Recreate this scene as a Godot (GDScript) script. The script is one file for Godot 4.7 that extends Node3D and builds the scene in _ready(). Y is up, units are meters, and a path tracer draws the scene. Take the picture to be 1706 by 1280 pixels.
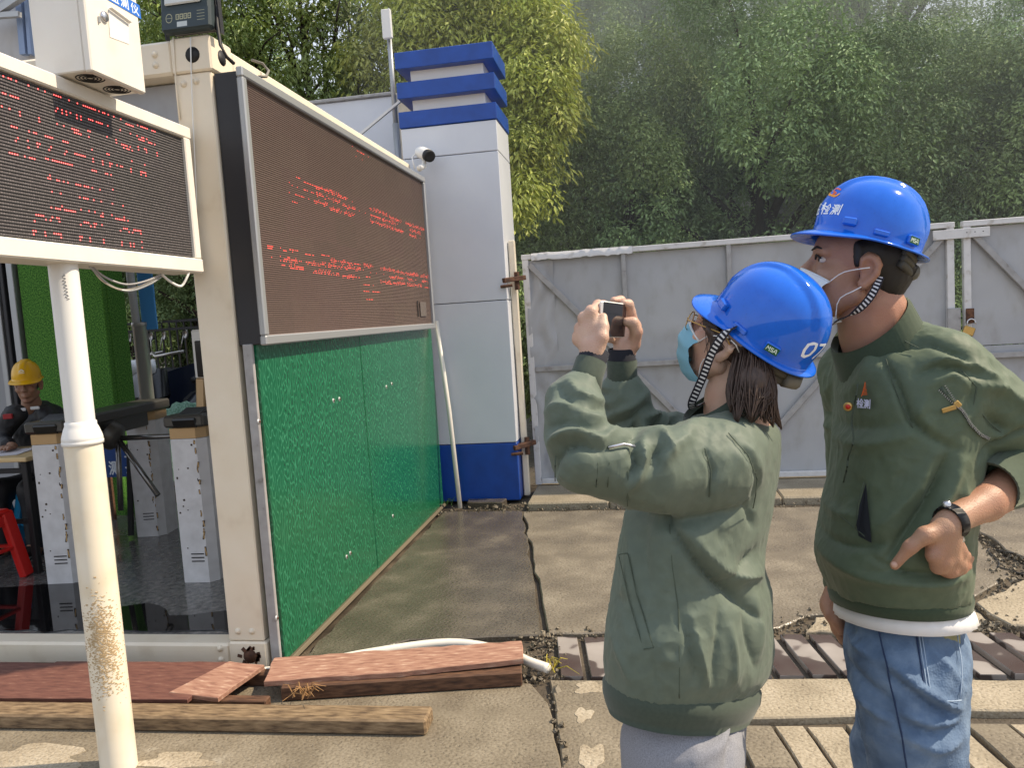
extends Node3D

# ---------------------------------------------------------------- helpers
class MB:
	var st := SurfaceTool.new()
	var smooth := false
	func _init(sm := false):
		smooth = sm
		st.begin(Mesh.PRIMITIVE_TRIANGLES)
		st.set_smooth_group(0 if sm else -1)
	func tri(a: Vector3, b: Vector3, c: Vector3, ua := Vector2.ZERO, ub := Vector2.ZERO, uc := Vector2.ZERO):
		st.set_uv(ua); st.add_vertex(a)
		st.set_uv(ub); st.add_vertex(b)
		st.set_uv(uc); st.add_vertex(c)
	# a triangle turned so that it faces away from the point «from»
	func out3(a: Vector3, b: Vector3, c: Vector3, from: Vector3):
		if (a - c).cross(a - b).dot((a + b + c) / 3.0 - from) >= 0.0:
			tri(a, b, c)
		else:
			tri(a, c, b)
	func quad(a: Vector3, b: Vector3, c: Vector3, d: Vector3, u0 := Vector2(0, 0), u1 := Vector2(1, 1)):
		# a top left, b top right, c bottom right, d bottom left seen from the front
		tri(a, b, c, u0, Vector2(u1.x, u0.y), u1)
		tri(a, c, d, u0, u1, Vector2(u0.x, u1.y))
	func box(c: Vector3, s: Vector3, b := Basis.IDENTITY, bev := 0.0):
		var h := s * 0.5
		var v := minf(bev, minf(h.x, minf(h.y, h.z)) * 0.9)
		var xf := Transform3D(b, c)
		if v <= 0.0:
			for ax in 3:
				for sg in [-1.0, 1.0]:
					var n := Vector3.ZERO; n[ax] = sg
					var p := Vector3.ZERO; p[(ax + 1) % 3] = 1.0
					var q := Vector3.ZERO; q[(ax + 2) % 3] = 1.0
					var k: Array = [n + p + q, n + p - q, n - p - q, n - p + q]
					for i in 4: k[i] = xf * (k[i] * h)
					out3(k[0], k[1], k[2], c); out3(k[0], k[2], k[3], c)
			return
		var i3 := h - Vector3(v, v, v)
		for ax in 3:
			for sg in [-1.0, 1.0]:
				var k := []
				for w in [[1, 1], [1, -1], [-1, -1], [-1, 1]]:
					var p := Vector3.ZERO
					p[ax] = sg * h[ax]; p[(ax + 1) % 3] = w[0] * i3[(ax + 1) % 3]; p[(ax + 2) % 3] = w[1] * i3[(ax + 2) % 3]
					k.append(xf * p)
				out3(k[0], k[1], k[2], c); out3(k[0], k[2], k[3], c)
		for ax in 3:
			var a1 := (ax + 1) % 3
			var a2 := (ax + 2) % 3
			for w in [[1, 1], [1, -1], [-1, -1], [-1, 1]]:
				var k := []
				for e in [[1, 0], [1, 1], [-1, 1], [-1, 0]]:
					var p := Vector3.ZERO
					p[ax] = e[0] * i3[ax]
					p[a1] = w[0] * (h[a1] if e[1] == 0 else i3[a1])
					p[a2] = w[1] * (i3[a2] if e[1] == 0 else h[a2])
					k.append(xf * p)
				out3(k[0], k[1], k[2], c); out3(k[0], k[2], k[3], c)
		for x in [-1, 1]:
			for y in [-1, 1]:
				for z in [-1, 1]:
					var w := Vector3(x, y, z)
					out3(xf * (w * Vector3(h.x, i3.y, i3.z)), xf * (w * Vector3(i3.x, h.y, i3.z)), xf * (w * Vector3(i3.x, i3.y, h.z)), c)
	func span(a: Vector3, b: Vector3, w: float, d: float, bev := 0.0, up := Vector3.UP):
		# a bar of section w x d from a to b
		var y := (b - a).normalized()
		if absf(y.dot(up)) > 0.95: up = Vector3(0, 0, 1)
		var x := up.cross(y).normalized()
		box((a + b) * 0.5, Vector3(w, a.distance_to(b), d), Basis(x, y, x.cross(y)), bev)
	func ring(c: Vector3, x: Vector3, y: Vector3, n: int) -> PackedVector3Array:
		var r := PackedVector3Array()
		for i in n:
			var t := TAU * i / n
			r.append(c + x * cos(t) + y * sin(t))
		return r
	func strip(a: PackedVector3Array, b: PackedVector3Array, ca: Vector3, cb: Vector3, va := 0.0, vb := 1.0):
		var n := a.size()
		var m := (ca + cb) * 0.5
		for i in n:
			var j := (i + 1) % n
			var u0 := float(i) / n
			var u1 := float(i + 1) / n
			var p := a[i]; var q := a[j]; var r := b[j]; var s := b[i]
			if (p - r).cross(p - q).dot((p + q + r) / 3.0 - m) >= 0.0:
				tri(p, q, r, Vector2(u0, va), Vector2(u1, va), Vector2(u1, vb)); tri(p, r, s, Vector2(u0, va), Vector2(u1, vb), Vector2(u0, vb))
			else:
				tri(p, r, q, Vector2(u0, va), Vector2(u1, vb), Vector2(u1, va)); tri(p, s, r, Vector2(u0, va), Vector2(u0, vb), Vector2(u1, vb))
	func cap_disc(a: PackedVector3Array, c: Vector3, away: Vector3):
		for i in a.size():
			var j := (i + 1) % a.size()
			if (a[i] - c).cross(a[i] - a[j]).dot(away) >= 0.0: tri(a[i], a[j], c)
			else: tri(a[j], a[i], c)
	func tube(pts: Array, radii, n := 8, flat := 1.0, up := Vector3.UP):
		var prev := PackedVector3Array()
		var pc := Vector3.ZERO
		var len := 0.0
		for i in pts.size():
			var p: Vector3 = pts[i]
			var t: Vector3 = ((pts[mini(i + 1, pts.size() - 1)] as Vector3) - (pts[maxi(i - 1, 0)] as Vector3)).normalized()
			var u := up if absf(t.dot(up)) < 0.95 else Vector3(0.3, 0, 1).normalized()
			var x := u.cross(t).normalized()
			var y := t.cross(x)
			var r: float = radii[i] if radii is Array else radii
			var cur := ring(p, x * r, y * r * flat, n)
			if i > 0:
				var l2 := len + p.distance_to(pc)
				strip(prev, cur, pc, p, len, l2)
				len = l2
			else:
				cap_disc(cur, p, -t)
			if i == pts.size() - 1: cap_disc(cur, p, t)
			prev = cur; pc = p
	func lathe(c: Vector3, prof: Array, n := 20, axis := Vector3.UP):
		var u := Vector3(0, 0, 1) if absf(axis.dot(Vector3.UP)) > 0.9 else Vector3.UP
		var x := u.cross(axis).normalized()
		var y := axis.cross(x)
		var prev := PackedVector3Array()
		var pc := Vector3.ZERO
		for i in prof.size():
			var p: Vector3 = c + axis * prof[i].y
			var cur := ring(p, x * prof[i].x, y * prof[i].x, n)
			if i > 0:
				for k in n:
					var j := (k + 1) % n
					# outward by travel direction of the profile: profile runs upward on the outside
					tri(prev[k], cur[k], cur[j], Vector2(float(k) / n, prof[i - 1].y), Vector2(float(k) / n, prof[i].y), Vector2(float(k + 1) / n, prof[i].y))
					tri(prev[k], cur[j], prev[j], Vector2(float(k) / n, prof[i - 1].y), Vector2(float(k + 1) / n, prof[i].y), Vector2(float(k + 1) / n, prof[i - 1].y))
			prev = cur; pc = p
	func slab(poly: PackedVector2Array, y0: float, y1: float, bev := 0.006):
		# flat stone from a plan outline (x, z): top with a worn edge, and sides
		var ins := PackedVector2Array()
		var n := poly.size()
		var ar := 0.0
		for i in n: ar += poly[i].cross(poly[(i + 1) % n])
		if ar < 0: poly.reverse()
		for i in n:
			var d := (poly[(i + 1) % n] - poly[(i - 1 + n) % n]).normalized()
			ins.append(poly[i] + Vector2(-d.y, d.x) * bev)
		var ix := Geometry2D.triangulate_polygon(ins)
		for k in range(0, ix.size(), 3):
			var p := []
			for m in 3: p.append(Vector3(ins[ix[k + m]].x, y1, ins[ix[k + m]].y))
			out3(p[0], p[1], p[2], Vector3(p[0].x, y1 - 5.0, p[0].z))
		for i in n:
			var j := (i + 1) % n
			var a := Vector3(poly[i].x, y1 - bev, poly[i].y); var b := Vector3(poly[j].x, y1 - bev, poly[j].y)
			var c := Vector3(ins[j].x, y1, ins[j].y); var d := Vector3(ins[i].x, y1, ins[i].y)
			var e := (a + b) * 0.5 + (d - a) * 3.0 - Vector3(0, 0.05, 0)
			out3(a, b, c, e); out3(a, c, d, e)
			var f := Vector3(poly[i].x, y0, poly[i].y); var g := Vector3(poly[j].x, y0, poly[j].y)
			out3(f, g, b, e); out3(f, b, a, e)
	func mesh(m: Material) -> ArrayMesh:
		st.generate_normals()
		st.set_material(m)
		return st.commit()

# signed-distance field joined with an exponential smooth minimum, meshed as surface nets
class Field:
	var o: Vector3
	var h: float
	var k: float
	var n: Vector3i
	var a := PackedFloat32Array()
	func _init(lo: Vector3, hi: Vector3, cell: float, kk: float):
		o = lo; h = cell; k = kk
		n = Vector3i(((hi - lo) / cell).ceil()) + Vector3i.ONE
		a.resize(n.x * n.y * n.z)
	func lo_i(p: Vector3) -> Vector3i: return Vector3i(((p - o) / h).floor()).clamp(Vector3i.ZERO, n - Vector3i.ONE)
	func hi_i(p: Vector3) -> Vector3i: return Vector3i(((p - o) / h).ceil()).clamp(Vector3i.ZERO, n - Vector3i.ONE)
	func cap(p: Vector3, q: Vector3, r1: float, r2: float):
		var m := maxf(r1, r2) + 4.5 / k
		var l := lo_i(p.min(q) - Vector3(m, m, m))
		var u := hi_i(p.max(q) + Vector3(m, m, m))
		var d := q - p
		var dd := maxf(d.length_squared(), 1e-9)
		var dr := r2 - r1
		for z in range(l.z, u.z + 1):
			for y in range(l.y, u.y + 1):
				var at := (z * n.y + y) * n.x
				var w := o + Vector3(l.x, y, z) * h - p
				for x in range(l.x, u.x + 1):
					var t := clampf(w.dot(d) / dd, 0.0, 1.0)
					a[at + x] += exp(k * (r1 + dr * t - (w - d * t).length()))
					w.x += h
	func chain(pts: Array, rr: Array):
		for i in pts.size() - 1: cap(pts[i], pts[i + 1], rr[i], rr[i + 1])
	func ell(c: Vector3, r: Vector3, b := Basis.IDENTITY):
		var m := maxf(r.x, maxf(r.y, r.z)) + 4.5 / k
		var l := lo_i(c - Vector3(m, m, m))
		var u := hi_i(c + Vector3(m, m, m))
		var bt := b.transposed()
		for z in range(l.z, u.z + 1):
			for y in range(l.y, u.y + 1):
				var at := (z * n.y + y) * n.x
				for x in range(l.x, u.x + 1):
					var w := bt * (o + Vector3(x, y, z) * h - c)
					var s := w / r
					var k0 := s.length()
					var k1 := (s / r).length()
					a[at + x] += exp(-k * (k0 * (k0 - 1.0) / maxf(k1, 1e-6)))
	func stack(lv: Array, ex := 2.0):
		var mr := 0.0
		for v in lv: mr = maxf(mr, maxf(v[3], v[4]))
		mr += 4.5 / k
		var y0: float = lv[0][0]; var y1: float = lv[-1][0]
		var ly := int(floor((y0 - 0.03 - o.y) / h)); var uy := int(ceil((y1 + 0.03 - o.y) / h))
		for y in range(maxi(ly, 0), mini(uy, n.y - 1) + 1):
			var wy := o.y + y * h
			var cy := clampf(wy, y0, y1)
			var i := 0
			while i < lv.size() - 2 and lv[i + 1][0] < cy: i += 1
			var t: float = clampf((cy - lv[i][0]) / (lv[i + 1][0] - lv[i][0]), 0.0, 1.0)
			var v := []
			for j in 6:
				var p0: float = lv[maxi(i - 1, 0)][j]; var p1: float = lv[i][j]; var p2: float = lv[i + 1][j]; var p3: float = lv[mini(i + 2, lv.size() - 1)][j]
				v.append(p1 + 0.5 * t * (p2 - p0 + t * (2.0 * p0 - 5.0 * p1 + 4.0 * p2 - p3 + t * (3.0 * (p1 - p2) + p3 - p0))))
			var over := absf(wy - cy)
			var cx: float = v[1]; var cz: float = v[2]; var rf: float = v[3]; var rs: float = v[4]
			var ca := cos(v[5]); var sa := sin(v[5])
			var l := lo_i(Vector3(cx - mr, wy, cz - mr)); var u := hi_i(Vector3(cx + mr, wy, cz + mr))
			for z in range(l.z, u.z + 1):
				var at := (z * n.y + y) * n.x
				var dz := o.z + z * h - cz
				for x in range(l.x, u.x + 1):
					var dx := o.x + x * h - cx
					var p := (dx * ca + dz * sa) / rf; var q := (-dx * sa + dz * ca) / rs
					var k0: float
					if ex == 2.0: k0 = sqrt(p * p + q * q)
					else: k0 = pow(pow(absf(p), ex) + pow(absf(q), ex), 1.0 / ex)
					var k1 := sqrt(p * p / (rf * rf) + q * q / (rs * rs))
					var d := k0 * (k0 - 1.0) / maxf(k1, 0.5)
					if over > 0.0: d = maxf(d, over) if d < 0.0 else sqrt(d * d + over * over)
					a[at + x] += exp(-k * d)
	func dist():
		for i in a.size(): a[i] = -log(a[i] + 1e-30) / k
	func carve(c: Vector3, r: Vector3):
		# after dist(): hollow out an ellipsoid
		var m := maxf(r.x, maxf(r.y, r.z)) * 1.6
		var l := lo_i(c - Vector3(m, m, m)); var u := hi_i(c + Vector3(m, m, m))
		for z in range(l.z, u.z + 1):
			for y in range(l.y, u.y + 1):
				for x in range(l.x, u.x + 1):
					var s := (o + Vector3(x, y, z) * h - c) / r
					var k0 := s.length(); var k1 := (s / r).length()
					var at := (z * n.y + y) * n.x + x
					var d := -(k0 * (k0 - 1.0) / maxf(k1, 1e-6))
					var b := a[at]
					var hh := clampf(0.5 + 0.5 * (b - d) / 0.006, 0.0, 1.0)
					a[at] = lerpf(d, b, hh) + 0.006 * hh * (1.0 - hh)
	func cut(p: Vector3, nm: Vector3):
		for z in n.z:
			for y in n.y:
				var at := (z * n.y + y) * n.x
				for x in n.x:
					var d := (o + Vector3(x, y, z) * h - p).dot(nm)
					if d > a[at + x]: a[at + x] = d
	func net() -> Array:
		var verts := PackedVector3Array()
		var idx := PackedInt32Array()
		var sx := 1; var sy := n.x; var sz := n.x * n.y
		var id := PackedInt32Array(); id.resize(a.size()); id.fill(-1)
		var corner := [0, sx, sy, sx + sy, sz, sx + sz, sy + sz, sx + sy + sz]
		var pos := [Vector3(0, 0, 0), Vector3(1, 0, 0), Vector3(0, 1, 0), Vector3(1, 1, 0), Vector3(0, 0, 1), Vector3(1, 0, 1), Vector3(0, 1, 1), Vector3(1, 1, 1)]
		var edges := [[0, 1], [2, 3], [4, 5], [6, 7], [0, 2], [1, 3], [4, 6], [5, 7], [0, 4], [1, 5], [2, 6], [3, 7]]
		var around := [[0, -sy, -sy - sz, -sz], [0, -sz, -sx - sz, -sx], [0, -sx, -sx - sy, -sy]]
		var step := [sx, sy, sz]
		for z in range(1, n.z - 1):
			for y in range(1, n.y - 1):
				var at := z * sz + y * sy
				for x in range(1, n.x - 1):
					var i := at + x
					var s := a[i] < 0.0
					for ax in 3:
						if (a[i + step[ax]] < 0.0) == s: continue
						var q := []
						for w in around[ax]:
							var c: int = i + w
							if id[c] < 0:
								var sum := Vector3.ZERO
								var m := 0
								for e in edges:
									var va := a[c + corner[e[0]]]; var vb := a[c + corner[e[1]]]
									if (va < 0.0) != (vb < 0.0):
										sum += (pos[e[0]] as Vector3).lerp(pos[e[1]], va / (va - vb)); m += 1
								id[c] = verts.size()
								var cz := c / sz; var cy := (c - cz * sz) / sy; var cx := c - cz * sz - cy * sy
								verts.append(o + (Vector3(cx, cy, cz) + sum / m) * h)
							q.append(id[c])
						if s: idx.append_array([q[0], q[2], q[1], q[0], q[3], q[2]])
						else: idx.append_array([q[0], q[1], q[2], q[0], q[2], q[3]])
		return [verts, idx]

func normals_of(verts: PackedVector3Array, idx: PackedInt32Array) -> PackedVector3Array:
	var nm := PackedVector3Array(); nm.resize(verts.size())
	for t in range(0, idx.size(), 3):
		var p := verts[idx[t]]; var q := verts[idx[t + 1]]; var r := verts[idx[t + 2]]
		var f := (p - r).cross(p - q)
		nm[idx[t]] += f; nm[idx[t + 1]] += f; nm[idx[t + 2]] += f
	for i in nm.size(): nm[i] = nm[i].normalized()
	return nm

func displace(net: Array, fn: Callable) -> Array:
	var v: PackedVector3Array = net[0]
	var nm := normals_of(v, net[1])
	for i in v.size(): v[i] += nm[i] * float(fn.call(v[i], nm[i]))
	return [v, net[1]]

func net_mesh(nets: Array, m: Material, colors = null) -> ArrayMesh:
	var v := PackedVector3Array(); var ix := PackedInt32Array(); var nm := PackedVector3Array()
	for q in nets:
		var b := v.size()
		v.append_array(q[0]); nm.append_array(normals_of(q[0], q[1]))
		for i in q[1]: ix.append(i + b)
	var arr := []; arr.resize(Mesh.ARRAY_MAX)
	arr[Mesh.ARRAY_VERTEX] = v; arr[Mesh.ARRAY_NORMAL] = nm; arr[Mesh.ARRAY_INDEX] = ix
	if colors is Callable:
		var cs := PackedColorArray()
		for p in v: cs.append(colors.call(p))
		arr[Mesh.ARRAY_COLOR] = cs
	var am := ArrayMesh.new()
	am.add_surface_from_arrays(Mesh.PRIMITIVE_TRIANGLES, arr)
	am.surface_set_material(0, m)
	return am

func moved(net: Array, xf: Transform3D) -> Array:
	var v := PackedVector3Array()
	for p in net[0]: v.append(xf * p)
	return [v, net[1]]

var used := {}
func numbered(n: String) -> String:
	if not used.has(n):
		used[n] = 0
		return n
	used[n] += 1
	return "%s_%03d" % [n, used[n]]

func put(called: String, what, m: Material, parent: Node = null, at := Vector3.ZERO) -> MeshInstance3D:
	var o := MeshInstance3D.new()
	o.mesh = what.mesh(m) if what is MB else what
	if parent:
		var c := 0
		var nm := called
		while parent.has_node(NodePath(nm)):
			c += 1
			nm = "%s_%03d" % [called, c]
		o.name = nm
		parent.add_child(o, true)
	else:
		o.name = numbered(called)
		add_child(o, true)
	o.position = at
	return o

func tag(o: Node, label: String, category: String, group := "") -> Node:
	o.set_meta("label", label)
	o.set_meta("category", category)
	if group: o.set_meta("group", group)
	return o

func thing(called: String, label: String, category: String, at := Vector3.ZERO, group := "") -> Node3D:
	var o := Node3D.new()
	o.name = numbered(called)
	add_child(o, true)
	o.position = at
	tag(o, label, category, group)
	return o

func structure(called: String, what, m: Material) -> MeshInstance3D:
	var o := put(called, what, m)
	o.set_meta("kind", "structure")
	return o

func mat(c: Color, rough := 0.6, metal := 0.0, extra := {}) -> StandardMaterial3D:
	var m := StandardMaterial3D.new()
	m.albedo_color = c; m.roughness = rough; m.metallic = metal
	for key in extra: m.set(key, extra[key])
	return m

func c8(r: int, g: int, b: int) -> Color: return Color8(r, g, b)

func ramp(stops: Array) -> Gradient:
	var g := Gradient.new()
	var of := PackedFloat32Array(); var cs := PackedColorArray()
	for s in stops:
		of.append(s[0]); cs.append(s[1] if s[1] is Color else Color(s[1], s[1], s[1]))
	g.offsets = of; g.colors = cs
	return g

func noise_tex(sd: int, freq: float, stops: Array, size := 512, oct := 5, kind := FastNoiseLite.TYPE_SIMPLEX_SMOOTH, fractal := FastNoiseLite.FRACTAL_FBM) -> NoiseTexture2D:
	var f := FastNoiseLite.new()
	f.seed = sd; f.frequency = freq; f.noise_type = kind; f.fractal_type = fractal; f.fractal_octaves = oct
	var t := NoiseTexture2D.new()
	t.width = size; t.height = size; t.seamless = true; t.noise = f
	if stops: t.color_ramp = ramp(stops)
	return t

func tri_mat(m: StandardMaterial3D, scale: float, world := true) -> StandardMaterial3D:
	m.uv1_triplanar = true; m.uv1_world_triplanar = world; m.uv1_scale = Vector3.ONE * scale
	return m

var M := {}
var rng := RandomNumberGenerator.new()


func _ready():
	# ---- camera, sky, sun, exposure
	var cam := Camera3D.new()
	cam.name = "camera"
	cam.fov = 52.42
	cam.near = 0.05
	cam.far = 600.0
	cam.current = true
	add_child(cam)
	cam.transform = Transform3D(Basis(Vector3(0.985165, -0.063487, -0.159435), Vector3(0.048636, 0.994252, -0.095383), Vector3(0.164574, 0.086213, 0.982590)), Vector3(0, 1.56, 0))
	var sky := ProceduralSkyMaterial.new()
	sky.sky_top_color = Color(0.8, 0.85, 0.93)
	sky.sky_horizon_color = Color(0.93, 0.94, 0.95)
	sky.sky_curve = 0.2
	sky.sky_energy_multiplier = 1.0
	sky.ground_horizon_color = Color(0.75, 0.75, 0.74)
	sky.ground_bottom_color = Color(0.4, 0.38, 0.36)
	var cover := noise_tex(31, 0.006, [[0.0, Color(0, 0, 0, 0)], [0.45, Color(0.3, 0.3, 0.3, 0.25)], [1.0, Color(1, 1, 1, 0.8)]], 512, 5)
	sky.sky_cover = cover
	sky.sky_cover_modulate = Color(1, 1, 1, 0.35)
	var env := Environment.new()
	env.background_mode = Environment.BG_SKY
	env.sky = Sky.new()
	env.sky.sky_material = sky
	env.tonemap_mode = Environment.TONE_MAPPER_LINEAR
	env.tonemap_exposure = 1.25
	env.sdfgi_enabled = true
	env.ssao_enabled = true
	env.ssil_enabled = true
	env.volumetric_fog_enabled = true
	env.volumetric_fog_density = 0.0
	var we := WorldEnvironment.new()
	we.name = "world_environment"
	we.environment = env
	add_child(we)
	var sun := DirectionalLight3D.new()
	sun.name = "sun"
	sun.light_energy = 1.6
	sun.light_color = Color(1.0, 0.93, 0.82)
	sun.light_angular_distance = 1.2
	sun.shadow_enabled = true
	add_child(sun)
	sun.look_at_from_position(Vector3(0.66, 0.74, -0.13) * 50.0, Vector3.ZERO)
	rng.seed = 7
	# bright haze hanging in the trees beyond the gate, thicker to the right
	for q in [[Vector3(9.6, 6.8, -17.4), Vector3(25.0, 13.0, 19.4), 0.046]]:
		var mist := FogVolume.new()
		mist.name = numbered("haze")
		mist.shape = RenderingServer.FOG_VOLUME_SHAPE_BOX
		mist.size = q[1]
		mist.position = q[0]
		var fm := FogMaterial.new()
		fm.density = q[2]
		fm.albedo = Color(0.93, 0.95, 0.95)
		mist.material = fm
		mist.set_meta("kind", "structure")
		add_child(mist)
	materials()
	ground()
	gatehouse()
	gate()
	trees()
	displays()
	yard_things()
	planks()
	interior()
	woman()
	man()
	guard()

func materials():
	M.cream = mat(c8(255, 255, 255), 0.45, 0.0)
	M.cream.albedo_texture = noise_tex(11, 0.01, [[0.0, c8(212, 197, 174)], [0.3, c8(223, 210, 188)], [1.0, c8(228, 217, 198)]])
	tri_mat(M.cream, 0.7)
	M.white = mat(c8(226, 224, 220), 0.4)
	M.pillar_white = mat(Color.WHITE, 0.32)
	M.pillar_white.albedo_texture = noise_tex(12, 0.008, [[0.0, c8(206, 209, 217)], [1.0, c8(213, 216, 223)]])
	tri_mat(M.pillar_white, 0.5)
	M.blue_paint = mat(Color.WHITE, 0.38)
	M.blue_paint.albedo_texture = noise_tex(13, 0.015, [[0.0, c8(18, 62, 140)], [1.0, c8(24, 76, 168)]])
	tri_mat(M.blue_paint, 0.6)
	M.offwhite = mat(Color.WHITE, 0.42)
	M.offwhite.albedo_texture = noise_tex(94, 0.01, [[0.0, c8(214, 206, 194)], [0.4, c8(222, 216, 206)], [1.0, c8(226, 221, 213)]])
	tri_mat(M.offwhite, 0.7)
	M.black_metal = mat(c8(44, 44, 48), 0.5, 0.2)
	M.alu = mat(c8(168, 170, 172), 0.42, 0.55)
	M.steel = mat(c8(170, 165, 160), 0.28, 0.9)
	M.grey_sheet = mat(Color.WHITE, 0.5, 0.0)
	M.grey_sheet.albedo_texture = noise_tex(14, 0.006, [[0.0, c8(156, 157, 161)], [0.5, c8(166, 167, 171)], [1.0, c8(175, 176, 179)]])
	M.grey_sheet.heightmap_enabled = true
	M.grey_sheet.heightmap_scale = 1.6
	M.grey_sheet.heightmap_texture = noise_tex(15, 0.006, [[0.0, 0.0], [1.0, 1.0]], 512, 3)
	tri_mat(M.grey_sheet, 0.35)
	M.streaks = noise_tex(93, 0.03, [[0.0, c8(236, 233, 229)], [0.25, c8(249, 248, 246)], [0.5, c8(255, 255, 255)], [1.0, c8(255, 255, 255)]], 512, 4)
	for m in [M.grey_sheet]:
		m.detail_enabled = true
		m.detail_blend_mode = BaseMaterial3D.BLEND_MODE_MUL
		m.detail_albedo = M.streaks
		m.detail_uv_layer = BaseMaterial3D.DETAIL_UV_2
		m.uv2_triplanar = true
		m.uv2_world_triplanar = true
		m.uv2_scale = Vector3(0.4, 0.2, 0.4)
	M.gate_frame = mat(Color.WHITE, 0.5, 0.1)
	M.gate_frame.albedo_texture = noise_tex(16, 0.02, [[0.0, c8(112, 108, 104)], [0.25, c8(150, 148, 148)], [1.0, c8(168, 167, 168)]])
	tri_mat(M.gate_frame, 0.9)
	M.gate_white = mat(Color.WHITE, 0.45)
	M.gate_white.albedo_texture = noise_tex(17, 0.02, [[0.0, c8(170, 164, 156)], [0.3, c8(206, 204, 204)], [1.0, c8(216, 214, 214)]])
	tri_mat(M.gate_white, 0.9)
	M.rust = mat(Color.WHITE, 0.85)
	M.rust.albedo_texture = noise_tex(18, 0.03, [[0.0, c8(44, 28, 22)], [0.5, c8(84, 56, 42)], [1.0, c8(128, 88, 60)]])
	tri_mat(M.rust, 1.2)
	M.dark = mat(c8(22, 22, 24), 0.6)
	M.pvc = mat(c8(224, 218, 206), 0.35)
	# concrete, several dampnesses of the same pour
	M.con_wet = concrete(21, [[0.0, c8(80, 74, 64)], [0.5, c8(94, 87, 76)], [1.0, c8(118, 110, 98)]], [[0.0, 0.06], [0.5, 0.11], [0.75, 0.22], [1.0, 0.4]])
	M.con_mid = concrete(22, [[0.0, c8(114, 105, 92)], [0.5, c8(128, 119, 105)], [1.0, c8(144, 135, 120)]], [[0.0, 0.18], [0.5, 0.38], [1.0, 0.65]])
	M.con_dry = concrete(23, [[0.0, c8(114, 104, 89)], [0.5, c8(128, 118, 101)], [0.85, c8(140, 130, 113)], [1.0, c8(164, 156, 141)]], [[0.0, 0.5], [1.0, 0.9]])
	M.con_pale = concrete(24, [[0.0, c8(144, 132, 112)], [0.5, c8(162, 150, 129)], [1.0, c8(178, 166, 146)]], [[0.0, 0.6], [1.0, 0.92]])
	M.con_patch = concrete(27, [[0.0, c8(150, 137, 116)], [0.5, c8(170, 158, 138)], [1.0, c8(188, 178, 160)]], [[0.0, 0.7], [1.0, 0.95]])
	M.earth = concrete(25, [[0.0, c8(48, 42, 35)], [0.5, c8(78, 69, 57)], [1.0, c8(108, 97, 82)]], [[0.0, 0.5], [1.0, 0.95]])
	M.steel_plate = mat(Color.WHITE, 0.5)
	M.steel_plate.albedo_texture = noise_tex(26, 0.005, [[0.0, c8(70, 56, 52)], [0.53, c8(82, 72, 68)], [0.58, c8(146, 138, 132)], [1.0, c8(164, 156, 150)]], 512, 3)
	M.steel_plate.roughness_texture = noise_tex(26, 0.005, [[0.0, 0.25], [0.53, 0.3], [0.58, 0.75], [1.0, 0.8]], 512, 3)
	tri_mat(M.steel_plate, 1.0)
	M.green_wall = mat(Color.WHITE, 0.22)
	M.green_wall.albedo_texture = noise_tex(41, 0.013, [[0.0, c8(58, 126, 96)], [0.15, c8(40, 110, 80)], [0.45, c8(24, 92, 62)], [1.0, c8(16, 82, 54)]], 1024, 1, FastNoiseLite.TYPE_SIMPLEX_SMOOTH, FastNoiseLite.FRACTAL_PING_PONG)
	M.green_wall.albedo_texture.noise.domain_warp_enabled = true
	M.green_wall.albedo_texture.noise.domain_warp_amplitude = 24.0
	M.green_wall.albedo_texture.noise.domain_warp_frequency = 0.02
	tri_mat(M.green_wall, 1.0)
	M.green_wall.uv1_scale = Vector3(2.2, 0.85, 2.2)
	M.turf = mat(Color.WHITE, 0.95)
	M.turf.albedo_texture = noise_tex(42, 0.045, [[0.0, c8(28, 62, 18)], [0.5, c8(70, 122, 44)], [1.0, c8(124, 170, 74)]], 1024, 3)
	tri_mat(M.turf, 1.3)
	M.wood_red = wood(43, [[0.0, c8(84, 52, 44)], [0.4, c8(102, 64, 54)], [0.8, c8(112, 74, 62)], [1.0, c8(140, 108, 94)]])
	M.wood_pink = wood(44, [[0.0, c8(116, 80, 66)], [0.35, c8(148, 108, 90)], [0.7, c8(162, 124, 104)], [0.9, c8(186, 156, 136)], [1.0, c8(206, 184, 166)]])
	M.wood_grey = wood(45, [[0.0, c8(66, 50, 36)], [0.4, c8(112, 92, 68)], [0.8, c8(140, 118, 90)], [1.0, c8(162, 142, 114)]])
	M.wood_dark = wood(46, [[0.0, c8(48, 30, 20)], [0.5, c8(88, 60, 42)], [1.0, c8(112, 82, 60)]])
	M.floor_plate = mat(Color.WHITE, 0.5, 0.3)
	M.floor_plate.albedo_texture = noise_tex(47, 0.05, [[0.0, c8(84, 84, 84)], [0.6, c8(122, 120, 117)], [1.0, c8(156, 152, 146)]])
	M.floor_plate.roughness_texture = noise_tex(48, 0.006, [[0.0, 0.15], [0.4, 0.35], [1.0, 0.6]], 512, 3)
	tri_mat(M.floor_plate, 0.8)
	# cloth
	var weave := noise_tex(51, 0.35, [], 256, 2)
	weave.as_normal_map = true
	weave.bump_strength = 2.0
	M.olive = mat(Color.WHITE, 0.6, 0.0, {"metallic_specular": 0.38})
	M.olive.albedo_texture = noise_tex(52, 0.02, [[0.0, c8(86, 97, 86)], [0.5, c8(92, 103, 91)], [1.0, c8(99, 110, 97)]])
	var crumple := noise_tex(59, 0.008, [], 512, 2, FastNoiseLite.TYPE_SIMPLEX_SMOOTH, FastNoiseLite.FRACTAL_RIDGED)
	crumple.as_normal_map = true
	crumple.bump_strength = 7.0
	M.olive.normal_enabled = true; M.olive.normal_texture = crumple; M.olive.normal_scale = 0.55
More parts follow.
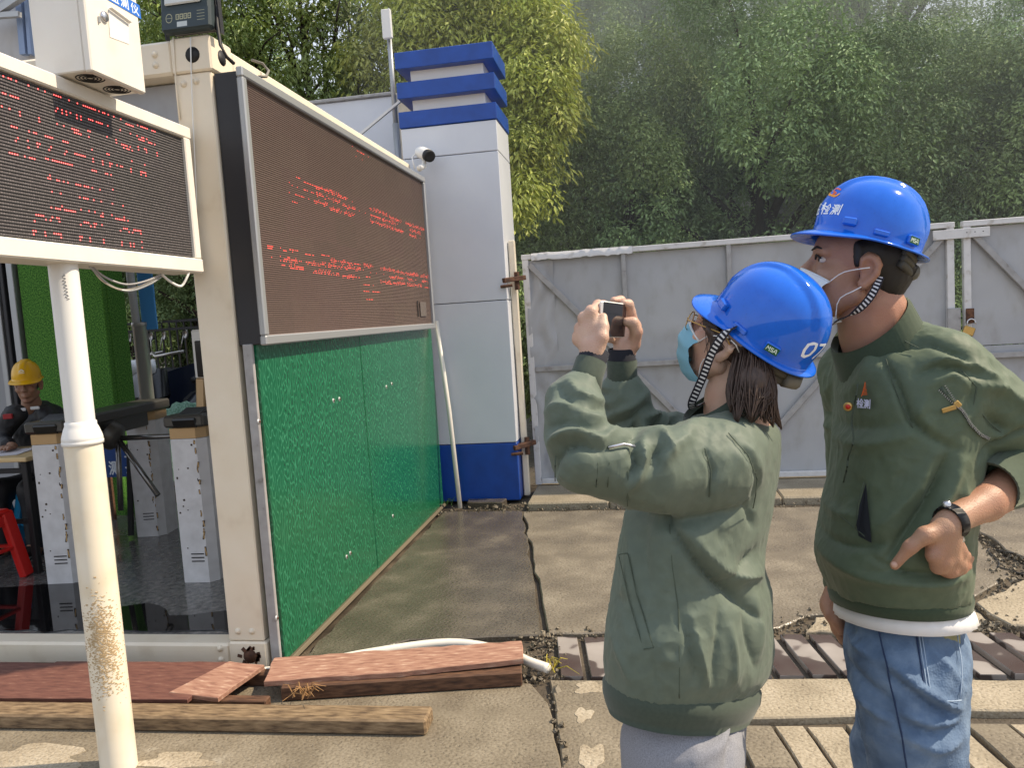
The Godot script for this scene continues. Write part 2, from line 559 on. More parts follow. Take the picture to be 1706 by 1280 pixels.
	M.olive.rim_enabled = true; M.olive.rim = 0.2; M.olive.rim_tint = 0.6
	tri_mat(M.olive, 3.0)
	M.olive_man = M.olive.duplicate()
	M.olive_man.albedo_color = Color(0.9, 0.92, 0.84)
	M.knit = mat(Color.WHITE, 0.85)
	M.knit.albedo_texture = noise_tex(53, 0.05, [[0.0, c8(54, 65, 55)], [1.0, c8(66, 77, 66)]])
	M.knit.rim_enabled = true; M.knit.rim = 0.3
	tri_mat(M.knit, 4.0)
	M.knit_man = M.knit.duplicate()
	M.knit_man.albedo_color = Color(0.86, 0.92, 0.8)
	M.seam = mat(c8(72, 82, 69), 0.9)
	M.navy_knit = mat(c8(26, 28, 38), 0.9)
	M.jeans = mat(Color.WHITE, 0.85)
	M.jeans.albedo_texture = noise_tex(54, 0.012, [[0.0, c8(64, 84, 112)], [0.5, c8(92, 114, 142)], [1.0, c8(134, 152, 174)]], 512, 5)
	M.jeans.normal_enabled = true; M.jeans.normal_texture = weave; M.jeans.normal_scale = 0.5
	tri_mat(M.jeans, 2.2)
	M.marl = mat(Color.WHITE, 0.95)
	M.marl.albedo_texture = noise_tex(55, 0.16, [[0.0, c8(100, 101, 108)], [0.5, c8(132, 133, 140)], [1.0, c8(162, 163, 170)]], 512, 4)
	tri_mat(M.marl, 4.0)
	M.shirt = mat(c8(222, 220, 220), 0.85)
	M.skin = mat(Color.WHITE, 0.5, 0.0, {"vertex_color_use_as_albedo": true, "subsurf_scatter_enabled": true, "subsurf_scatter_strength": 0.05})
	var pores := noise_tex(92, 0.09, [], 256, 3)
	pores.as_normal_map = true
	M.skin.normal_enabled = true; M.skin.normal_texture = pores; M.skin.normal_scale = 0.3
	tri_mat(M.skin, 12.0)
	M.hair = mat(Color.WHITE, 0.6)
	M.hair.albedo_texture = noise_tex(56, 0.05, [[0.0, c8(42, 32, 28)], [0.6, c8(70, 54, 46)], [1.0, c8(116, 92, 78)]])
	tri_mat(M.hair, 8.0, false)
	M.hair.uv1_scale = Vector3(14, 1.5, 14)
	M.black_hair = mat(c8(24, 20, 20), 0.55)
	M.helmet = mat(Color.WHITE, 0.27)
	M.helmet.albedo_texture = noise_tex(57, 0.01, [[0.0, c8(24, 96, 204)], [1.0, c8(30, 104, 214)]])
	M.helmet.roughness_texture = noise_tex(58, 0.02, [[0.0, 0.22], [1.0, 0.42]])
	tri_mat(M.helmet, 4.0, false)
	M.helmet.detail_enabled = true
	M.helmet.detail_blend_mode = BaseMaterial3D.BLEND_MODE_MUL
	M.helmet.detail_albedo = noise_tex(95, 0.05, [[0.0, c8(206, 210, 214)], [0.22, c8(246, 247, 248)], [0.4, c8(255, 255, 255)], [1.0, c8(255, 255, 255)]], 512, 5)
	M.helmet_yellow = mat(c8(228, 176, 18), 0.3)
	M.mask = mat(c8(128, 182, 204), 0.85, 0.0, {"backlight_enabled": true, "backlight": Color(0.15, 0.2, 0.22)})
	M.mask_white = mat(c8(214, 220, 222), 0.85)
	M.gold = mat(c8(196, 160, 96), 0.35, 0.8)
	M.silver = mat(c8(200, 200, 205), 0.25, 0.9)
	M.glass = mat(Color(0.9, 0.95, 1.0, 0.12), 0.05, 0.0, {"transparency": BaseMaterial3D.TRANSPARENCY_ALPHA})

func concrete(sd: int, col: Array, rough: Array) -> StandardMaterial3D:
	var m := mat(Color.WHITE, 1.0)
	m.albedo_texture = noise_tex(sd, 0.005, col, 1024, 8)
	m.roughness_texture = noise_tex(sd, 0.005, rough, 1024, 8)
	m.heightmap_enabled = true
	m.heightmap_scale = 0.5
	m.heightmap_texture = M.grain if M.has("grain") else noise_tex(90, 0.09, [[0.0, 0.0], [0.35, 0.8], [1.0, 1.0]], 1024, 4)
	M.grain = m.heightmap_texture
	m.detail_enabled = true
	m.detail_blend_mode = BaseMaterial3D.BLEND_MODE_MUL
	if not M.has("speck"): M.speck = noise_tex(91, 0.12, [[0.0, c8(150, 146, 140)], [0.3, c8(225, 222, 218)], [0.75, c8(255, 255, 255)], [1.0, c8(255, 255, 255)]], 1024, 5)
	m.detail_albedo = M.speck
	return tri_mat(m, 0.5)

func wood(sd: int, col: Array) -> StandardMaterial3D:
	var m := mat(Color.WHITE, 0.75)
	m.albedo_texture = noise_tex(sd, 0.02, col, 512, 6)
	m.heightmap_enabled = true
	m.heightmap_scale = 0.1
	m.heightmap_texture = noise_tex(sd + 100, 0.03, [[0.0, 0.0], [1.0, 1.0]], 512, 4)
	m.uv1_triplanar = true
	m.uv1_scale = Vector3(0.9, 5.0, 5.0)
	return m


func jag(pts: Array, amp: float, step: float, sd: int) -> PackedVector2Array:
	# an outline whose edges are broken like old concrete
	var r := RandomNumberGenerator.new(); r.seed = sd
	var o := PackedVector2Array()
	for i in pts.size():
		var a: Vector2 = pts[i]; var b: Vector2 = pts[(i + 1) % pts.size()]
		var n := maxi(1, int(a.distance_to(b) / step))
		var nn := (b - a).normalized().orthogonal()
		for k in n:
			var w := 0.0 if k == 0 else r.randf_range(-amp, amp)
			o.append(a.lerp(b, float(k) / n) + nn * w)
	return o

func stone(poly: PackedVector2Array, y0: float, y1: float, m: Material, called := "concrete_slab", bev := 0.006):
	var b := MB.new()
	b.slab(poly, y0, y1, bev)
	return structure(called, b, m)

func ground():
	var b := MB.new()
	b.box(Vector3(0, -0.13, -60), Vector3(500, 0.2, 500))
	structure("ground", b, M.earth)
	# slabs of the yard, their joints left open
	var s := 0.12
	stone(jag([Vector2(-1.66, -6.12), Vector2(-1.0, -6.08), Vector2(-0.77, -4.86), Vector2(-0.55, -3.66), Vector2(-1.2, -3.60), Vector2(-1.66, -3.2)], 0.012, s, 1), -0.06, 0.0, M.con_wet)
	stone(jag([Vector2(-0.985, -6.06), Vector2(2.05, -6.0), Vector2(2.06, -5.5), Vector2(1.98, -5.0), Vector2(1.92, -4.5), Vector2(1.52, -4.1), Vector2(1.3, -3.98), Vector2(0.75, -3.92), Vector2(0.55, -3.74), Vector2(-0.515, -3.69), Vector2(-0.75, -4.86)], 0.014, s, 2), -0.06, -0.002, M.con_mid)
	stone(jag([Vector2(2.1, -6.0), Vector2(7, -6.0), Vector2(7, -4.3), Vector2(2.2, -4.45), Vector2(2.06, -4.9)], 0.02, s, 3), -0.06, 0.008, M.con_mid)
	stone(jag([Vector2(2.04, -4.48), Vector2(7, -4.25), Vector2(7, -3.78), Vector2(1.62, -3.80), Vector2(1.58, -4.08)], 0.02, s, 4), -0.06, 0.0, M.con_pale)
	stone(jag([Vector2(0.78, -3.9), Vector2(1.3, -3.95), Vector2(1.5, -4.06), Vector2(1.57, -3.82), Vector2(0.7, -3.72)], 0.016, 0.06, 5), -0.06, -0.006, M.con_pale)
	stone(jag([Vector2(-9, -3.14), Vector2(-0.53, -3.16), Vector2(-0.44, -3.0), Vector2(-0.33, -2.5), Vector2(-0.1, 2.0), Vector2(-9, 2.0)], 0.008, s, 6), -0.06, 0.0, M.con_dry)
	stone(jag([Vector2(-0.455, -3.2), Vector2(-0.1, -3.21), Vector2(0.25, -2.93), Vector2(0.25, -2.2), Vector2(-0.28, -2.2), Vector2(-0.41, -3.0)], 0.006, s, 7), -0.06, -0.004, M.con_dry)
	stone(jag([Vector2(-0.09, -3.215), Vector2(7, -3.36), Vector2(7, -3.05), Vector2(1.1, -3.0), Vector2(0.75, -2.945), Vector2(0.27, -2.9)], 0.008, s, 8), -0.06, 0.002, M.con_pale)
	# grooved gutter stones at the right
	var edge := [0.265, 0.42, 0.535, 0.675, 0.83, 0.97, 1.09, 1.24, 1.4, 1.56, 1.72]
	for i in edge.size() - 1:
		var x0: float = edge[i]; var x1: float = edge[i + 1] - 0.012
		var z0 := -2.87 - 0.06 * (x0 - 0.27); var z1 := -2.60 - 0.05 * (x0 - 0.27)
		var pc = stone(jag([Vector2(x0, z0), Vector2(x1, z0 - 0.005), Vector2(x1 + 0.045, z1), Vector2(x0 + 0.045, z1)], 0.003, 0.09, 40 + i), -0.05, -0.008 - 0.004 * (i % 3), M.con_pale if i % 3 else M.con_dry, "gutter_stone", 0.005)
		pc.set_meta("kind", "structure")
	stone(jag([Vector2(0.28, -2.57), Vector2(1.8, -2.65), Vector2(7, -2.8), Vector2(7, 2), Vector2(0.0, 2), Vector2(0.26, -2.2)], 0.006, s, 9), -0.06, -0.004, M.con_pale)
	stone(jag([Vector2(1.8, -2.98), Vector2(7, -3.03), Vector2(7, -2.82), Vector2(1.82, -2.68)], 0.006, s, 10), -0.06, -0.004, M.con_pale)
	# far paving outside and below the gate
	stone(jag([Vector2(-30, -60), Vector2(30, -60), Vector2(30, -7.1), Vector2(-30, -7.1)], 0.0, 90.0, 11), -0.06, -0.02, M.con_mid)
	stone(jag([Vector2(-9, -7.05), Vector2(-1.9, -7.05), Vector2(-1.9, -6.42), Vector2(-9, -6.42)], 0.0, 90.0, 12), -0.06, -0.004, M.con_mid)
	var rp := MB.new()
	rp.box(Vector3(-7.0, 0.13, -10.0), Vector3(7.4, 0.34, 3.8), Basis.IDENTITY, 0.02)
	structure("raised_pavement", rp, M.con_mid)
	# step under the gate
	var k := MB.new()
	var r := RandomNumberGenerator.new(); r.seed = 5
	var x := -0.98
	while x < 6.5:
		var w := r.randf_range(0.5, 0.8)
		k.box(Vector3(x + w / 2, -0.01, -6.55), Vector3(w - 0.006, 0.09, 0.72), Basis.IDENTITY, 0.012)
		x += w
	structure("kerb", k, M.con_pale)
	# dried pale patches on the damp slabs
	for q in [[Vector3(-2.364, 0, -2.503), 0.22, 0.085, 81], [Vector3(-1.767, 0, -2.511), 0.13, 0.055, 82], [Vector3(-0.2718, 0, -3.133), 0.07, 0.05, 83], [Vector3(-0.289, 0, -2.912), 0.035, 0.05, 84], [Vector3(-0.241, 0, -2.616), 0.045, 0.09, 85]]:
		var c0: Vector3 = q[0]
		var pts := []
		for i in 30:
			var an := TAU * i / 30.0
			var rr := 1.0 + 0.2 * sin(an * 3.0 + q[3]) + 0.16 * sin(an * 5.0 + q[3] * 2.0)
			pts.append(Vector2(c0.x + cos(an) * q[1] * rr, c0.z + sin(an) * q[2] * rr))
		stone(jag(pts, 0.008, 0.03, q[3]), -0.004, 0.0025 if c0.x < -0.4 else -0.0015, M.con_patch, "dry_patch", 0.0008)
	# broken concrete and grit in the joints
	var pebble := MB.new()
	for q in [[Vector3(0, 0.3, 0), 1.0]]:
		var pts := []
		for i in 9:
			pts.append(Vector3(cos(i * 2.4) * sqrt(1.0 - pow(i / 4.0 - 1.0, 2.0)), (i / 4.0 - 1.0) * 0.7, sin(i * 2.4) * sqrt(1.0 - pow(i / 4.0 - 1.0, 2.0))))
		for i in 7: pebble.out3(pts[i], pts[i + 1], pts[i + 2], Vector3.ZERO)
		for i in 6: pebble.out3(pts[i], pts[i + 2], pts[i + 3], Vector3.ZERO)
		for i in 4: pebble.out3(pts[i], pts[i + 3], pts[i + 5], Vector3.ZERO)
	var mm := MultiMesh.new()
	mm.transform_format = MultiMesh.TRANSFORM_3D
	mm.mesh = pebble.mesh(M.con_dry)
	var lines := [[Vector2(2.08, -6.0), Vector2(2.03, -5.0), 0.05, 200], [Vector2(2.03, -5.0), Vector2(1.95, -4.45), 0.07, 260], [Vector2(1.95, -4.45), Vector2(1.53, -4.03), 0.06, 160], [Vector2(1.55, -4.0), Vector2(0.6, -3.8), 0.06, 300], [Vector2(1.3, -3.78), Vector2(2.4, -3.84), 0.045, 320], [Vector2(0.6, -3.73), Vector2(-0.5, -3.67), 0.03, 160], [Vector2(-0.55, -3.7), Vector2(-0.5, -3.2), 0.05, 220], [Vector2(-1.65, -6.22), Vector2(-0.9, -6.2), 0.09, 260], [Vector2(-0.9, -6.12), Vector2(2.2, -6.1), 0.06, 420], [Vector2(2.0, -6.0), Vector2(2.9, -5.5), 0.12, 160], [Vector2(-0.43, -3.1), Vector2(-0.33, -2.5), 0.02, 60]]
	var total := 0
	for l in lines: l[3] = int(l[3] * 0.55)
	for l in lines: total += l[3]
	mm.instance_count = total
	var c := 0
	for l in lines:
		for i in l[3]:
			var p: Vector2 = (l[0] as Vector2).lerp(l[1], r.randf()) + Vector2(r.randfn(0, l[2]), r.randfn(0, l[2]))
			var sc := r.randf_range(0.004, 0.013) * (1.0 + 1.3 * pow(r.randf(), 6.0))
			mm.set_instance_transform(c, Transform3D(Basis.from_euler(Vector3(r.randf() * 6, r.randf() * 6, 0)).scaled(Vector3.ONE * sc), Vector3(p.x, r.randf_range(-0.02, 0.006), p.y)))
			c += 1
	var mi := MultiMeshInstance3D.new()
	mi.name = "rubble"
	mi.multimesh = mm
	mi.set_meta("kind", "stuff")
	mi.set_meta("label", "loose grit and broken concrete lying in the slab joints and cracks")
	mi.set_meta("category", "rubble")
	add_child(mi)
	# drain cover: steel plates with dark slots between
	var tr := MB.new()
	tr.box(Vector3(1.6, -0.045, -3.5), Vector3(4.4, 0.02, 0.5), Basis(Vector3.UP, 0.02))
	structure("drain_trench", tr, M.dark)
	var drain := thing("drain_grate", "drain across the yard covered by a row of separate flat steel plates", "drain grate", Vector3(0.5, 0, -3.5))
	var px := -0.47
	var pi := 0
	while px < 3.4:
		var t := (px + 0.47) / 2.0
		var zn := -3.237 - 0.08 * t; var zf := -3.647 - 0.078 * t
		var w := 0.098
		var pl := MB.new()
		var le := 0.06
		var poly := PackedVector2Array([Vector2(px, zf) , Vector2(px + w, zf), Vector2(px + w + le, zn), Vector2(px + le, zn)])
		for q in poly.size(): poly[q] -= Vector2(0.5, -3.5)
		pl.slab(poly, -0.03, -0.004 - 0.003 * (pi % 2), 0.003)
		put("plate", pl, M.steel_plate, drain)
		px += 0.131
		pi += 1
	# thin cracks across the slabs
	var cr := MB.new()
	var cracks := [[Vector2(2.0, -4.9), Vector2(2.3, -4.7), Vector2(2.7, -4.75), Vector2(3.3, -4.6)], [Vector2(1.98, -4.95), Vector2(1.9, -4.6), Vector2(2.05, -4.3), Vector2(2.0, -3.9)]]
	for l in cracks:
		var pp := []
		for i in l.size() - 1:
			for q in 5:
				var p: Vector2 = (l[i] as Vector2).lerp(l[i + 1], q / 5.0)
				pp.append(Vector3(p.x + r.randf_range(-0.02, 0.02), 0.003, p.y + r.randf_range(-0.02, 0.02)))
		cr.tube(pp, 0.006, 5, 0.6)
	structure("ground_crack", cr, M.dark)

func bolts(at: Array, n: Vector3, r: float, m: Material, parent: Node):
	for p in at:
		var b := MB.new(true)
		b.lathe(p, [Vector2(r * 1.25, -0.004), Vector2(r * 1.25, 0.002), Vector2(r * 0.85, 0.003), Vector2(r * 0.8, 0.008), Vector2(0.0, 0.01)], 10, n)
		put("bolt", b, m, parent)

func gatehouse():
	# ---- cream steel frame of the walk-through container
	var t := thing("container_frame", "cream steel container frame that the turnstiles stand in, open at the front", "container", Vector3(-1.88, 0, -3.36))
	var zero := -t.position
	var b := MB.new()
	b.box(Vector3(-1.882, 1.42, -3.365), Vector3(0.178, 2.585, 0.18), Basis.IDENTITY, 0.006)
	put("corner_post", b, M.cream, t, zero)
	for y in [[0.0635, 0.125], [2.79, 0.152]]:
		b = MB.new()
		b.box(Vector3(-1.875, y[0], -3.36), Vector3(0.19, y[1], 0.19), Basis.IDENTITY, 0.008)
		var cc := put("corner_casting", b, M.cream, t, zero)
		for side in 2:
			var hole := MB.new(true)
			if side == 0:
				hole.lathe(Vector3(-1.865, y[0] - 0.005, -3.2655), [Vector2(0.034, -0.002), Vector2(0.034, 0.0015), Vector2(0.0, 0.002)], 16, Vector3(0, 0, 1))
			else:
				hole.lathe(Vector3(-1.7805, y[0], -3.36), [Vector2(0.034, -0.002), Vector2(0.034, 0.0015), Vector2(0.0, 0.002)], 16, Vector3(1, 0, 0))
			put("opening", hole, M.dark if y[0] > 1 else M.rust, cc)
	var rs := MB.new()
	var r := RandomNumberGenerator.new(); r.seed = 3
	for i in 14:
		var a := r.randf() * TAU
		rs.box(Vector3(-1.865 + cos(a) * r.randf_range(0.03, 0.06), 0.06 + sin(a) * r.randf_range(0.03, 0.05), -3.2638), Vector3(r.randf_range(0.01, 0.03), r.randf_range(0.01, 0.025), 0.002), Basis(Vector3(0, 0, 1), r.randf() * 3), 0.0)
	put("rust_patch", rs, M.rust, t, zero)
	b = MB.new()
	b.box(Vector3(-3.4, 0.057, -3.335), Vector3(2.86, 0.112, 0.12), Basis.IDENTITY, 0.012)
	put("bottom_beam", b, M.cream, t, zero)
	b = MB.new()
	b.box(Vector3(-3.4, 2.79, -3.345), Vector3(2.86, 0.148, 0.14), Basis.IDENTITY, 0.012)
	put("top_beam", b, M.cream, t, zero)
	b = MB.new()
	b.box(Vector3(-1.86, 2.785, -4.88), Vector3(0.16, 0.13, 2.85), Basis.IDENTITY, 0.012)
	put("side_beam", b, M.cream, t, zero)
	b = MB.new()
	b.box(Vector3(-4.92, 1.42, -3.365), Vector3(0.178, 2.585, 0.18), Basis.IDENTITY, 0.006)
	put("corner_post", b, M.cream, t, zero)
	b = MB.new()
	b.box(Vector3(-1.882, 1.42, -6.22), Vector3(0.178, 2.585, 0.18), Basis.IDENTITY, 0.006)
	put("corner_post", b, M.cream, t, zero)
	b = MB.new()
	b.box(Vector3(-3.37, 2.845, -4.44), Vector3(2.9, 0.03, 2.06))
	put("roof", b, M.cream, t, zero)
	b = MB.new()
	b.box(Vector3(-2.66, 2.46, -3.39), Vector3(1.37, 0.5, 0.03), Basis.IDENTITY, 0.004)
	put("header_panel", b, M.grey_sheet, t, zero)
	b = MB.new()
	b.box(Vector3(-4.06, 2.46, -3.39), Vector3(1.37, 0.5, 0.03), Basis.IDENTITY, 0.004)
	put("header_panel", b, M.grey_sheet, t, zero)
	b = MB.new()
	b.box(Vector3(-1.90, 1.4, -4.8), Vector3(0.05, 2.6, 2.64))
	put("side_wall", b, M.white, t, zero)
	bolts([Vector3(-1.925, 2.67, -3.275), Vector3(-1.865, 2.675, -3.275), Vector3(-1.92, 0.175, -3.275), Vector3(-1.85, 0.175, -3.275), Vector3(-2.02, 0.09, -3.275), Vector3(-2.02, 0.035, -3.275), Vector3(-2.05, 2.81, -3.275), Vector3(-2.05, 2.765, -3.275)], Vector3(0, 0, 1), 0.013, M.cream, t)
	for c in t.get_children():
		if str(c.name).begins_with("bolt"): c.position = zero
	b = MB.new()
	b.box(Vector3(-3.35, 0.085, -4.82), Vector3(2.85, 0.05, 2.85))
	structure("floor", b, M.floor_plate)
	b = MB.new()
	b.slab(jag([Vector2(-4.8, -3.41), Vector2(-4.8, -4.2), Vector2(-4.0, -4.05), Vector2(-3.4, -4.15), Vector2(-3.0, -3.75), Vector2(-2.75, -3.8), Vector2(-2.5, -3.62), Vector2(-2.1, -3.72), Vector2(-2.02, -3.41)], 0.03, 0.1, 71), 0.111, 0.1145, 0.002)
	structure("puddle", b, mat(c8(16, 15, 16), 0.04))
	# ---- green facing below the screen
	var w := thing("green_wall", "glossy green patterned sheets facing the wall below the long LED screen", "wall facing", Vector3(-1.74, 0, -4.75))
	zero = -w.position
	var cuts := [-3.30, -4.62, -5.72, -6.32]
	for i in 3:
		b = MB.new()
		b.box(Vector3(-1.725 + 0.002 * (i % 2), 0.765, (cuts[i] + cuts[i + 1]) / 2), Vector3(0.03, 1.49, cuts[i] - cuts[i + 1] - 0.006), Basis.IDENTITY, 0.003)
		put("panel", b, M.green_wall, w, zero)
	b = MB.new()
	b.box(Vector3(-1.745, 0.76, -3.288), Vector3(0.045, 1.5, 0.02), Basis.IDENTITY, 0.003)
	put("edge_strip", b, M.gate_frame, w, zero)
	b = MB.new()
	b.box(Vector3(-1.70, 0.012, -4.8), Vector3(0.03, 0.024, 3.0), Basis(Vector3(0, 0, 1), 0.3), 0.004)
	put("bottom_strip", b, mat(c8(104, 94, 76), 0.8), w, zero)
	for p in [Vector3(-1.71, 1.16, -3.259), Vector3(-1.71, 1.153, -4.131), Vector3(-1.71, 1.152, -4.22), Vector3(-1.71, 0.2545, -4.133), Vector3(-1.71, 0.2575, -4.19), Vector3(-1.71, 0.2463, -3.257), Vector3(-1.708, 1.147, -5.175), Vector3(-1.708, 0.2653, -4.983), Vector3(-1.708, 1.138, -5.055)]:
		var sc := MB.new(true)
		sc.lathe(p, [Vector2(0.014, -0.003), Vector2(0.013, 0.002), Vector2(0.006, 0.003), Vector2(0.0, 0.0045)], 9, Vector3(1, 0, 0))
		var washer := put("screw", sc, M.alu, w, zero)
		var hd := MB.new(true)
		hd.lathe(p + Vector3(0.003, 0, 0), [Vector2(0.006, -0.002), Vector2(0.0055, 0.003), Vector2(0.0, 0.004)], 8, Vector3(1, 0, 0))
		put("screw_head", hd, M.rust, washer)
	# ---- gate pillar
	var p := thing("gate_pillar", "white and blue square gate pillar with three blue cap bands", "pillar", Vector3(-1.475, 0, -6.74))
	zero = -p.position
	b = MB.new()
	b.box(Vector3(-1.475, 0.247, -6.74), Vector3(0.812, 0.494, 0.592), Basis.IDENTITY, 0.006)
	put("blue_base", b, M.blue_paint, p, zero)
	var ys := [0.497, 1.70, 2.92, 3.17]
	for i in 3:
		b = MB.new()
		b.box(Vector3(-1.475, (ys[i] + ys[i + 1]) / 2, -6.74), Vector3(0.808, ys[i + 1] - ys[i] - 0.006, 0.588), Basis.IDENTITY, 0.004)
		put("white_panel", b, M.pillar_white, p, zero)
	for y in [[3.173, 3.305], [3.412, 3.542], [3.652, 3.785]]:
		b = MB.new()
		b.box(Vector3(-1.475, (y[0] + y[1]) / 2, -6.74), Vector3(0.826, y[1] - y[0], 0.606), Basis.IDENTITY, 0.004)
		put("blue_band", b, M.blue_paint, p, zero)
	for y in [[3.305, 3.412], [3.542, 3.652]]:
		b = MB.new()
		b.box(Vector3(-1.475, (y[0] + y[1]) / 2, -6.74), Vector3(0.62, y[1] - y[0] + 0.002, 0.42))
		put("white_neck", b, M.white, p, zero)
	# hinge post on the pillar's side
	b = MB.new()
	b.box(Vector3(-1.035, 1.1, -6.63), Vector3(0.05, 2.2, 0.06), Basis.IDENTITY, 0.006)
	put("hinge_post", b, M.cream, p, zero)
	for y in [1.86, 0.45]:
		b = MB.new()
		b.span(Vector3(-1.10, y, -6.44), Vector3(-0.94, y + 0.02, -6.60), 0.05, 0.04, 0.004)
		b.tube([Vector3(-1.12, y - 0.05, -6.425), Vector3(-1.02, y - 0.045, -6.43)], 0.013)
		b.tube([Vector3(-1.0, y - 0.08, -6.56), Vector3(-1.0, y + 0.07, -6.56)], 0.022)
		put("hinge", b, M.rust, p, zero)
	b = MB.new()
	b.slab(jag([Vector2(-1.52, -6.42), Vector2(-1.18, -6.40), Vector2(-1.2, -6.27), Vector2(-1.5, -6.3)], 0.012, 0.05, 77), -0.03, 0.03, 0.008)
	tag(put("broken_slab", b, M.con_wet), "flat broken piece of dark concrete against the foot of the pillar", "concrete piece")

func gate_leaf(label: String, x0: float, x1: float, bays: int, rails: Array, diags: Array):
	var t := thing("gate_leaf", label, "gate", Vector3((x0 + x1) / 2, 0, -6.84), "sheet steel gate leaves")
	var zero := -t.position
	var w := (x1 - x0) / bays
	var b: MB
	for i in bays:
		var l := x0 + w * i
		for y in [[0.06, 1.08], [1.08, 2.04]]:
			b = MB.new()
			b.box(Vector3(l + w / 2, (y[0] + y[1]) / 2, -6.872), Vector3(w - 0.008, y[1] - y[0] - 0.006, 0.012), Basis(Vector3(1, 0, 0), 0.0), 0.002)
			put("sheet", b, M.grey_sheet, t, zero)
	for i in bays + 1:
		b = MB.new()
		var wd := 0.055 if i == 0 or i == bays else 0.04
		b.box(Vector3(x0 + w * i + (0.027 if i == 0 else (-0.027 if i == bays else 0.0)), 1.045, -6.842), Vector3(wd, 2.0, 0.044), Basis.IDENTITY, 0.004)
		put("upright", b, M.gate_white if i == 0 or i == bays else M.gate_frame, t, zero)
	for y in rails:
		b = MB.new()
		b.box(Vector3((x0 + x1) / 2, y, -6.838), Vector3(x1 - x0 - 0.115, 0.046, 0.04), Basis.IDENTITY, 0.004)
		put("rail", b, M.gate_white if y > 1.9 or y < 0.1 else M.gate_frame, t, zero)
	b = MB.new()
	b.box(Vector3((x0 + x1) / 2, 2.065, -6.845), Vector3(x1 - x0 + 0.01, 0.045, 0.06), Basis.IDENTITY, 0.004)
	put("top_rail", b, M.gate_white, t, zero)
	for d in diags:
		b = MB.new()
		b.span(Vector3(d[0], d[1], -6.834), Vector3(d[2], d[3], -6.834), 0.05, 0.034, 0.004, Vector3(0, 0, 1))
		put("brace", b, M.gate_frame, t, zero)
	return t

func gate():
	var x := [-0.985, -0.11, 0.765, 1.64, 2.515]
	var a = gate_leaf("wide grey sheet steel gate leaf hinged on the blue and white pillar", -0.985, 2.515, 4, [1.08, 0.075], [[x[0] + 0.06, 2.0, x[1] - 0.03, 1.13], [x[1] + 0.03, 1.03, x[2] - 0.03, 0.13], [x[2] + 0.03, 0.13, x[3] - 0.03, 1.03], [x[3] + 0.03, 1.13, x[4] - 0.06, 2.0]])
	var zero = -a.position
	# crumpled sheet edge by the hinge
	var c := MB.new(true)
	var rr := RandomNumberGenerator.new(); rr.seed = 19
	var nx := 9; var ny := 40
	var f := FastNoiseLite.new(); f.seed = 4; f.frequency = 3.2
	var g := []
	for j in ny + 1:
		var row := []
		for i in nx + 1:
			var u := float(i) / nx; var v := float(j) / ny
			row.append(Vector3(-0.96 + u * 0.24, 0.1 + v * 1.93, -6.832 + 0.035 * f.get_noise_2d(u * 0.5, v * 2.0) * (1.0 - u) - 0.028 * u + 0.012 * sin(u * 9.0 + 6.0 * f.get_noise_2d(3.0, v * 0.8))))
		g.append(row)
	for j in ny:
		for i in nx:
			c.tri(g[j][i], g[j + 1][i], g[j + 1][i + 1]); c.tri(g[j][i], g[j + 1][i + 1], g[j][i + 1])
	put("crumpled_sheet", c, M.grey_sheet, a, zero)
	# folded white lining along the top
	for p in [[a, -0.9, 0.3]]:
		var l := MB.new(true)
		var prev := []
		for i in 30:
			var xx: float = p[1] + p[2] * i / 10.0
			var w := f.get_noise_1d(i * 0.11) * 0.03
			var cur := [Vector3(xx, 2.03 + w * 0.5, -6.808), Vector3(xx, 2.092 + w * 0.3, -6.806 + w * 0.2), Vector3(xx, 2.096, -6.87)]
			if i > 0:
				for q in 2:
					l.tri(prev[q], prev[q + 1], cur[q + 1]); l.tri(prev[q], cur[q + 1], cur[q])
			prev = cur
		put("top_lining", l, M.gate_white, p[0], zero)
	var b = gate_leaf("grey sheet steel gate leaf right of the padlock, partly behind the man", 2.585, 6.085, 4, [1.0, 0.075], [[2.66, 1.98, 3.42, 1.08], [3.5, 1.03, 4.3, 0.13], [4.37, 0.13, 5.17, 1.03]])
	zero = -b.position
	var q := MB.new()
	q.box(Vector3(2.56, 1.99, -6.80), Vector3(0.42, 0.075, 0.01), Basis(Vector3(0, 0, 1), 0.01), 0.002)
	put("tie_plate", q, M.gate_white, b, zero)
	for i in 3:
		var h := MB.new(true)
		h.lathe(Vector3(2.6 + i * 0.06, 1.995, -6.795), [Vector2(0.007, -0.001), Vector2(0.0, 0.002)], 8, Vector3(0, 0, 1))
		put("hole", h, M.dark, b, zero)
	q = MB.new()
	q.box(Vector3(2.50, 1.30, -6.808), Vector3(0.1, 0.2, 0.016), Basis.IDENTITY, 0.003)
	put("lock_plate", q, M.gate_frame, a, -a.position)
	q = MB.new()
	q.box(Vector3(2.62, 1.33, -6.806), Vector3(0.06, 0.12, 0.014), Basis.IDENTITY, 0.003)
	put("lock_plate", q, M.rust, b, zero)
	# padlock
	var pl := thing("padlock", "brass padlock with open steel shackle hanging where the gate leaves meet", "padlock", Vector3(2.60, 1.21, -6.785))
	q = MB.new()
	q.box(Vector3.ZERO, Vector3(0.085, 0.072, 0.03), Basis(Vector3(0, 0, 1), -0.35), 0.008)
	put("body", q, M.gold, pl)
	q = MB.new(true)
	var arc := []
	for i in 12:
		var an := PI * i / 11.0
		arc.append(Vector3(0.02 - cos(an) * 0.03, 0.065 + sin(an) * 0.03, 0.0))
	arc.insert(0, Vector3(-0.012, 0.03, 0)); arc.append(Vector3(0.052, 0.055, 0.0))
	q.tube(arc, 0.0062)
	put("shackle", q, M.silver, pl)


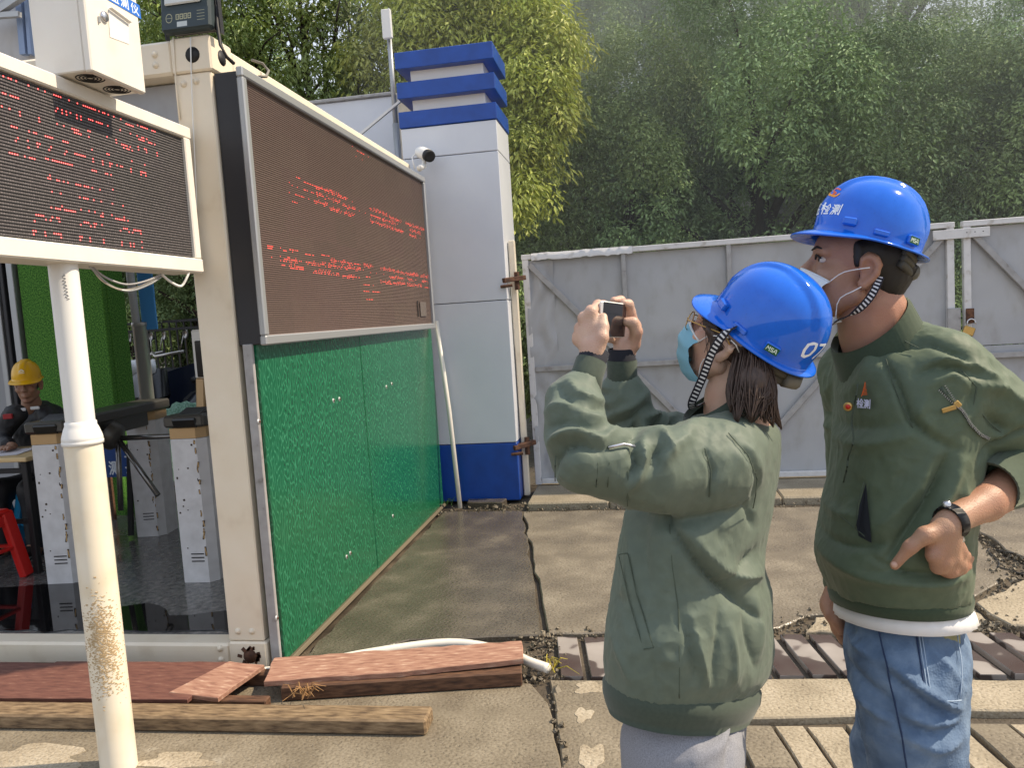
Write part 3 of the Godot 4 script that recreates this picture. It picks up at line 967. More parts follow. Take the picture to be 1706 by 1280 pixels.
func leaf_clump(n: int, rad: float, ll: float, lw: float, droop: float, m: Material, sd: int) -> ArrayMesh:
	var r := RandomNumberGenerator.new(); r.seed = sd
	var b := MB.new()
	for i in n:
		var d := Vector3(r.randfn(0, 1), r.randfn(0, 0.8), r.randfn(0, 1)).normalized()
		var p := d * rad * pow(r.randf(), 0.45)
		p.y -= rad * 0.25 * absf(d.x + d.z)
		var dir := (Vector3(d.x, d.y * 0.4, d.z) + Vector3(r.randfn(0, 0.35), -droop + r.randfn(0, 0.3), r.randfn(0, 0.35))).normalized()
		var sd2 := dir.cross(Vector3(r.randfn(0, 0.5), 1, r.randfn(0, 0.5))).normalized()
		var up := sd2.cross(dir)
		var l := ll * r.randf_range(0.7, 1.25)
		var w := lw * r.randf_range(0.8, 1.2)
		var tip := p + dir * l - up * l * 0.12
		var mid := p + dir * l * 0.45
		b.tri(p, mid + sd2 * w + up * w * 0.3, tip)
		b.tri(p, tip, mid - sd2 * w + up * w * 0.3)
	return b.mesh(m)

func tree(called: String, label: String, cat: String, group: String, base: Vector3, h: float, tr: float, lobes: Array, density: float, clumps: Array, tint: Array, sd: int, bare := 0.0):
	var r := RandomNumberGenerator.new(); r.seed = sd
	var t := thing(called, label, cat, base, group)
	var bark := M.bark as Material
	var b := MB.new(true)
	var fork := h * r.randf_range(0.28, 0.4)
	var top := Vector3(r.randfn(0, 0.15), h * 0.8, r.randfn(0, 0.15))
	var pts := [Vector3(0, -0.2, 0)]
	for i in range(1, 7):
		var q := i / 6.0
		pts.append(Vector3(0, 0, 0).lerp(top, q) + Vector3(r.randfn(0, 0.06), 0, r.randfn(0, 0.06)) * (1.0 if i < 6 else 0.0))
	b.tube(pts, [tr * 1.35, tr, tr * 0.85, tr * 0.7, tr * 0.5, tr * 0.34, tr * 0.15], 8)
	put("trunk", b, bark, t)
	var buf := []
	for l in lobes:
		var c: Vector3 = l[0]
		# a limb from the trunk into every lobe
		var s := clampf((c.y - 0.9) / (h * 0.8), 0.14, 0.8) * 0.75
		var st := Vector3.ZERO.lerp(top, s)
		var lb := MB.new(true)
		var mid := st.lerp(c, 0.5) + Vector3(r.randfn(0, 0.12), 0.12, r.randfn(0, 0.12))
		lb.tube([st, st.lerp(mid, 0.5) + Vector3(r.randfn(0, 0.05), 0, 0), mid, mid.lerp(c, 0.6), c], [tr * 0.42, tr * 0.34, tr * 0.26, tr * 0.18, tr * 0.06], 6)
		if bare > 0.0:
			for q in 5:
				var a := mid.lerp(c, r.randf())
				var e := c + Vector3(r.randfn(0, 1), r.randfn(0.2, 1), r.randfn(0, 1)) * (l[1] as Vector3) * 0.8
				lb.tube([a, a.lerp(e, 0.5) + Vector3(0, 0.08, 0), e], [tr * 0.14, tr * 0.1, tr * 0.03], 5)
		put("limb", lb, bark, t)
		var rad: Vector3 = l[1]
		var age := r.randf_range(0.68, 1.3)
		var cnt := int(1.7 * (density * rad.x * rad.y * 2.0 + density * rad.x * rad.z))
		for i in cnt:
			var d := Vector3(r.randfn(0, 1), r.randfn(0, 1), r.randfn(0, 1)).normalized()
			var q := pow(r.randf(), 0.4)
			if r.randf() < 0.85: q = r.randf_range(0.86, 1.04)
			var p := c + d * rad * q
			p += Vector3(r.randfn(0, 0.05), r.randfn(0, 0.05), r.randfn(0, 0.05))
			if base.y + p.y < 0.4: continue
			var face := Basis(Vector3.UP, r.randf() * TAU)
			buf.append([Transform3D(face.rotated(Vector3(d.z, 0, -d.x).normalized() if absf(d.y) < 0.98 else Vector3.RIGHT, r.randf_range(0, 0.5)).scaled(Vector3.ONE * r.randf_range(0.75, 1.25)), p), (tint[0] as Color).lerp(tint[1], clampf(r.randfn(0.45, 0.25), 0, 1)) * age])
	for k in clumps.size():
		var mm := MultiMesh.new()
		mm.transform_format = MultiMesh.TRANSFORM_3D
		mm.use_colors = true
		mm.mesh = clumps[k]
		var mine := []
		for i in buf.size():
			if i % clumps.size() == k: mine.append(buf[i])
		mm.instance_count = mine.size()
		for i in mine.size():
			mm.set_instance_transform(i, mine[i][0])
			mm.set_instance_color(i, mine[i][1])
		var mi := MultiMeshInstance3D.new()
		mi.name = "crown" if k == 0 else "crown_%03d" % k
		mi.multimesh = mm
		mi.set_meta("kind", "stuff")
		t.add_child(mi)

func puffs(r: RandomNumberGenerator, h: float, w: float, low: float, n: int) -> Array:
	# lobes of a broad crown, piled like camphor foliage
	var o := []
	for i in n:
		var y := lerpf(low, h, (i + 0.5) / n)
		var q := (y - low) / (h - low)
		var rr := w * (0.5 + 0.55 * sin(PI * clampf(q * 0.8 + 0.25, 0, 1)))
		for k in (1 if q > 0.85 else 3):
			var a := r.randf() * TAU
			var rad := rr * r.randf_range(0.45, 0.95)
			var s := r.randf_range(0.5, 0.95)
			o.append([Vector3(cos(a) * rad, y + r.randfn(0, 0.3), sin(a) * rad), Vector3(s, s * r.randf_range(0.85, 1.35), s)])
			if r.randf() < 0.5: o.append([o[-1][0] + Vector3(r.randfn(0, 0.3), -0.55 * s, r.randfn(0, 0.3)), Vector3.ONE * s * 0.62])
	return o

func trees():
	M.bark = mat(Color.WHITE, 0.9)
	M.bark.albedo_texture = noise_tex(61, 0.04, [[0.0, c8(34, 28, 24)], [0.6, c8(62, 52, 44)], [1.0, c8(92, 82, 72)]])
	tri_mat(M.bark, 1.0)
	var lm := mat(Color.WHITE, 0.65, 0.0, {"metallic_specular": 0.3, "vertex_color_use_as_albedo": true, "backlight_enabled": true, "backlight": Color(0.3, 0.38, 0.14)})
	var ly := mat(Color.WHITE, 0.5, 0.0, {"vertex_color_use_as_albedo": true, "backlight_enabled": true, "backlight": Color(0.42, 0.46, 0.1)})
	var dark := [leaf_clump(64, 0.19, 0.062, 0.0125, 0.5, lm, 1), leaf_clump(64, 0.18, 0.058, 0.012, 0.35, lm, 2)]
	var light := [leaf_clump(44, 0.18, 0.085, 0.0145, 0.75, ly, 3), leaf_clump(40, 0.18, 0.075, 0.014, 0.5, ly, 4)]
	var r := RandomNumberGenerator.new(); r.seed = 12
	var deep := [Color(0.18, 0.26, 0.12), Color(0.42, 0.55, 0.26)]
	var mid := [Color(0.23, 0.31, 0.12), Color(0.5, 0.61, 0.26)]
	var yel := [Color(0.36, 0.43, 0.07), Color(0.68, 0.68, 0.18)]
	# the yellow green tree that leans past the pillar
	var yb := Vector3(-14.02, 0, -68.26)
	yb = Vector3(-1.9, 0, -9.2)
	var yl := []
	for q in [[Vector3(-0.9346, 4.685, -9.277), 0.42], [Vector3(-1.092, 3.978, -9.087), 0.45], [Vector3(-0.9274, 4.132, -9.23), 0.36], [Vector3(-1.21, 3.352, -8.911), 0.36], [Vector3(-1.232, 2.866, -8.762), 0.28], [Vector3(-1.35, 4.885, -9.53), 0.5], [Vector3(-1.766, 5.054, -9.476), 0.55], [Vector3(-2.291, 4.98, -9.483), 0.5], [Vector3(-2.502, 4.46, -9.3), 0.34], [Vector3(-2.936, 4.797, -9.562), 0.45], [Vector3(-1.248, 5.197, -9.473), 0.5], [Vector3(-1.05, 4.416, -9.234), 0.4], [Vector3(-1.224, 3.69, -9.243), 0.4], [Vector3(-1.678, 5.806, -9.658), 0.6], [Vector3(-2.452, 5.723, -9.725), 0.6]]:
		yl.append([(q[0] as Vector3) - yb, Vector3.ONE * (q[1] as float)])
	tree("yellow_green_tree", "yellow green tree in sunlight reaching out behind the blue pillar cap", "tree", "", yb, 6.5, 0.11, yl, 88.0, light, yel, 5)
	# the open branched tree above the long screen
	var ob := Vector3(-4.3, 0, -10.5)
	var ol := []
	for q in [[Vector3(-3.342, 4.615, -9.784), 0.5], [Vector3(-3.906, 4.547, -9.582), 0.45], [Vector3(-3.759, 5.388, -10.19), 0.5], [Vector3(-4.62, 5.675, -10.27), 0.6], [Vector3(-4.922, 5.019, -10.06), 0.5], [Vector3(-5.406, 5.834, -10.46), 0.6], [Vector3(-4.278, 6.136, -10.37), 0.6], [Vector3(-3.527, 5.885, -10.58), 0.5], [Vector3(-3.053, 4.368, -9.81), 0.35], [Vector3(-3.474, 4.242, -9.424), 0.3], [Vector3(-6.057, 5.959, -10.36), 0.6], [Vector3(-4.854, 4.407, -9.818), 0.4], [Vector3(-4.308, 4.245, -9.691), 0.4], [Vector3(-5.202, 6.65, -10.57), 0.7], [Vector3(-6.569, 6.404, -10.52), 0.7], [Vector3(-6.29, 5.289, -10.47), 0.5]]:
		ol.append([(q[0] as Vector3) - ob, Vector3.ONE * (q[1] as float)])
	tree("open_branched_tree", "light green tree with many bare dark branches showing above the long LED screen", "tree", "", ob, 7.5, 0.14, ol, 30.0, light, [Color(0.13, 0.19, 0.045), Color(0.3, 0.36, 0.09)], 6, 1.0)
	# rows of dark trees behind the gate
	var spots := [[-0.2, -11.2, 4.4, 1.3, 1.9], [1.7, -10.6, 5.6, 1.7, 1.9], [3.9, -11.4, 4.4, 1.6, 1.8], [6.1, -10.9, 5.2, 1.8, 1.9], [8.3, -11.6, 4.5, 1.8, 2.0], [10.4, -11.0, 5.6, 1.9, 2.0],
		[-1.6, -14.8, 9.0, 1.9, 3.0], [1.2, -15.6, 9.8, 2.0, 3.0], [4.4, -15.0, 9.4, 2.0, 3.0], [7.6, -16.2, 6.8, 2.0, 3.0], [10.8, -15.6, 9.2, 2.0, 3.0], [13.8, -16.0, 9.4, 2.1, 2.6],
		[-5.4, -17.0, 6.6, 1.6, 3.0], [-8.8, -15.0, 9.0, 2.0, 3.2], [-12.0, -16.5, 9.0, 2.1, 3.0], [-7.1, -12.2, 6.2, 1.5, 2.2], [-9.0, -12.6, 6.0, 1.6, 2.0]]
	var names := ["dark leafy tree left of the white wall gap, beside the yellow tree", "rounded leafy tree standing straight above the phone", "dark leafy tree above the woman's blue helmet", "hazy dark tree straight above the man's blue helmet", "hazy dark tree above the padlock", "hazy dark tree at the right edge of the picture",
		"dark tree in the back row behind the yellow tree", "tall back row tree between the yellow tree and the phone", "tall back row tree with sky gaps to its right", "lower back row tree in bright haze under the sky gaps", "back row tree in haze above the right gate leaf", "farthest right tree of the back row",
		"dark tree in the back row above the floodlight", "dark tree behind the parked scooters", "dark tree behind the white cabinet at the left edge", "dark tree whose trunk stands behind the railing and scooters", "dark tree behind the turf wall of the guard booth"]
	for i in spots.size():
		var s: Array = spots[i]
		var lb := puffs(r, s[2], s[3], s[4], 5 if i < 6 else 7)
		if i >= 6 and i <= 11 and i != 9:
			lb += puffs(r, s[2] * 0.9, s[3] * 0.9, s[4], 4)
		tree("camphor_tree", names[i], "tree", "dark trees behind the gate", Vector3(s[0], 0, s[1]), s[2], 0.16 if i < 6 else 0.2, lb, (24.0 if i == 3 else 54.0) if i < 6 else 26.0, dark, deep if i % 2 else mid, 100 + i)
	# shrubs that close the gap above the gate
	var low := [[-0.4, -8.9, 2.1], [0.75, -9.0, 1.8], [2.0, -9.1, 2.2], [3.6, -9.2, 1.8], [5.4, -9.0, 2.1], [7.2, -9.3, 1.9], [-6.6, -12.6, 2.4], [-8.2, -12.9, 2.6]]
	var ln := ["dark shrub behind the gate next to the blue and white pillar", "dark shrub behind the gate above the first gate upright", "dark shrub behind the gate left of the woman's helmet", "dark shrub behind the gate between the two blue helmets", "dark shrub behind the gate right of the man's helmet", "dark shrub behind the right gate leaf", "dark shrub behind the railing, right of the scooters", "dark shrub behind the railing, left of the scooters"]
	for i in low.size():
		var s: Array = low[i]
		var lb := []
		for k in 9:
			lb.append([Vector3(r.randf_range(-0.85, 0.85), r.randf_range(0.7, s[2] - 0.3), r.randf_range(-0.5, 0.3)), Vector3.ONE * r.randf_range(0.4, 0.6)])
		tree("shrub", ln[i], "shrub", "shrubs along the gate", Vector3(s[0], 0, s[1]), s[2], 0.05, lb, 70.0, dark, mid if i % 3 == 0 else deep, 200 + i)
	# pale building glimpsed between the trunks
	var bl := thing("pale_building", "pale building seen through the trees left of the phone", "building", Vector3(0.5, 0, -21))
	var b := MB.new()
	b.box(Vector3(0, 3.2, 0), Vector3(8, 6.4, 4))
	put("wall", b, mat(c8(196, 194, 188), 0.8), bl)
	for i in 4:
		b = MB.new()
		b.box(Vector3(-3 + i * 2.0, 3.4, 2.005), Vector3(1.1, 1.4, 0.05))
		var wf := put("window", b, mat(c8(150, 150, 150), 0.6), bl)
		b = MB.new()
		b.box(Vector3(-3 + i * 2.0, 3.4, 2.03), Vector3(0.96, 1.26, 0.02))
		put("pane", b, mat(c8(50, 60, 66), 0.1), wf)


# ---- small pictures: strokes, letters and LED dots
func stroke(im: Image, pts: Array, o: Vector2, s: Vector2, wd: float, c: Color):
	for i in pts.size() - 1:
		var a: Vector2 = o + (pts[i] as Vector2) * s
		var b: Vector2 = o + (pts[i + 1] as Vector2) * s
		var lo := a.min(b) - Vector2(wd, wd); var hi := a.max(b) + Vector2(wd, wd)
		for y in range(maxi(int(lo.y), 0), mini(int(hi.y) + 1, im.get_height())):
			for x in range(maxi(int(lo.x), 0), mini(int(hi.x) + 1, im.get_width())):
				var p := Vector2(x + 0.5, y + 0.5)
				if p.distance_to(Geometry2D.get_closest_point_to_segment(p, a, b)) < wd * 0.5: im.set_pixel(x, y, c)

func glyph(im: Image, name: String, o: Vector2, s: Vector2, wd: float, c: Color):
	var g := {
		"jian": ["0.02,.3 .42,.3", "0.22,.02 .22,.98", ".22,.34 .04,.66", ".24,.4 .4,.56", ".7,.04 .46,.34", ".7,.04 .98,.34", ".58,.4 .84,.4", ".52,.55 .58,.76", ".7,.52 .72,.74", ".92,.52 .82,.8", ".46,.92 .98,.92"],
		"ce": [".04,.08 .16,.2", ".0,.36 .12,.46", ".02,.95 .18,.62", ".28,.1 .28,.7", ".28,.1 .58,.1 .58,.7", ".43,.24 .43,.62 .24,.95", ".46,.72 .6,.92", ".72,.16 .72,.72", ".94,.03 .94,.96 .82,.9"],
		"jian2": [".14,.06 .14,.46", ".34,.02 .34,.5", ".62,.02 .46,.3", ".56,.16 .94,.16", ".68,.24 .8,.4", ".12,.58 .88,.58", ".12,.58 .12,.94", ".88,.58 .88,.94", ".38,.58 .38,.94", ".62,.58 .62,.94", ".0,.95 1,.95"],
		"yi": [".26,.02 .04,.42", ".16,.3 .16,.98", ".6,.04 .7,.2", ".92,.2 .7,.62 .32,.96", ".4,.24 .62,.64 .98,.96"],
		"jing": [".02,.34 .34,.34", ".18,.06 .18,.8", ".0,.86 .36,.76", ".68,.02 .7,.1", ".44,.14 .96,.14", ".56,.18 .6,.28", ".84,.18 .78,.28", ".4,.32 1,.32", ".5,.4 .9,.4 .9,.66 .5,.66 .5,.4", ".5,.53 .9,.53", ".6,.68 .42,.96", ".76,.68 .78,.9 1,.92"],
		"sha": [".26,.04 .78,.42", ".76,.04 .22,.42", ".04,.52 .96,.52", ".5,.42 .5,.98 .4,.94", ".3,.62 .1,.9", ".7,.62 .92,.88"],
		"deng": [".1,.1 .4,.1 .06,.4", ".6,.04 .95,.4", ".2,.48 .8,.48", ".26,.58 .74,.58 .74,.76 .26,.76 .26,.58", ".06,.94 .94,.94"],
		"m": ["0,1 .12,0 .5,.6 .86,0 1,1"], "s": [".95,.08 .1,.05 .08,.46 .92,.5 .9,.95 .04,.94"], "a": ["0,1 .4,0 .62,0 1,1", ".18,.66 .84,.66"],
		"zero": [".5,.02 .16,.2 .06,.6 .2,.95 .5,.98 .84,.8 .94,.4 .8,.05 .5,.02"], "seven": [".05,.04 .96,.04 .4,.98"],
	}
	for line in g[name]:
		var pts := []
		for w in (line as String).split(" "):
			var q := w.split(",")
			pts.append(Vector2(float(q[0]), float(q[1])))
		stroke(im, pts, o, s, wd, c)

func picture(w: int, h: int, bg: Color) -> Image:
	var im := Image.create(w, h, false, Image.FORMAT_RGBA8)
	im.fill(bg)
	return im

func image_mat(im: Image, rough := 0.5, cut := false) -> StandardMaterial3D:
	var m := mat(Color.WHITE, rough)
	m.albedo_texture = ImageTexture.create_from_image(im)
	if cut:
		m.transparency = BaseMaterial3D.TRANSPARENCY_ALPHA_SCISSOR
		m.alpha_scissor_threshold = 0.5
	return m

# a wall of LED modules: dots on a dark board, the lit ones glow
func led_board(cols: int, rows: int, px: int, base: Color, dot: Color, runs: Array, lit: Color, sd: int, spread: float) -> StandardMaterial3D:
	var r := RandomNumberGenerator.new(); r.seed = sd
	var im := picture(cols * px, rows * px, base)
	var em := picture(cols * px, rows * px, Color.BLACK)
	for my in range(0, rows, 16):
		for mx in range(0, cols, 32):
			var v := r.randf_range(1.0 - spread, 1.0 + spread)
			im.fill_rect(Rect2i(mx * px, my * px, 32 * px, 16 * px), Color(base.r * v, base.g * v * r.randf_range(0.98, 1.02), base.b * v))
	for y in rows:
		for x in cols:
			im.fill_rect(Rect2i(x * px + 1, y * px + px / 4, px / 2, px / 2), dot * r.randf_range(0.85, 1.15))
	for u in runs:
		for x in range(maxi(u[1], 0), mini(u[2], cols - 1) + 1):
			if u[0] < 0 or u[0] >= rows or r.randf() > u[3]: continue
			em.fill_rect(Rect2i(x * px, u[0] * px + px / 4, maxi(px * 5 / 8, 2), maxi(px / 2, 2)), lit)
			em.fill_rect(Rect2i(x * px + 1, u[0] * px + px / 4 + 1, maxi(px / 4, 1), maxi(px / 4, 1)), Color(1.0, 0.7, 0.6))
	var m := image_mat(im, 0.6)
	m.emission_enabled = true
	m.emission = Color.WHITE
	m.emission_operator = BaseMaterial3D.EMISSION_OP_MULTIPLY
	m.emission_energy_multiplier = 2.8
	m.emission_texture = ImageTexture.create_from_image(em)
	return m

func displays():
	# ---- LED sign on its pole, at the left
	var z1 := -3.185; var z0 := -1.72; var y0 := 1.905; var y1 := 2.418
	var cols := 144; var rows := 48
	var runs := []
	for u in ([[-2.215, 2.397, -2.271], [-2.214, 2.353, -2.281], [-2.326, 2.398, -2.326], [-2.361, 2.399, -2.361], [-2.396, 2.400, -2.396], [-2.442, 2.401, -2.468], [-2.504, 2.402, -2.504], [-2.552, 2.402, -2.552], [-2.584, 2.405, -2.712], [-2.745, 2.404, -2.745], [-2.780, 2.405, -2.780], [-2.814, 2.393, -2.853], [-2.877, 2.407, -2.948], [-2.973, 2.399, -2.999], [-2.443, 2.356, -2.443], [-2.466, 2.356, -2.466], [-2.490, 2.356, -2.490], [-2.513, 2.356, -2.513], [-2.537, 2.355, -2.537], [-2.561, 2.357, -2.561], [-2.442, 2.344, -2.442], [-2.465, 2.345, -2.465], [-2.488, 2.345, -2.488], [-2.535, 2.344, -2.535], [-2.559, 2.345, -2.559], [-2.597, 2.357, -2.698], [-2.876, 2.357, -2.939], [-2.882, 2.351, -2.996], [-2.204, 2.306, -2.204], [-2.238, 2.308, -2.238], [-2.274, 2.309, -2.272], [-2.272, 2.296, -2.272], [-2.356, 2.309, -2.354], [-2.354, 2.297, -2.354], [-2.439, 2.310, -2.439], [-2.465, 2.310, -2.465], [-2.511, 2.311, -2.537], [-2.499, 2.299, -2.547], [-2.597, 2.312, -2.594], [-2.594, 2.297, -2.594], [-2.778, 2.360, -2.778], [-2.837, 2.360, -2.837], [-2.232, 2.250, -2.263], [-2.304, 2.251, -2.336], [-2.374, 2.253, -2.406], [-2.443, 2.253, -2.477], [-2.690, 2.313, -2.690], [-2.740, 2.313, -2.738], [-2.738, 2.301, -2.738], [-2.776, 2.310, -2.839], [-2.775, 2.299, -2.838], [-2.877, 2.317, -2.874], [-2.874, 2.303, -2.874], [-2.920, 2.312, -2.930], [-2.930, 2.303, -2.930], [-2.994, 2.315, -2.992], [-2.992, 2.303, -2.992]] + [[-2.257, 2.216, -2.257], [-2.249, 2.206, -2.249], [-2.294, 2.217, -2.292], [-2.292, 2.204, -2.292], [-2.341, 2.218, -2.339], [-2.339, 2.207, -2.339], [-2.401, 2.220, -2.401], [-2.388, 2.205, -2.388], [-2.472, 2.218, -2.472], [-2.460, 2.207, -2.460], [-2.507, 2.219, -2.564], [-2.605, 2.255, -2.605], [-2.662, 2.254, -2.694], [-2.215, 2.172, -2.271], [-2.299, 2.172, -2.329], [-2.362, 2.173, -2.412], [-2.431, 2.174, -2.484], [-2.603, 2.219, -2.601], [-2.601, 2.207, -2.601], [-2.651, 2.222, -2.649], [-2.649, 2.209, -2.649], [-2.698, 2.220, -2.696], [-2.696, 2.209, -2.696], [-2.719, 2.222, -2.772], [-2.820, 2.257, -2.820], [-2.906, 2.257, -2.906], [-2.817, 2.217, -2.815], [-2.815, 2.208, -2.815], [-2.875, 2.223, -2.909]] + [[-2.590, 2.175, -2.614], [-2.659, 2.176, -2.694], [-2.883, 2.224, -2.905], [-2.866, 2.211, -2.903], [-2.373, 2.128, -2.373], [-2.366, 2.117, -2.470], [-2.501, 2.117, -2.587], [-2.623, 2.117, -2.623], [-2.695, 2.120, -2.695], [-2.373, 2.073, -2.373], [-2.418, 2.072, -2.418], [-2.505, 2.073, -2.552], [-2.584, 2.073, -2.584], [-2.621, 2.074, -2.621], [-2.679, 2.073, -2.679], [-2.741, 2.075, -2.741], [-2.416, 2.027, -2.416], [-2.366, 2.015, -2.505], [-2.512, 2.027, -2.512], [-2.548, 2.027, -2.548], [-2.583, 2.027, -2.583], [-2.619, 2.028, -2.619], [-2.667, 2.029, -2.667], [-2.739, 2.029, -2.739], [-2.614, 2.016, -2.766]] + [[-2.292, 1.981, -2.322], [-2.364, 1.981, -2.393], [-2.505, 1.981, -2.538], [-2.568, 1.980, -2.618], [-2.722, 1.981, -2.750], [-2.792, 1.983, -2.832], [-2.283, 1.969, -2.283], [-2.331, 1.971, -2.331], [-2.354, 1.970, -2.354], [-2.401, 1.970, -2.401], [-2.496, 1.970, -2.496], [-2.545, 1.971, -2.545], [-2.567, 1.971, -2.567], [-2.711, 1.971, -2.711], [-2.759, 1.972, -2.759], [-2.783, 1.971, -2.783], [-2.830, 1.972, -2.830], [-2.280, 1.937, -2.278], [-2.278, 1.924, -2.278], [-2.329, 1.935, -2.327], [-2.327, 1.924, -2.327], [-2.362, 1.937, -2.405], [-2.399, 1.925, -2.399], [-2.495, 1.937, -2.493], [-2.493, 1.924, -2.493], [-2.543, 1.937, -2.541], [-2.541, 1.926, -2.541], [-2.614, 1.937, -2.612], [-2.612, 1.924, -2.612], [-2.708, 1.937, -2.707], [-2.707, 1.926, -2.707], [-2.760, 1.937, -2.758], [-2.758, 1.924, -2.758], [-2.781, 1.937, -2.779], [-2.779, 1.926, -2.779], [-2.832, 1.938, -2.829], [-2.829, 1.924, -2.829]]):
		var c0 := int((z0 - u[0]) / (z0 - z1) * cols); var c1 := int((z0 - u[2]) / (z0 - z1) * cols)
		var row := int((y1 - u[1]) / (y1 - y0) * rows)
		runs.append([row, mini(c0, c1), maxi(c0, c1), 1.0 if absi(c1 - c0) < 3 else 0.74])
	var t := thing("led_sign", "small LED sign in a cream frame with red dotted text on a white pole", "led sign", Vector3(-1.96, 1.84, -2.455))
	var zero := -t.position
	var b := MB.new()
	b.box(Vector3(-1.975, (1.838 + 2.468) / 2, (z0 + z1) / 2), Vector3(0.12, 0.60, z0 - z1 + 0.04))
	put("case", b, M.dark, t, zero)
	for y in [[1.838, 1.90], [2.416, 2.468]]:
		b = MB.new()
		b.box(Vector3(-1.965, (y[0] + y[1]) / 2, (z0 + z1) / 2), Vector3(0.15, y[1] - y[0], z0 - z1 + 0.1), Basis.IDENTITY, 0.006)
		put("frame_rail", b, M.offwhite, t, zero)
	for z in [z0 + 0.025, z1 - 0.018]:
		b = MB.new()
		b.box(Vector3(-1.965, 2.158, z), Vector3(0.149, 0.52, 0.046), Basis.IDENTITY, 0.005)
		put("frame_stile", b, M.offwhite, t, zero)
	b = MB.new()
	var sx := -1.908
	b.quad(Vector3(sx, y1, z0), Vector3(sx, y1, z1), Vector3(sx, y0, z1), Vector3(sx, y0, z0))
	put("screen", b, led_board(cols, rows, 8, c8(84, 79, 81), c8(106, 100, 101), runs, c8(235, 12, 30), 3, 0.06), t, zero)
	b = MB.new()
	for i in rows + 1:
		var y := y1 - (y1 - y0) * i / rows
		b.box(Vector3(sx + 0.0013, y, (z0 + z1) / 2), Vector3(0.0028, 0.002, z0 - z1))
	var lv := put("louvres", b, M.dark, t, zero)
	lv.set_meta("kind", "stuff")
	# pole
	var p := thing("sign_pole", "round white pole with a flared collar, dirty lower half, under the small LED sign", "pole", Vector3(-1.962, 0, -2.455))
	b = MB.new(true)
	b.lathe(Vector3.ZERO, [Vector2(0.0625, 0), Vector2(0.0625, 1.215)], 32)
	M.pole = mat(Color.WHITE, 0.35)
	M.pole.albedo_texture = noise_tex(65, 0.012, [[0.0, c8(214, 198, 170)], [0.5, c8(226, 216, 196)], [1.0, c8(230, 222, 206)]])
	tri_mat(M.pole, 0.7)
	put("lower_pipe", b, M.pole, p)
	b = MB.new(true)
	b.lathe(Vector3.ZERO, [Vector2(0.061, 1.205), Vector2(0.067, 1.206), Vector2(0.068, 1.218), Vector2(0.0655, 1.221), Vector2(0.067, 1.224), Vector2(0.0655, 1.235), Vector2(0.057, 1.262), Vector2(0.0515, 1.275), Vector2(0.0515, 1.286), Vector2(0.048, 1.289)], 32)
	put("collar", b, M.white, p)
	b = MB.new(true)
	b.lathe(Vector3.ZERO, [Vector2(0.0475, 1.28), Vector2(0.047, 1.84)], 32)
	put("upper_pipe", b, M.white, p)
	# dried mud on the lower pipe
	b = MB.new()
	var r := RandomNumberGenerator.new(); r.seed = 8
	for i in 1500:
		var a := r.randfn(0.55, 0.5)
		var y := 0.52 + r.randfn(0, 0.085) - absf(a - 0.6) * 0.05
		if r.randf() < 0.3: y = r.randf_range(0.3, 0.62)
		var n := Vector3(sin(a), 0, cos(a))
		var s := r.randf_range(0.0012, 0.006)
		b.box(n * 0.0625 + Vector3(0, y, 0), Vector3(s * 1.6, s * 0.7, 0.0022), Basis(Vector3.UP, a) * Basis(Vector3(0, 0, 1), r.randf_range(-0.5, 0.5)), 0.001)
	put("dried_mud", b, mat(c8(176, 152, 116), 0.95), p)
	b = MB.new()
	var scr := []
	for i in 26:
		var a := 0.62 + 0.14 * sin(i * 1.9) + 0.004 * i
		scr.append(Vector3(sin(a) * 0.0476, 1.80 - i * 0.0035, cos(a) * 0.0476))
	b.tube(scr, 0.0009, 4)
	put("scribble", b, M.dark, p)
	# ---- monitor cabinet on the sign
	var c := thing("control_cabinet", "white metal monitor cabinet with a blue lettered strip, standing on the small LED sign", "cabinet", Vector3(-1.88, 2.47, -2.6))
	zero = -c.position
	b = MB.new()
	b.box(Vector3(-1.892, 2.785, -2.60), Vector3(0.185, 0.62, 0.285), Basis.IDENTITY, 0.004)
	put("body", b, M.offwhite, c, zero)
	b = MB.new()
	b.box(Vector3(-1.7835, 2.785, -2.60), Vector3(0.028, 0.628, 0.294), Basis.IDENTITY, 0.005)
	put("door", b, M.offwhite, c, zero)
	for z in [-2.53, -2.672]:
		b = MB.new(true)
		for k in 4:
			var rg := []
			for i in 25: rg.append(Vector3(-1.835 + cos(TAU * i / 24) * (0.012 + k * 0.011), 2.4745, z + sin(TAU * i / 24) * (0.012 + k * 0.011)))
			b.tube(rg, 0.0026, 5)
		put("vent", b, M.dark, c, zero)
	b = MB.new(true)
	b.lathe(Vector3(-1.772, 2.678, -2.543), [Vector2(0.019, -0.004), Vector2(0.019, 0.006), Vector2(0.016, 0.012), Vector2(0.0, 0.013)], 16, Vector3(1, 0, 0))
	var lock := put("lock", b, M.silver, c, zero)
	b = MB.new()
	b.box(Vector3(-1.766, 2.657, -2.513), Vector3(0.008, 0.022, 0.006), Basis.IDENTITY, 0.001)
	put("handle", b, M.alu, lock)
	# glued strip with lettering
	var im := picture(512, 80, c8(44, 108, 200))
	var at := 12
	for g in ["jing", "jian2", "ce", "yi"]:
		glyph(im, g, Vector2(120 + at, 12), Vector2(72, 56), 7.0, Color(0.95, 0.97, 1))
		at += 96
	b = MB.new()
	var r0 := Vector3(-1.768, 2.795, -2.758); var r1 := Vector3(-1.768, 2.746, -2.761)
	b.quad(Vector3(-1.768, r0.y, -2.455), r0, r1, Vector3(-1.768, r1.y, -2.455))
	put("name_strip", b, image_mat(im, 0.4), c, zero)
	# peeling paper sticker with a curled top
	b = MB.new()
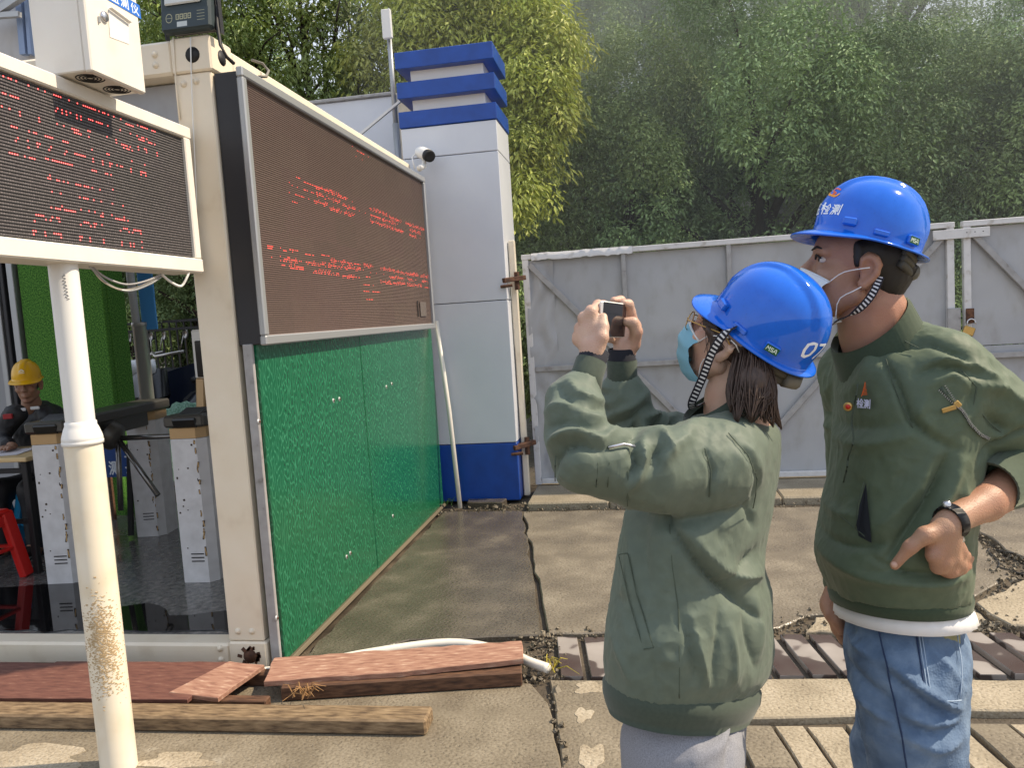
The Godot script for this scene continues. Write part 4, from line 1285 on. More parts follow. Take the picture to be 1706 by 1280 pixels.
	var s0 := Vector3(-1.768, 2.714, -2.571); var s1 := Vector3(-1.768, 2.701, -2.68); var s2 := Vector3(-1.768, 2.627, -2.671); var s3 := Vector3(-1.768, 2.617, -2.565)
	b.quad(s0, s1, s2, s3)
	b.quad(s0 + Vector3(0.014, 0.004, 0), s1 + Vector3(0.014, 0.004, 0), s1 + Vector3(0.001, 0.001, 0), s0 + Vector3(0.001, 0.001, 0))
	put("sticker", b, M.white, c, zero)
	# ---- long LED screen on the wall
	z0 = -3.30; z1 = -6.20; y0 = 1.545; y1 = 2.675
	cols = 288; rows = 112
	runs = []
	for u in ([[-4.653, 2.648, -4.653], [-4.705, 2.646, -4.705], [-4.738, 2.637, -4.868], [-4.897, 2.642, -4.897], [-4.934, 2.637, -4.934], [-4.703, 2.600, -4.703], [-4.812, 2.601, -4.812], [-3.708, 2.322, -3.708], [-3.743, 2.321, -3.743], [-3.794, 2.327, -3.835], [-3.706, 2.282, -3.706], [-3.735, 2.281, -3.735], [-3.701, 2.241, -3.701], [-3.888, 2.319, -4.031], [-4.044, 2.318, -4.493], [-4.576, 2.310, -4.576], [-4.690, 2.310, -4.690], [-3.800, 2.281, -3.800], [-3.873, 2.277, -3.995], [-4.042, 2.276, -4.371], [-4.410, 2.270, -4.619], [-4.681, 2.268, -4.681], [-4.791, 2.266, -4.791], [-3.768, 2.240, -3.872], [-3.928, 2.237, -3.928], [-3.993, 2.234, -4.195], [-4.202, 2.227, -4.383], [-4.432, 2.229, -4.628], [-3.700, 2.198, -3.777]] + [[-4.887, 2.306, -5.239], [-5.284, 2.298, -5.566], [-5.670, 2.296, -6.175], [-4.896, 2.265, -5.412], [-5.461, 2.262, -5.461], [-5.582, 2.257, -5.582], [-5.764, 2.254, -6.059], [-4.887, 2.229, -5.597], [-5.754, 2.217, -5.919], [-6.033, 2.211, -6.033]] + [[-3.413, 1.957, -3.468], [-3.411, 1.944, -3.461], [-3.542, 1.956, -3.542], [-3.574, 1.943, -3.604], [-3.642, 1.953, -3.743], [-3.677, 1.942, -3.677], [-3.827, 1.946, -3.929], [-4.038, 1.950, -4.145], [-4.158, 1.937, -4.495], [-4.522, 1.935, -4.635], [-4.673, 1.934, -4.857], [-3.438, 1.918, -3.438], [-3.442, 1.905, -3.442], [-3.538, 1.908, -3.753], [-3.669, 1.903, -3.771], [-3.826, 1.907, -4.014], [-4.030, 1.901, -4.626], [-4.676, 1.901, -4.676], [-4.804, 1.889, -4.804], [-4.921, 1.891, -4.921], [-3.542, 1.869, -3.577], [-3.632, 1.872, -3.785], [-3.642, 1.860, -3.782], [-3.898, 1.858, -4.285], [-4.320, 1.856, -4.597], [-4.707, 1.861, -4.786], [-4.665, 1.809, -4.785], [-4.837, 1.809, -4.837], [-4.656, 1.770, -4.745], [-4.817, 1.767, -4.956], [-4.695, 1.725, -4.828]] + [[-5.019, 1.934, -5.279], [-5.277, 1.923, -5.906], [-5.968, 1.919, -6.195], [-5.065, 1.890, -5.065], [-5.170, 1.886, -5.523], [-5.606, 1.883, -5.836], [-6.005, 1.879, -6.184], [-4.998, 1.846, -5.232], [-5.256, 1.844, -5.540], [-5.595, 1.843, -5.979], [-6.074, 1.837, -6.206]]):
		var c0 := int((z0 - u[0]) / (z0 - z1) * cols); var c1 := int((z0 - u[2]) / (z0 - z1) * cols)
		var row := int((y1 - u[1]) / (y1 - y0) * rows)
		runs.append([row, mini(c0, c1), maxi(c0, c1), 0.62 if absi(c1 - c0) > 5 else 0.9])
		if absi(c1 - c0) > 14: runs.append([row + 1, mini(c0, c1), maxi(c0, c1), 0.3]); runs.append([row - 1, mini(c0, c1), maxi(c0, c1), 0.2])
	t = thing("led_screen", "long LED screen with red text in a black case on the side wall", "led screen", Vector3(-1.72, 1.5, -4.75))
	zero = -t.position
	b = MB.new()
	b.box(Vector3(-1.732, 2.105, -4.755), Vector3(0.115, 1.2, 2.93), Basis.IDENTITY, 0.004)
	put("case", b, M.black_metal, t, zero)
	for y in [1.523, 2.697]:
		b = MB.new()
		b.box(Vector3(-1.662, y, -4.755), Vector3(0.034, 0.044, 2.96), Basis.IDENTITY, 0.006)
		put("frame_rail", b, M.alu, t, zero)
	for z in [-3.293, -6.212]:
		b = MB.new()
		b.box(Vector3(-1.662, 2.11, z), Vector3(0.033, 1.13, 0.036), Basis.IDENTITY, 0.006)
		put("frame_stile", b, M.alu, t, zero)
	b = MB.new()
	b.quad(Vector3(-1.668, y1, z0), Vector3(-1.668, y1, z1), Vector3(-1.668, y0, z1), Vector3(-1.668, y0, z0))
	put("screen", b, led_board(cols, rows, 6, c8(112, 94, 87), c8(84, 70, 64), runs, c8(250, 30, 20), 4, 0.035), t, zero)
	b = MB.new()
	for i in rows:
		b.box(Vector3(-1.6665, y1 - (y1 - y0) * i / rows, (z0 + z1) / 2), Vector3(0.0026, 0.0018, z0 - z1 - 0.02))
	lv = put("louvres", b, mat(c8(66, 53, 48), 0.7), t, zero)
	lv.set_meta("kind", "stuff")
	b = MB.new()
	b.box(Vector3(-1.6605, 1.66, -5.95), Vector3(0.002, 0.11, 0.17))
	put("replaced_module", b, mat(c8(96, 88, 84), 0.7), t, zero)
	b = MB.new()
	b.box(Vector3(-1.66, 1.665, -5.80), Vector3(0.0025, 0.12, 0.016))
	put("gap", b, M.dark, t, zero)

func yard_things():
	# floodlight on the container corner
	var t := thing("floodlight", "black floodlight with a pale lens on top of the container corner", "floodlight", Vector3(-1.87, 2.866, -3.27))
	var zero := -t.position
	var tilt := Basis(Vector3(1, 0, 0), -0.12)
	var b := MB.new()
	b.box(Vector3(-1.866, 3.03, -3.27), Vector3(0.235, 0.31, 0.05), tilt, 0.012)
	put("housing", b, mat(c8(46, 58, 62), 0.55, 0.2), t, zero)
	b = MB.new()
	b.box(Vector3(-1.872, 3.09, -3.247), Vector3(0.17, 0.2, 0.012), tilt, 0.01)
	var ln := put("lens", b, mat(c8(206, 208, 206), 0.25), t, zero)
	b = MB.new()
	b.box(Vector3(-1.865, 3.035, -3.236), Vector3(0.04, 0.03, 0.006), tilt, 0.002)
	put("led_chip", b, mat(c8(224, 210, 110), 0.4), ln)
	var im := picture(256, 72, c8(40, 54, 60))
	var gold := c8(168, 164, 130)
	var cpts := []
	for i in 17: cpts.append(Vector2(0.5 + 0.5 * cos(TAU * i / 16), 0.5 + 0.5 * sin(TAU * i / 16)))
	stroke(im, cpts, Vector2(24, 12), Vector2(34, 34), 3.0, gold)
	stroke(im, [Vector2(0.1, 0.5), Vector2(0.9, 0.5)], Vector2(24, 12), Vector2(34, 34), 3.0, gold)
	for i in 4:
		stroke(im, [Vector2(0, 0), Vector2(1, 0), Vector2(1, 1), Vector2(0, 1), Vector2(0, 0)], Vector2(80 + i * 22, 18), Vector2(15, 18), 3.5, gold)
		stroke(im, [Vector2(0, 0.5), Vector2(1, 0.5)], Vector2(80 + i * 22, 18), Vector2(15, 18), 3.0, gold)
	for i in 4: stroke(im, [Vector2(0, 0), Vector2(1, 0)], Vector2(196, 12 + i * 12), Vector2(40, 1), 3.0, gold)
	im.fill_rect(Rect2i(84, 46, 56, 20), c8(190, 196, 196))
	b = MB.new()
	b.quad(Vector3(-1.975, 2.968, -3.2365), Vector3(-1.757, 2.968, -3.2365), Vector3(-1.757, 2.888, -3.2268), Vector3(-1.975, 2.888, -3.2268))
	put("type_plate", b, image_mat(im, 0.5), t, zero)
	b = MB.new()
	for s in [-0.13, 0.13]: b.span(Vector3(-1.866 + s, 2.87, -3.3), Vector3(-1.866 + s, 3.1, -3.29), 0.006, 0.03)
	put("bracket", b, M.black_metal, t, zero)
	for i in 3:
		b = MB.new()
		b.box(Vector3(-1.866, 3.03, -3.31 - i * 0.014), Vector3(0.2, 0.28, 0.004), tilt)
		put("cooling_fin", b, M.black_metal, t, zero)
	b = MB.new(true)
	b.tube([Vector3(-1.76, 2.995, -3.312), Vector3(-1.74, 2.902, -3.27), Vector3(-1.72, 2.804, -3.247), Vector3(-1.7, 2.753, -3.252), Vector3(-1.69, 2.736, -3.292)], 0.008)
	tag(put("power_cable", b, M.dark), "black cable from the floodlight down to the long LED screen", "cable")
	b = MB.new(true)
	b.tube([Vector3(-1.8, 2.885, -3.692), Vector3(-1.77, 2.88, -3.743), Vector3(-1.74, 2.841, -3.739), Vector3(-1.735, 2.8, -3.696), Vector3(-1.75, 2.788, -3.649)], 0.007)
	tag(put("cable_loop", b, mat(c8(120, 116, 108), 0.6)), "loop of grey cable on the top beam behind the long LED screen", "cable")
	b = MB.new(true)
	b.tube([Vector3(-1.861, 2.856, -3.255), Vector3(-1.877, 2.713, -3.262), Vector3(-1.891, 2.509, -3.262), Vector3(-1.91, 2.172, -3.262), Vector3(-1.931, 1.961, -3.25), Vector3(-1.95, 1.881, -3.22)], 0.0028)
	tag(put("white_wire", b, M.white), "thin white wire running down the container corner post", "cable")
	b = MB.new(true)
	b.tube([Vector3(-1.946, 2.868, -3.262), Vector3(-1.951, 2.772, -3.262), Vector3(-1.958, 2.62, -3.265), Vector3(-1.958, 2.518, -3.27)], 0.0035)
	tag(put("white_wire", b, M.cream), "short white wire beside the container corner casting", "cable")
	# cables slung under the sign
	var loops := [[Vector3(-1.98, 1.844, -2.62), Vector3(-1.967, 1.789, -2.66), Vector3(-1.932, 1.755, -2.72), Vector3(-1.931, 1.777, -2.85), Vector3(-1.946, 1.824, -3)], [Vector3(-1.965, 1.842, -2.6), Vector3(-1.956, 1.802, -2.66), Vector3(-1.917, 1.774, -2.72), Vector3(-1.916, 1.792, -2.85), Vector3(-1.942, 1.829, -3)], [Vector3(-1.955, 1.838, -2.58), Vector3(-1.959, 1.776, -2.68), Vector3(-1.922, 1.75, -2.74), Vector3(-1.925, 1.78, -2.88), Vector3(-1.941, 1.821, -3)], [Vector3(-1.946, 1.827, -3), Vector3(-1.94, 1.796, -3.05), Vector3(-1.926, 1.779, -3.1), Vector3(-1.907, 1.816, -3.12), Vector3(-1.904, 1.848, -3.14)]]
	for i in 4:
		var p := []
		var L: Array = loops[i]
		for k in 24:
			var q := k / 24.0 * (L.size() - 1)
			var j := int(q)
			p.append((L[j] as Vector3).cubic_interpolate(L[j + 1], L[maxi(j - 1, 0)], L[mini(j + 2, L.size() - 1)], q - j))
		b = MB.new(true)
		b.tube(p, 0.0042 if i < 3 else 0.0055, 6)
		tag(put("hanging_cable", b, [M.cream, M.gate_frame, M.alu, M.white][i]), ["cream cable, lowest of the loops under the small LED sign", "grey cable, highest of the loops under the small LED sign", "silver cable between the other loops under the small LED sign", "thick white cable end below the right corner of the small LED sign"][i], "cable", "cables under the sign")
	# surveillance camera on the screen's far end
	t = thing("surveillance_camera", "white bullet camera on a bracket at the far top end of the long LED screen", "camera", Vector3(-1.68, 2.74, -6.2))
	zero = -t.position
	var hd := Vector3(-1.652, 2.918, -6.305)
	var ax: Vector3 = (Vector3(-1.544, 2.852, -6.185) - Vector3(-1.762, 2.985, -6.425)).normalized()
	b = MB.new(true)
	b.lathe(hd - ax * 0.09, [Vector2(0.0, -0.002), Vector2(0.048, 0.0), Vector2(0.05, 0.006), Vector2(0.05, 0.14), Vector2(0.045, 0.141)], 16, ax)
	put("housing", b, M.white, t, zero)
	b = MB.new(true)
	b.lathe(hd + ax * 0.045, [Vector2(0.049, 0.0), Vector2(0.05, 0.02), Vector2(0.047, 0.05), Vector2(0.03, 0.046), Vector2(0.0, 0.045)], 16, ax)
	put("lens_ring", b, M.dark, t, zero)
	b = MB.new(true)
	b.tube([hd + Vector3(-0.01, -0.05, 0), hd + Vector3(-0.01, -0.10, 0.02), Vector3(-1.68, 2.79, -6.21)], [0.02, 0.022, 0.026], 8)
	put("bracket", b, M.white, t, zero)
	b = MB.new(true)
	b.tube([hd - ax * 0.08, hd - ax * 0.12 + Vector3(0, 0.01, 0), Vector3(-1.76, 2.9, -6.3), Vector3(-1.73, 2.8, -6.25)], 0.006, 6)
	put("cord", b, M.white, t, zero)
	# antenna mast behind the container
	t = thing("antenna_mast", "thin grey mast with a flat white antenna box, behind the container roof", "antenna", Vector3(-2.07, 0, -6.95))
	b = MB.new(true)
	b.tube([Vector3(0, 0, 0), Vector3(0, 3.35, 0)], 0.03, 10)
	b.tube([Vector3(0, 3.35, 0), Vector3(0, 4.1, 0)], 0.022, 10)
	put("pole", b, M.alu, t)
	b = MB.new()
	b.box(Vector3(0, 4.2, 0.04), Vector3(0.085, 0.25, 0.04), Basis.IDENTITY, 0.006)
	put("antenna_box", b, M.white, t)
	b = MB.new()
	b.span(Vector3(-0.33, 3.27, 0.05), Vector3(0.08, 3.53, 0.05), 0.03, 0.02)
	put("brace", b, M.white, t)
	# grey prefab cabin behind the container
	t = thing("site_cabin", "plain grey panelled cabin rising behind the container roof", "cabin", Vector3(-3.4, 0, -8.0))
	b = MB.new()
	b.box(Vector3(0.62, 1.85, 0), Vector3(1.2, 3.7, 1.4), Basis.IDENTITY, 0.01)
	put("wall", b, M.pillar_white, t)
	b = MB.new()
	b.box(Vector3(1.24, 1.85, 0.0), Vector3(0.06, 3.71, 1.42), Basis.IDENTITY, 0.006)
	put("corner_trim", b, M.gate_frame, t)
	b = MB.new()
	b.box(Vector3(0.62, 3.715, 0), Vector3(1.26, 0.03, 1.46), Basis.IDENTITY, 0.006)
	put("roof_edge", b, M.gate_frame, t)
	# upper window left of the cabinet
	t = thing("upper_cabin", "grey cabin wall with blue framed window at the top left above the small sign", "cabin", Vector3(-5.2, 0, -5.6))
	zero = -t.position
	b = MB.new()
	b.box(Vector3(-5.6, 4.2, -5.8), Vector3(3.2, 2.6, 0.1))
	put("wall", b, M.grey_sheet, t, zero)
	b = MB.new()
	b.span(Vector3(-4.67, 4.279, -5.7), Vector3(-4.683, 3.86, -5.7), 0.05, 0.05)
	b.span(Vector3(-4.597, 4.27, -5.7), Vector3(-4.615, 3.852, -5.7), 0.03, 0.06)
	put("window_frame", b, mat(c8(120, 140, 175), 0.5), t, zero)
	b = MB.new()
	b.span(Vector3(-5.003, 4.08, -5.6), Vector3(-4.442, 4.311, -5.6), 0.05, 0.05)
	b.span(Vector3(-4.834, 4.141, -5.6), Vector3(-4.603, 4.126, -5.6), 0.04, 0.04)
	put("awning_bar", b, M.alu, t, zero)
	b = MB.new()
	b.box(Vector3(-5.9, 4.1, -5.74), Vector3(1.5, 1.6, 0.02))
	put("pane", b, mat(c8(110, 112, 104), 0.12), t, zero)
	# loose white pipe leaning at the pillar
	b = MB.new(true)
	b.tube([Vector3(-1.545, 0.0, -6.22), Vector3(-1.60, 0.8, -6.30), Vector3(-1.672, 1.56, -6.36)], 0.019, 12)
	tag(put("leaning_pipe", b, M.pvc), "white plastic pipe leaning upright between the green wall and the pillar", "pipe")

func planks():
	var set_at := func(o: Node3D): pass
	# red boards in front of the container sill
	var bd := [[Vector3(-3.08, 0.058, -2.985), Vector3(0.62, 0.018, 0.27), 0.02, 0.0], [Vector3(-2.36, 0.066, -2.99), Vector3(0.92, 0.018, 0.275), 0.0, 0.01], [Vector3(-1.86, 0.07, -3.0), Vector3(0.21, 0.02, 0.25), -0.12, -0.03]]
	var bl := ["faded red board at the left edge, in front of the container sill", "long dark red board behind the white pole, in front of the container sill", "short bright red board below the container corner, right of the long red board"]
	for i in 3:
		var b := MB.new()
		var sk: float = bd[i][2]
		var s: Vector3 = bd[i][1]
		var poly := jag([Vector2(-s.x / 2 + 0.06, -s.z / 2), Vector2(s.x / 2 + 0.03, -s.z / 2), Vector2(s.x / 2 - 0.03, s.z / 2), Vector2(-s.x / 2 - 0.06, s.z / 2)], 0.004, 0.08, 60 + i)
		b.slab(poly, 0.0, s.y, 0.002)
		var o := put("red_board", b, M.wood_red if i < 2 else M.wood_pink)
		o.position = (bd[i][0] as Vector3) - Vector3(0, 0.009, 0)
		o.rotation = Vector3(0.14, sk, bd[i][3])
		tag(o, bl[i], "board", "red boards on the ground")
	var b := MB.new()
	b.box(Vector3(-2.45, 0.022, -2.9), Vector3(1.7, 0.04, 0.05), Basis(Vector3.UP, 0.01), 0.004)
	tag(put("batten", b, M.wood_dark), "narrow dark batten under the front edge of the red boards", "batten")
	b = MB.new()
	b.box(Vector3(-2.3, 0.028, -3.12), Vector3(1.3, 0.055, 0.06), Basis.IDENTITY, 0.004)
	tag(put("batten", b, M.wood_dark), "dark batten against the container sill under the red boards", "batten")
	# pink plank on its dark beam
	var c := MB.new()
	var ang := 0.155
	var poly := jag([Vector2(-0.56, -0.1), Vector2(0.56, -0.095), Vector2(0.565, 0.07), Vector2(0.3, 0.092), Vector2(0.0, 0.112), Vector2(-0.54, 0.112)], 0.006, 0.05, 66)
	c.slab(poly, -0.012, 0.012, 0.003)
	var o := put("pink_plank", c, M.wood_pink)
	o.position = Vector3(-1.13, 0.084, -3.165)
	o.rotation = Vector3(0.05, ang, 0.012)
	tag(o, "splintered salmon pink plank lying on a dark beam, in front of the green wall", "plank")
	c = MB.new()
	c.box(Vector3.ZERO, Vector3(1.02, 0.062, 0.08), Basis.IDENTITY, 0.005)
	o = put("dark_beam", c, M.wood_dark)
	o.position = Vector3(-1.07, 0.034, -3.08)
	o.rotation = Vector3(0, ang + 0.01, 0.0)
	tag(o, "dark squared beam under the pink plank", "beam")
	# long grey beam in front
	c = MB.new()
	c.box(Vector3.ZERO, Vector3(2.7, 0.062, 0.115), Basis.IDENTITY, 0.008)
	o = put("grey_beam", c, M.wood_grey)
	o.position = Vector3(-2.22, 0.032, -2.755)
	o.rotation.y = 0.018
	tag(o, "long weathered brown timber lying across the ground nearest the camera", "beam")
	# white hose behind the plank
	c = MB.new(true)
	var hp := []
	var L := [Vector3(-1.86, 0.03, -3.14), Vector3(-1.62, 0.03, -3.21), Vector3(-1.30, 0.05, -3.33), Vector3(-0.95, 0.06, -3.42), Vector3(-0.68, 0.045, -3.37), Vector3(-0.56, 0.03, -3.30), Vector3(-0.45, 0.02, -3.245)]
	for k in 36:
		var q := k / 36.0 * (L.size() - 1)
		var j := int(q)
		hp.append((L[j] as Vector3).cubic_interpolate(L[j + 1], L[maxi(j - 1, 0)], L[mini(j + 2, L.size() - 1)], q - j))
	c.tube(hp, 0.022, 12)
	tag(put("white_hose", c, M.pvc), "white plastic hose lying bent behind the pink plank", "hose")
	c = MB.new()
	var tk := Vector3(-1.433, 0.05, -3.223)
	c.tube([tk + Vector3(-0.03, 0.0, 0.03), tk, tk + Vector3(0.02, 0.03, -0.02)], 0.006, 5, 0.5)
	tag(put("tie", c, mat(c8(120, 196, 206), 0.5)), "scrap of turquoise tape on the white hose", "tape")
	# yellow string and straw
	var r := RandomNumberGenerator.new(); r.seed = 23
	for s in [[Vector3(-0.4586, 0, -3.294), c8(176, 160, 60), 10, "tuft of yellow string at the end of the white hose by the drain", "string"], [Vector3(-1.448, 0.05, -2.916), c8(150, 112, 70), 16, "dry straw caught under the left end of the pink plank", "straw"], [Vector3(-1.683, 0, -6.325), c8(58, 92, 40), 12, "small green weed growing at the foot of the white leaning pipe", "weed"]]:
		c = MB.new()
		for i in s[2]:
			var p: Vector3 = s[0] + Vector3(r.randfn(0, 0.02), 0.0, r.randfn(0, 0.02))
			var e := p + Vector3(r.randfn(0, 0.05), r.randf_range(0.01, 0.06), r.randfn(0, 0.05))
			c.tube([p, p.lerp(e, 0.5) + Vector3(0, 0.025, 0), e], [0.003, 0.0025, 0.001], 4)
		tag(put(s[4], c, mat(s[1], 0.8)), s[3], s[4])


func turnstile(label: String, at: Vector3, turn: float, both: bool):
	var t := thing("turnstile", label, "turnstile", at, "tripod turnstiles")
	t.rotation.y = turn
	var wm: Material = M.turn_white
	for z in [0.0, -1.02]:
		var b := MB.new()
		b.slab(PackedVector2Array([Vector2(-0.1, z + 0.0), Vector2(0.06, z + 0.0), Vector2(0.1, z - 0.05), Vector2(0.1, z - 0.22), Vector2(-0.1, z - 0.22)]), 0.0, 0.86, 0.004)
		var leg := put("leg", b, wm, t)
		b = MB.new()
		b.slab(PackedVector2Array([Vector2(-0.1, z + 0.0), Vector2(0.06, z + 0.0), Vector2(0.1, z - 0.05), Vector2(0.1, z - 0.22), Vector2(-0.1, z - 0.22)]), 0.862, 0.925, 0.003)
		put("bronze_collar", b, mat(c8(178, 148, 108), 0.4, 0.5), leg)
		b = MB.new()
		for i in 3: b.box(Vector3(0.0, 0.13 + i * 0.022, z + 0.001), Vector3(0.08, 0.006, 0.004))
		put("vent_slot", b, M.dark, leg)
		var r := RandomNumberGenerator.new(); r.seed = int(absf(z) * 10) + (5 if both else 9)
		b = MB.new()
		var c := MB.new()
		for i in 30:
			var y := r.randf_range(0.05, 0.85)
			var xx := 0.055 + r.randfn(0, 0.006) if r.randf() < 0.75 else r.randf_range(-0.09, 0.05)
			var sz := r.randf_range(0.004, 0.012)
			var h := sz * r.randf_range(1.0, 5.0) if xx > 0.04 else sz
			var poly := []
			b.box(Vector3(xx, y, z + 0.001), Vector3(sz, h, 0.003), Basis(Vector3(0, 0, 1), r.randf_range(-0.3, 0.3)), 0.001)
			if h > 0.02: c.box(Vector3(xx + 0.001, y, z + 0.0015), Vector3(sz * 0.7, h * 0.8, 0.0036), Basis(Vector3(0, 0, 1), r.randf_range(-0.25, 0.25)), 0.001)
		put("chipped_edge", b, mat(c8(60, 46, 36), 0.9), leg)
		put("bare_metal", c, mat(c8(178, 146, 96), 0.6), leg)
	var b := MB.new()
	b.box(Vector3(0, 0.965, -0.62), Vector3(0.25, 0.07, 1.28), Basis.IDENTITY, 0.012)
	put("bridge", b, M.turn_dark, t)
	b = MB.new()
	b.box(Vector3(0, 0.88, -0.62), Vector3(0.16, 0.1, 0.78), Basis.IDENTITY, 0.006)
	put("mechanism_box", b, M.turn_dark, t)
	b = MB.new()
	b.box(Vector3(0.01, 0.978, -0.06), Vector3(0.15, 0.06, 0.18), Basis(Vector3(1, 0, 0), 0.3), 0.008)
	put("reader_window", b, mat(c8(16, 16, 18), 0.15), t)
	if both:
		b = MB.new(true)
		b.lathe(Vector3(0.1, 0.83, -0.5), [Vector2(0.095, -0.02), Vector2(0.09, 0.03), Vector2(0.06, 0.06), Vector2(0.0, 0.065)], 16, Vector3(1, -0.5, 0).normalized())
		var hub := put("hub", b, M.turn_dark, t)
		for e in [Vector3(0.5, 0.0, 0.03), Vector3(0.30, -0.37, 0.12), Vector3(-0.02, -0.48, 0.02)]:
			b = MB.new(true)
			var o := Vector3(0.14, 0.81, -0.5)
			b.tube([o, o + e], 0.0175, 10)
			put("arm", b, M.turn_arm, hub)

func interior():
	M.turn_white = mat(Color.WHITE, 0.4)
	M.turn_white.albedo_texture = noise_tex(75, 0.02, [[0.0, c8(188, 186, 186)], [1.0, c8(210, 209, 210)]])
	tri_mat(M.turn_white, 0.9)
	M.turn_dark = mat(c8(78, 76, 72), 0.38, 0.5)
	M.turn_arm = mat(c8(120, 118, 116), 0.25, 0.85)
	turnstile("scratched white turnstile with tripod arms, behind the white sign pole", Vector3(-3.53, 0.111, -4.12), 0.10, true)
	turnstile("chipped white turnstile next to the container corner post", Vector3(-2.63, 0.111, -4.13), 0.02, true)
	# face reading terminal on the right turnstile
	var t := thing("face_terminal", "white face reading terminal with a black screen on the turnstile by the corner post", "terminal", Vector3(-2.76, 1.11, -4.75))
	var zero := -t.position
	var b := MB.new()
	b.box(Vector3(-2.994, 1.437, -4.983), Vector3(0.12, 0.34, 0.05), Basis(Vector3.UP, -0.25), 0.012)
	put("housing", b, M.white, t, zero)
	b = MB.new()
	b.box(Vector3(-2.97, 1.405, -4.944), Vector3(0.1, 0.25, 0.02), Basis(Vector3.UP, -0.25), 0.006)
	put("screen", b, mat(c8(14, 14, 18), 0.1), t, zero)
	b = MB.new()
	b.span(Vector3(-3.016, 1.042, -4.965), Vector3(-3.009, 1.271, -4.987), 0.07, 0.06, 0.01)
	put("stand", b, mat(c8(178, 148, 108), 0.4, 0.4), t, zero)
	# guard booth with turf facing
	t = thing("guard_booth", "guard booth with artificial turf on its wall and an open aluminium door frame", "booth", Vector3(-5.2, 0, -6.2))
	zero = -t.position
	var xr := -4.30
	b = MB.new()
	b.box(Vector3((-5.06 + xr) / 2, 1.35, -5.82), Vector3(absf(xr + 5.06), 2.7, 0.05), Basis.IDENTITY, 0.008)
	put("turf_panel", b, M.turf, t, zero)
	b = MB.new()
	b.box(Vector3(xr - 0.025, 1.35, -5.96), Vector3(0.05, 2.7, 0.225), Basis.IDENTITY, 0.008)
	put("turf_panel", b, M.turf, t, zero)
	b = MB.new()
	b.box(Vector3(-5.8, 2.62, -6.08), Vector3(2.6, 0.08, 0.5))
	b.box(Vector3(-5.72, 1.3, -6.06), Vector3(2.7, 2.6, 0.05))
	b.box(Vector3(-7.1, 1.3, -6.1), Vector3(0.05, 2.6, 0.5))
	put("inner_wall", b, mat(c8(150, 150, 152), 0.8), t, zero)
	for q in [[-5.11, 0.06, M.alu], [-5.19, 0.035, M.black_metal], [-5.26, 0.05, M.alu]]:
		b = MB.new()
		b.box(Vector3(q[0], 1.2, -5.80), Vector3(q[1], 2.3, 0.07), Basis.IDENTITY, 0.005)
		put("door_frame", b, q[2], t, zero)
	b = MB.new()
	b.box(Vector3(-5.8, 2.32, -5.80), Vector3(1.45, 0.09, 0.07), Basis.IDENTITY, 0.005)
	put("door_head", b, M.alu, t, zero)
	b = MB.new()
	b.box(Vector3(-3.65, 2.72, -6.3), Vector3(2.05, 0.05, 0.95))
	put("canopy", b, M.pillar_white, t, zero)
	b = MB.new()
	b.box(Vector3(-5.75, 2.52, -5.80), Vector3(1.5, 0.3, 0.06))
	put("fascia", b, M.black_metal, t, zero)
	# desk with papers
	t = thing("desk", "black legged desk with a light wooden top and papers, in front of the guard", "desk", Vector3(-4.45, 0.111, -4.55))
	zero = -t.position
	b = MB.new()
	b.box(Vector3(-4.45, 0.855, -4.55), Vector3(1.2, 0.028, 0.5), Basis.IDENTITY, 0.005)
	put("top", b, mat(c8(206, 180, 132), 0.5), t, zero)
	for x in [-3.89, -5.0]:
		for z in [-4.34, -4.76]:
			b = MB.new()
			b.box(Vector3(x, 0.475, z), Vector3(0.04, 0.73, 0.04), Basis.IDENTITY, 0.004)
			put("leg", b, M.dark, t, zero)
	for y in [0.78, 0.45]:
		b = MB.new()
		b.box(Vector3(-4.45, y, -4.34), Vector3(1.1, 0.03, 0.025))
		put("crossbar", b, M.dark, t, zero)
	b = MB.new()
	for i in 4: b.box(Vector3(-4.15 - i * 0.16, 0.873 + i * 0.003, -4.52), Vector3(0.21, 0.003, 0.29), Basis(Vector3.UP, 0.3 - i * 0.25))
	tag(put("paper_sheets", b, mat(c8(208, 206, 214), 0.8)), "loose white paper sheets spread on the guard's desk", "paper")
	# stools
	for s in [["red_stool", "red plastic stool at the left edge, in front of the desk", c8(196, 28, 22), Vector3(-4.09, 0.111, -4.12), 0.45], ["blue_stool", "light blue plastic stool under the desk, nearer the scratched turnstile", c8(36, 140, 190), Vector3(-4.28, 0.111, -4.95), 0.44], ["blue_stool", "light blue plastic stool under the desk at the picture's left edge", c8(30, 126, 178), Vector3(-4.66, 0.111, -4.72), 0.44]]:
		t = thing(s[0], s[1], "stool", s[3])
		var pm := mat(s[2], 0.35)
		var h: float = s[4]
		b = MB.new()
		b.box(Vector3(0, h - 0.02, 0), Vector3(0.27, 0.04, 0.27), Basis.IDENTITY, 0.014)
		put("seat", b, pm, t)
		b = MB.new()
		b.box(Vector3(0, h - 0.07, 0), Vector3(0.262, 0.07, 0.262), Basis.IDENTITY, 0.008)
		put("apron", b, pm, t)
		for x in [-1, 1]:
			for z in [-1, 1]:
				b = MB.new()
				b.span(Vector3(x * 0.11, h - 0.02, z * 0.11), Vector3(x * 0.165, 0, z * 0.165), 0.085, 0.05, 0.01, Vector3(1, 0, 0))
				put("leg", b, pm, t)
		for x in [-1, 1]:
			b = MB.new()
			b.span(Vector3(x * 0.14, h * 0.45, -0.14), Vector3(x * 0.14, h * 0.45, 0.14), 0.03, 0.02, 0.004)
			b.span(Vector3(-0.14, h * 0.45, x * 0.14), Vector3(0.14, h * 0.45, x * 0.14), 0.03, 0.02, 0.004)
			put("stretcher", b, pm, t)
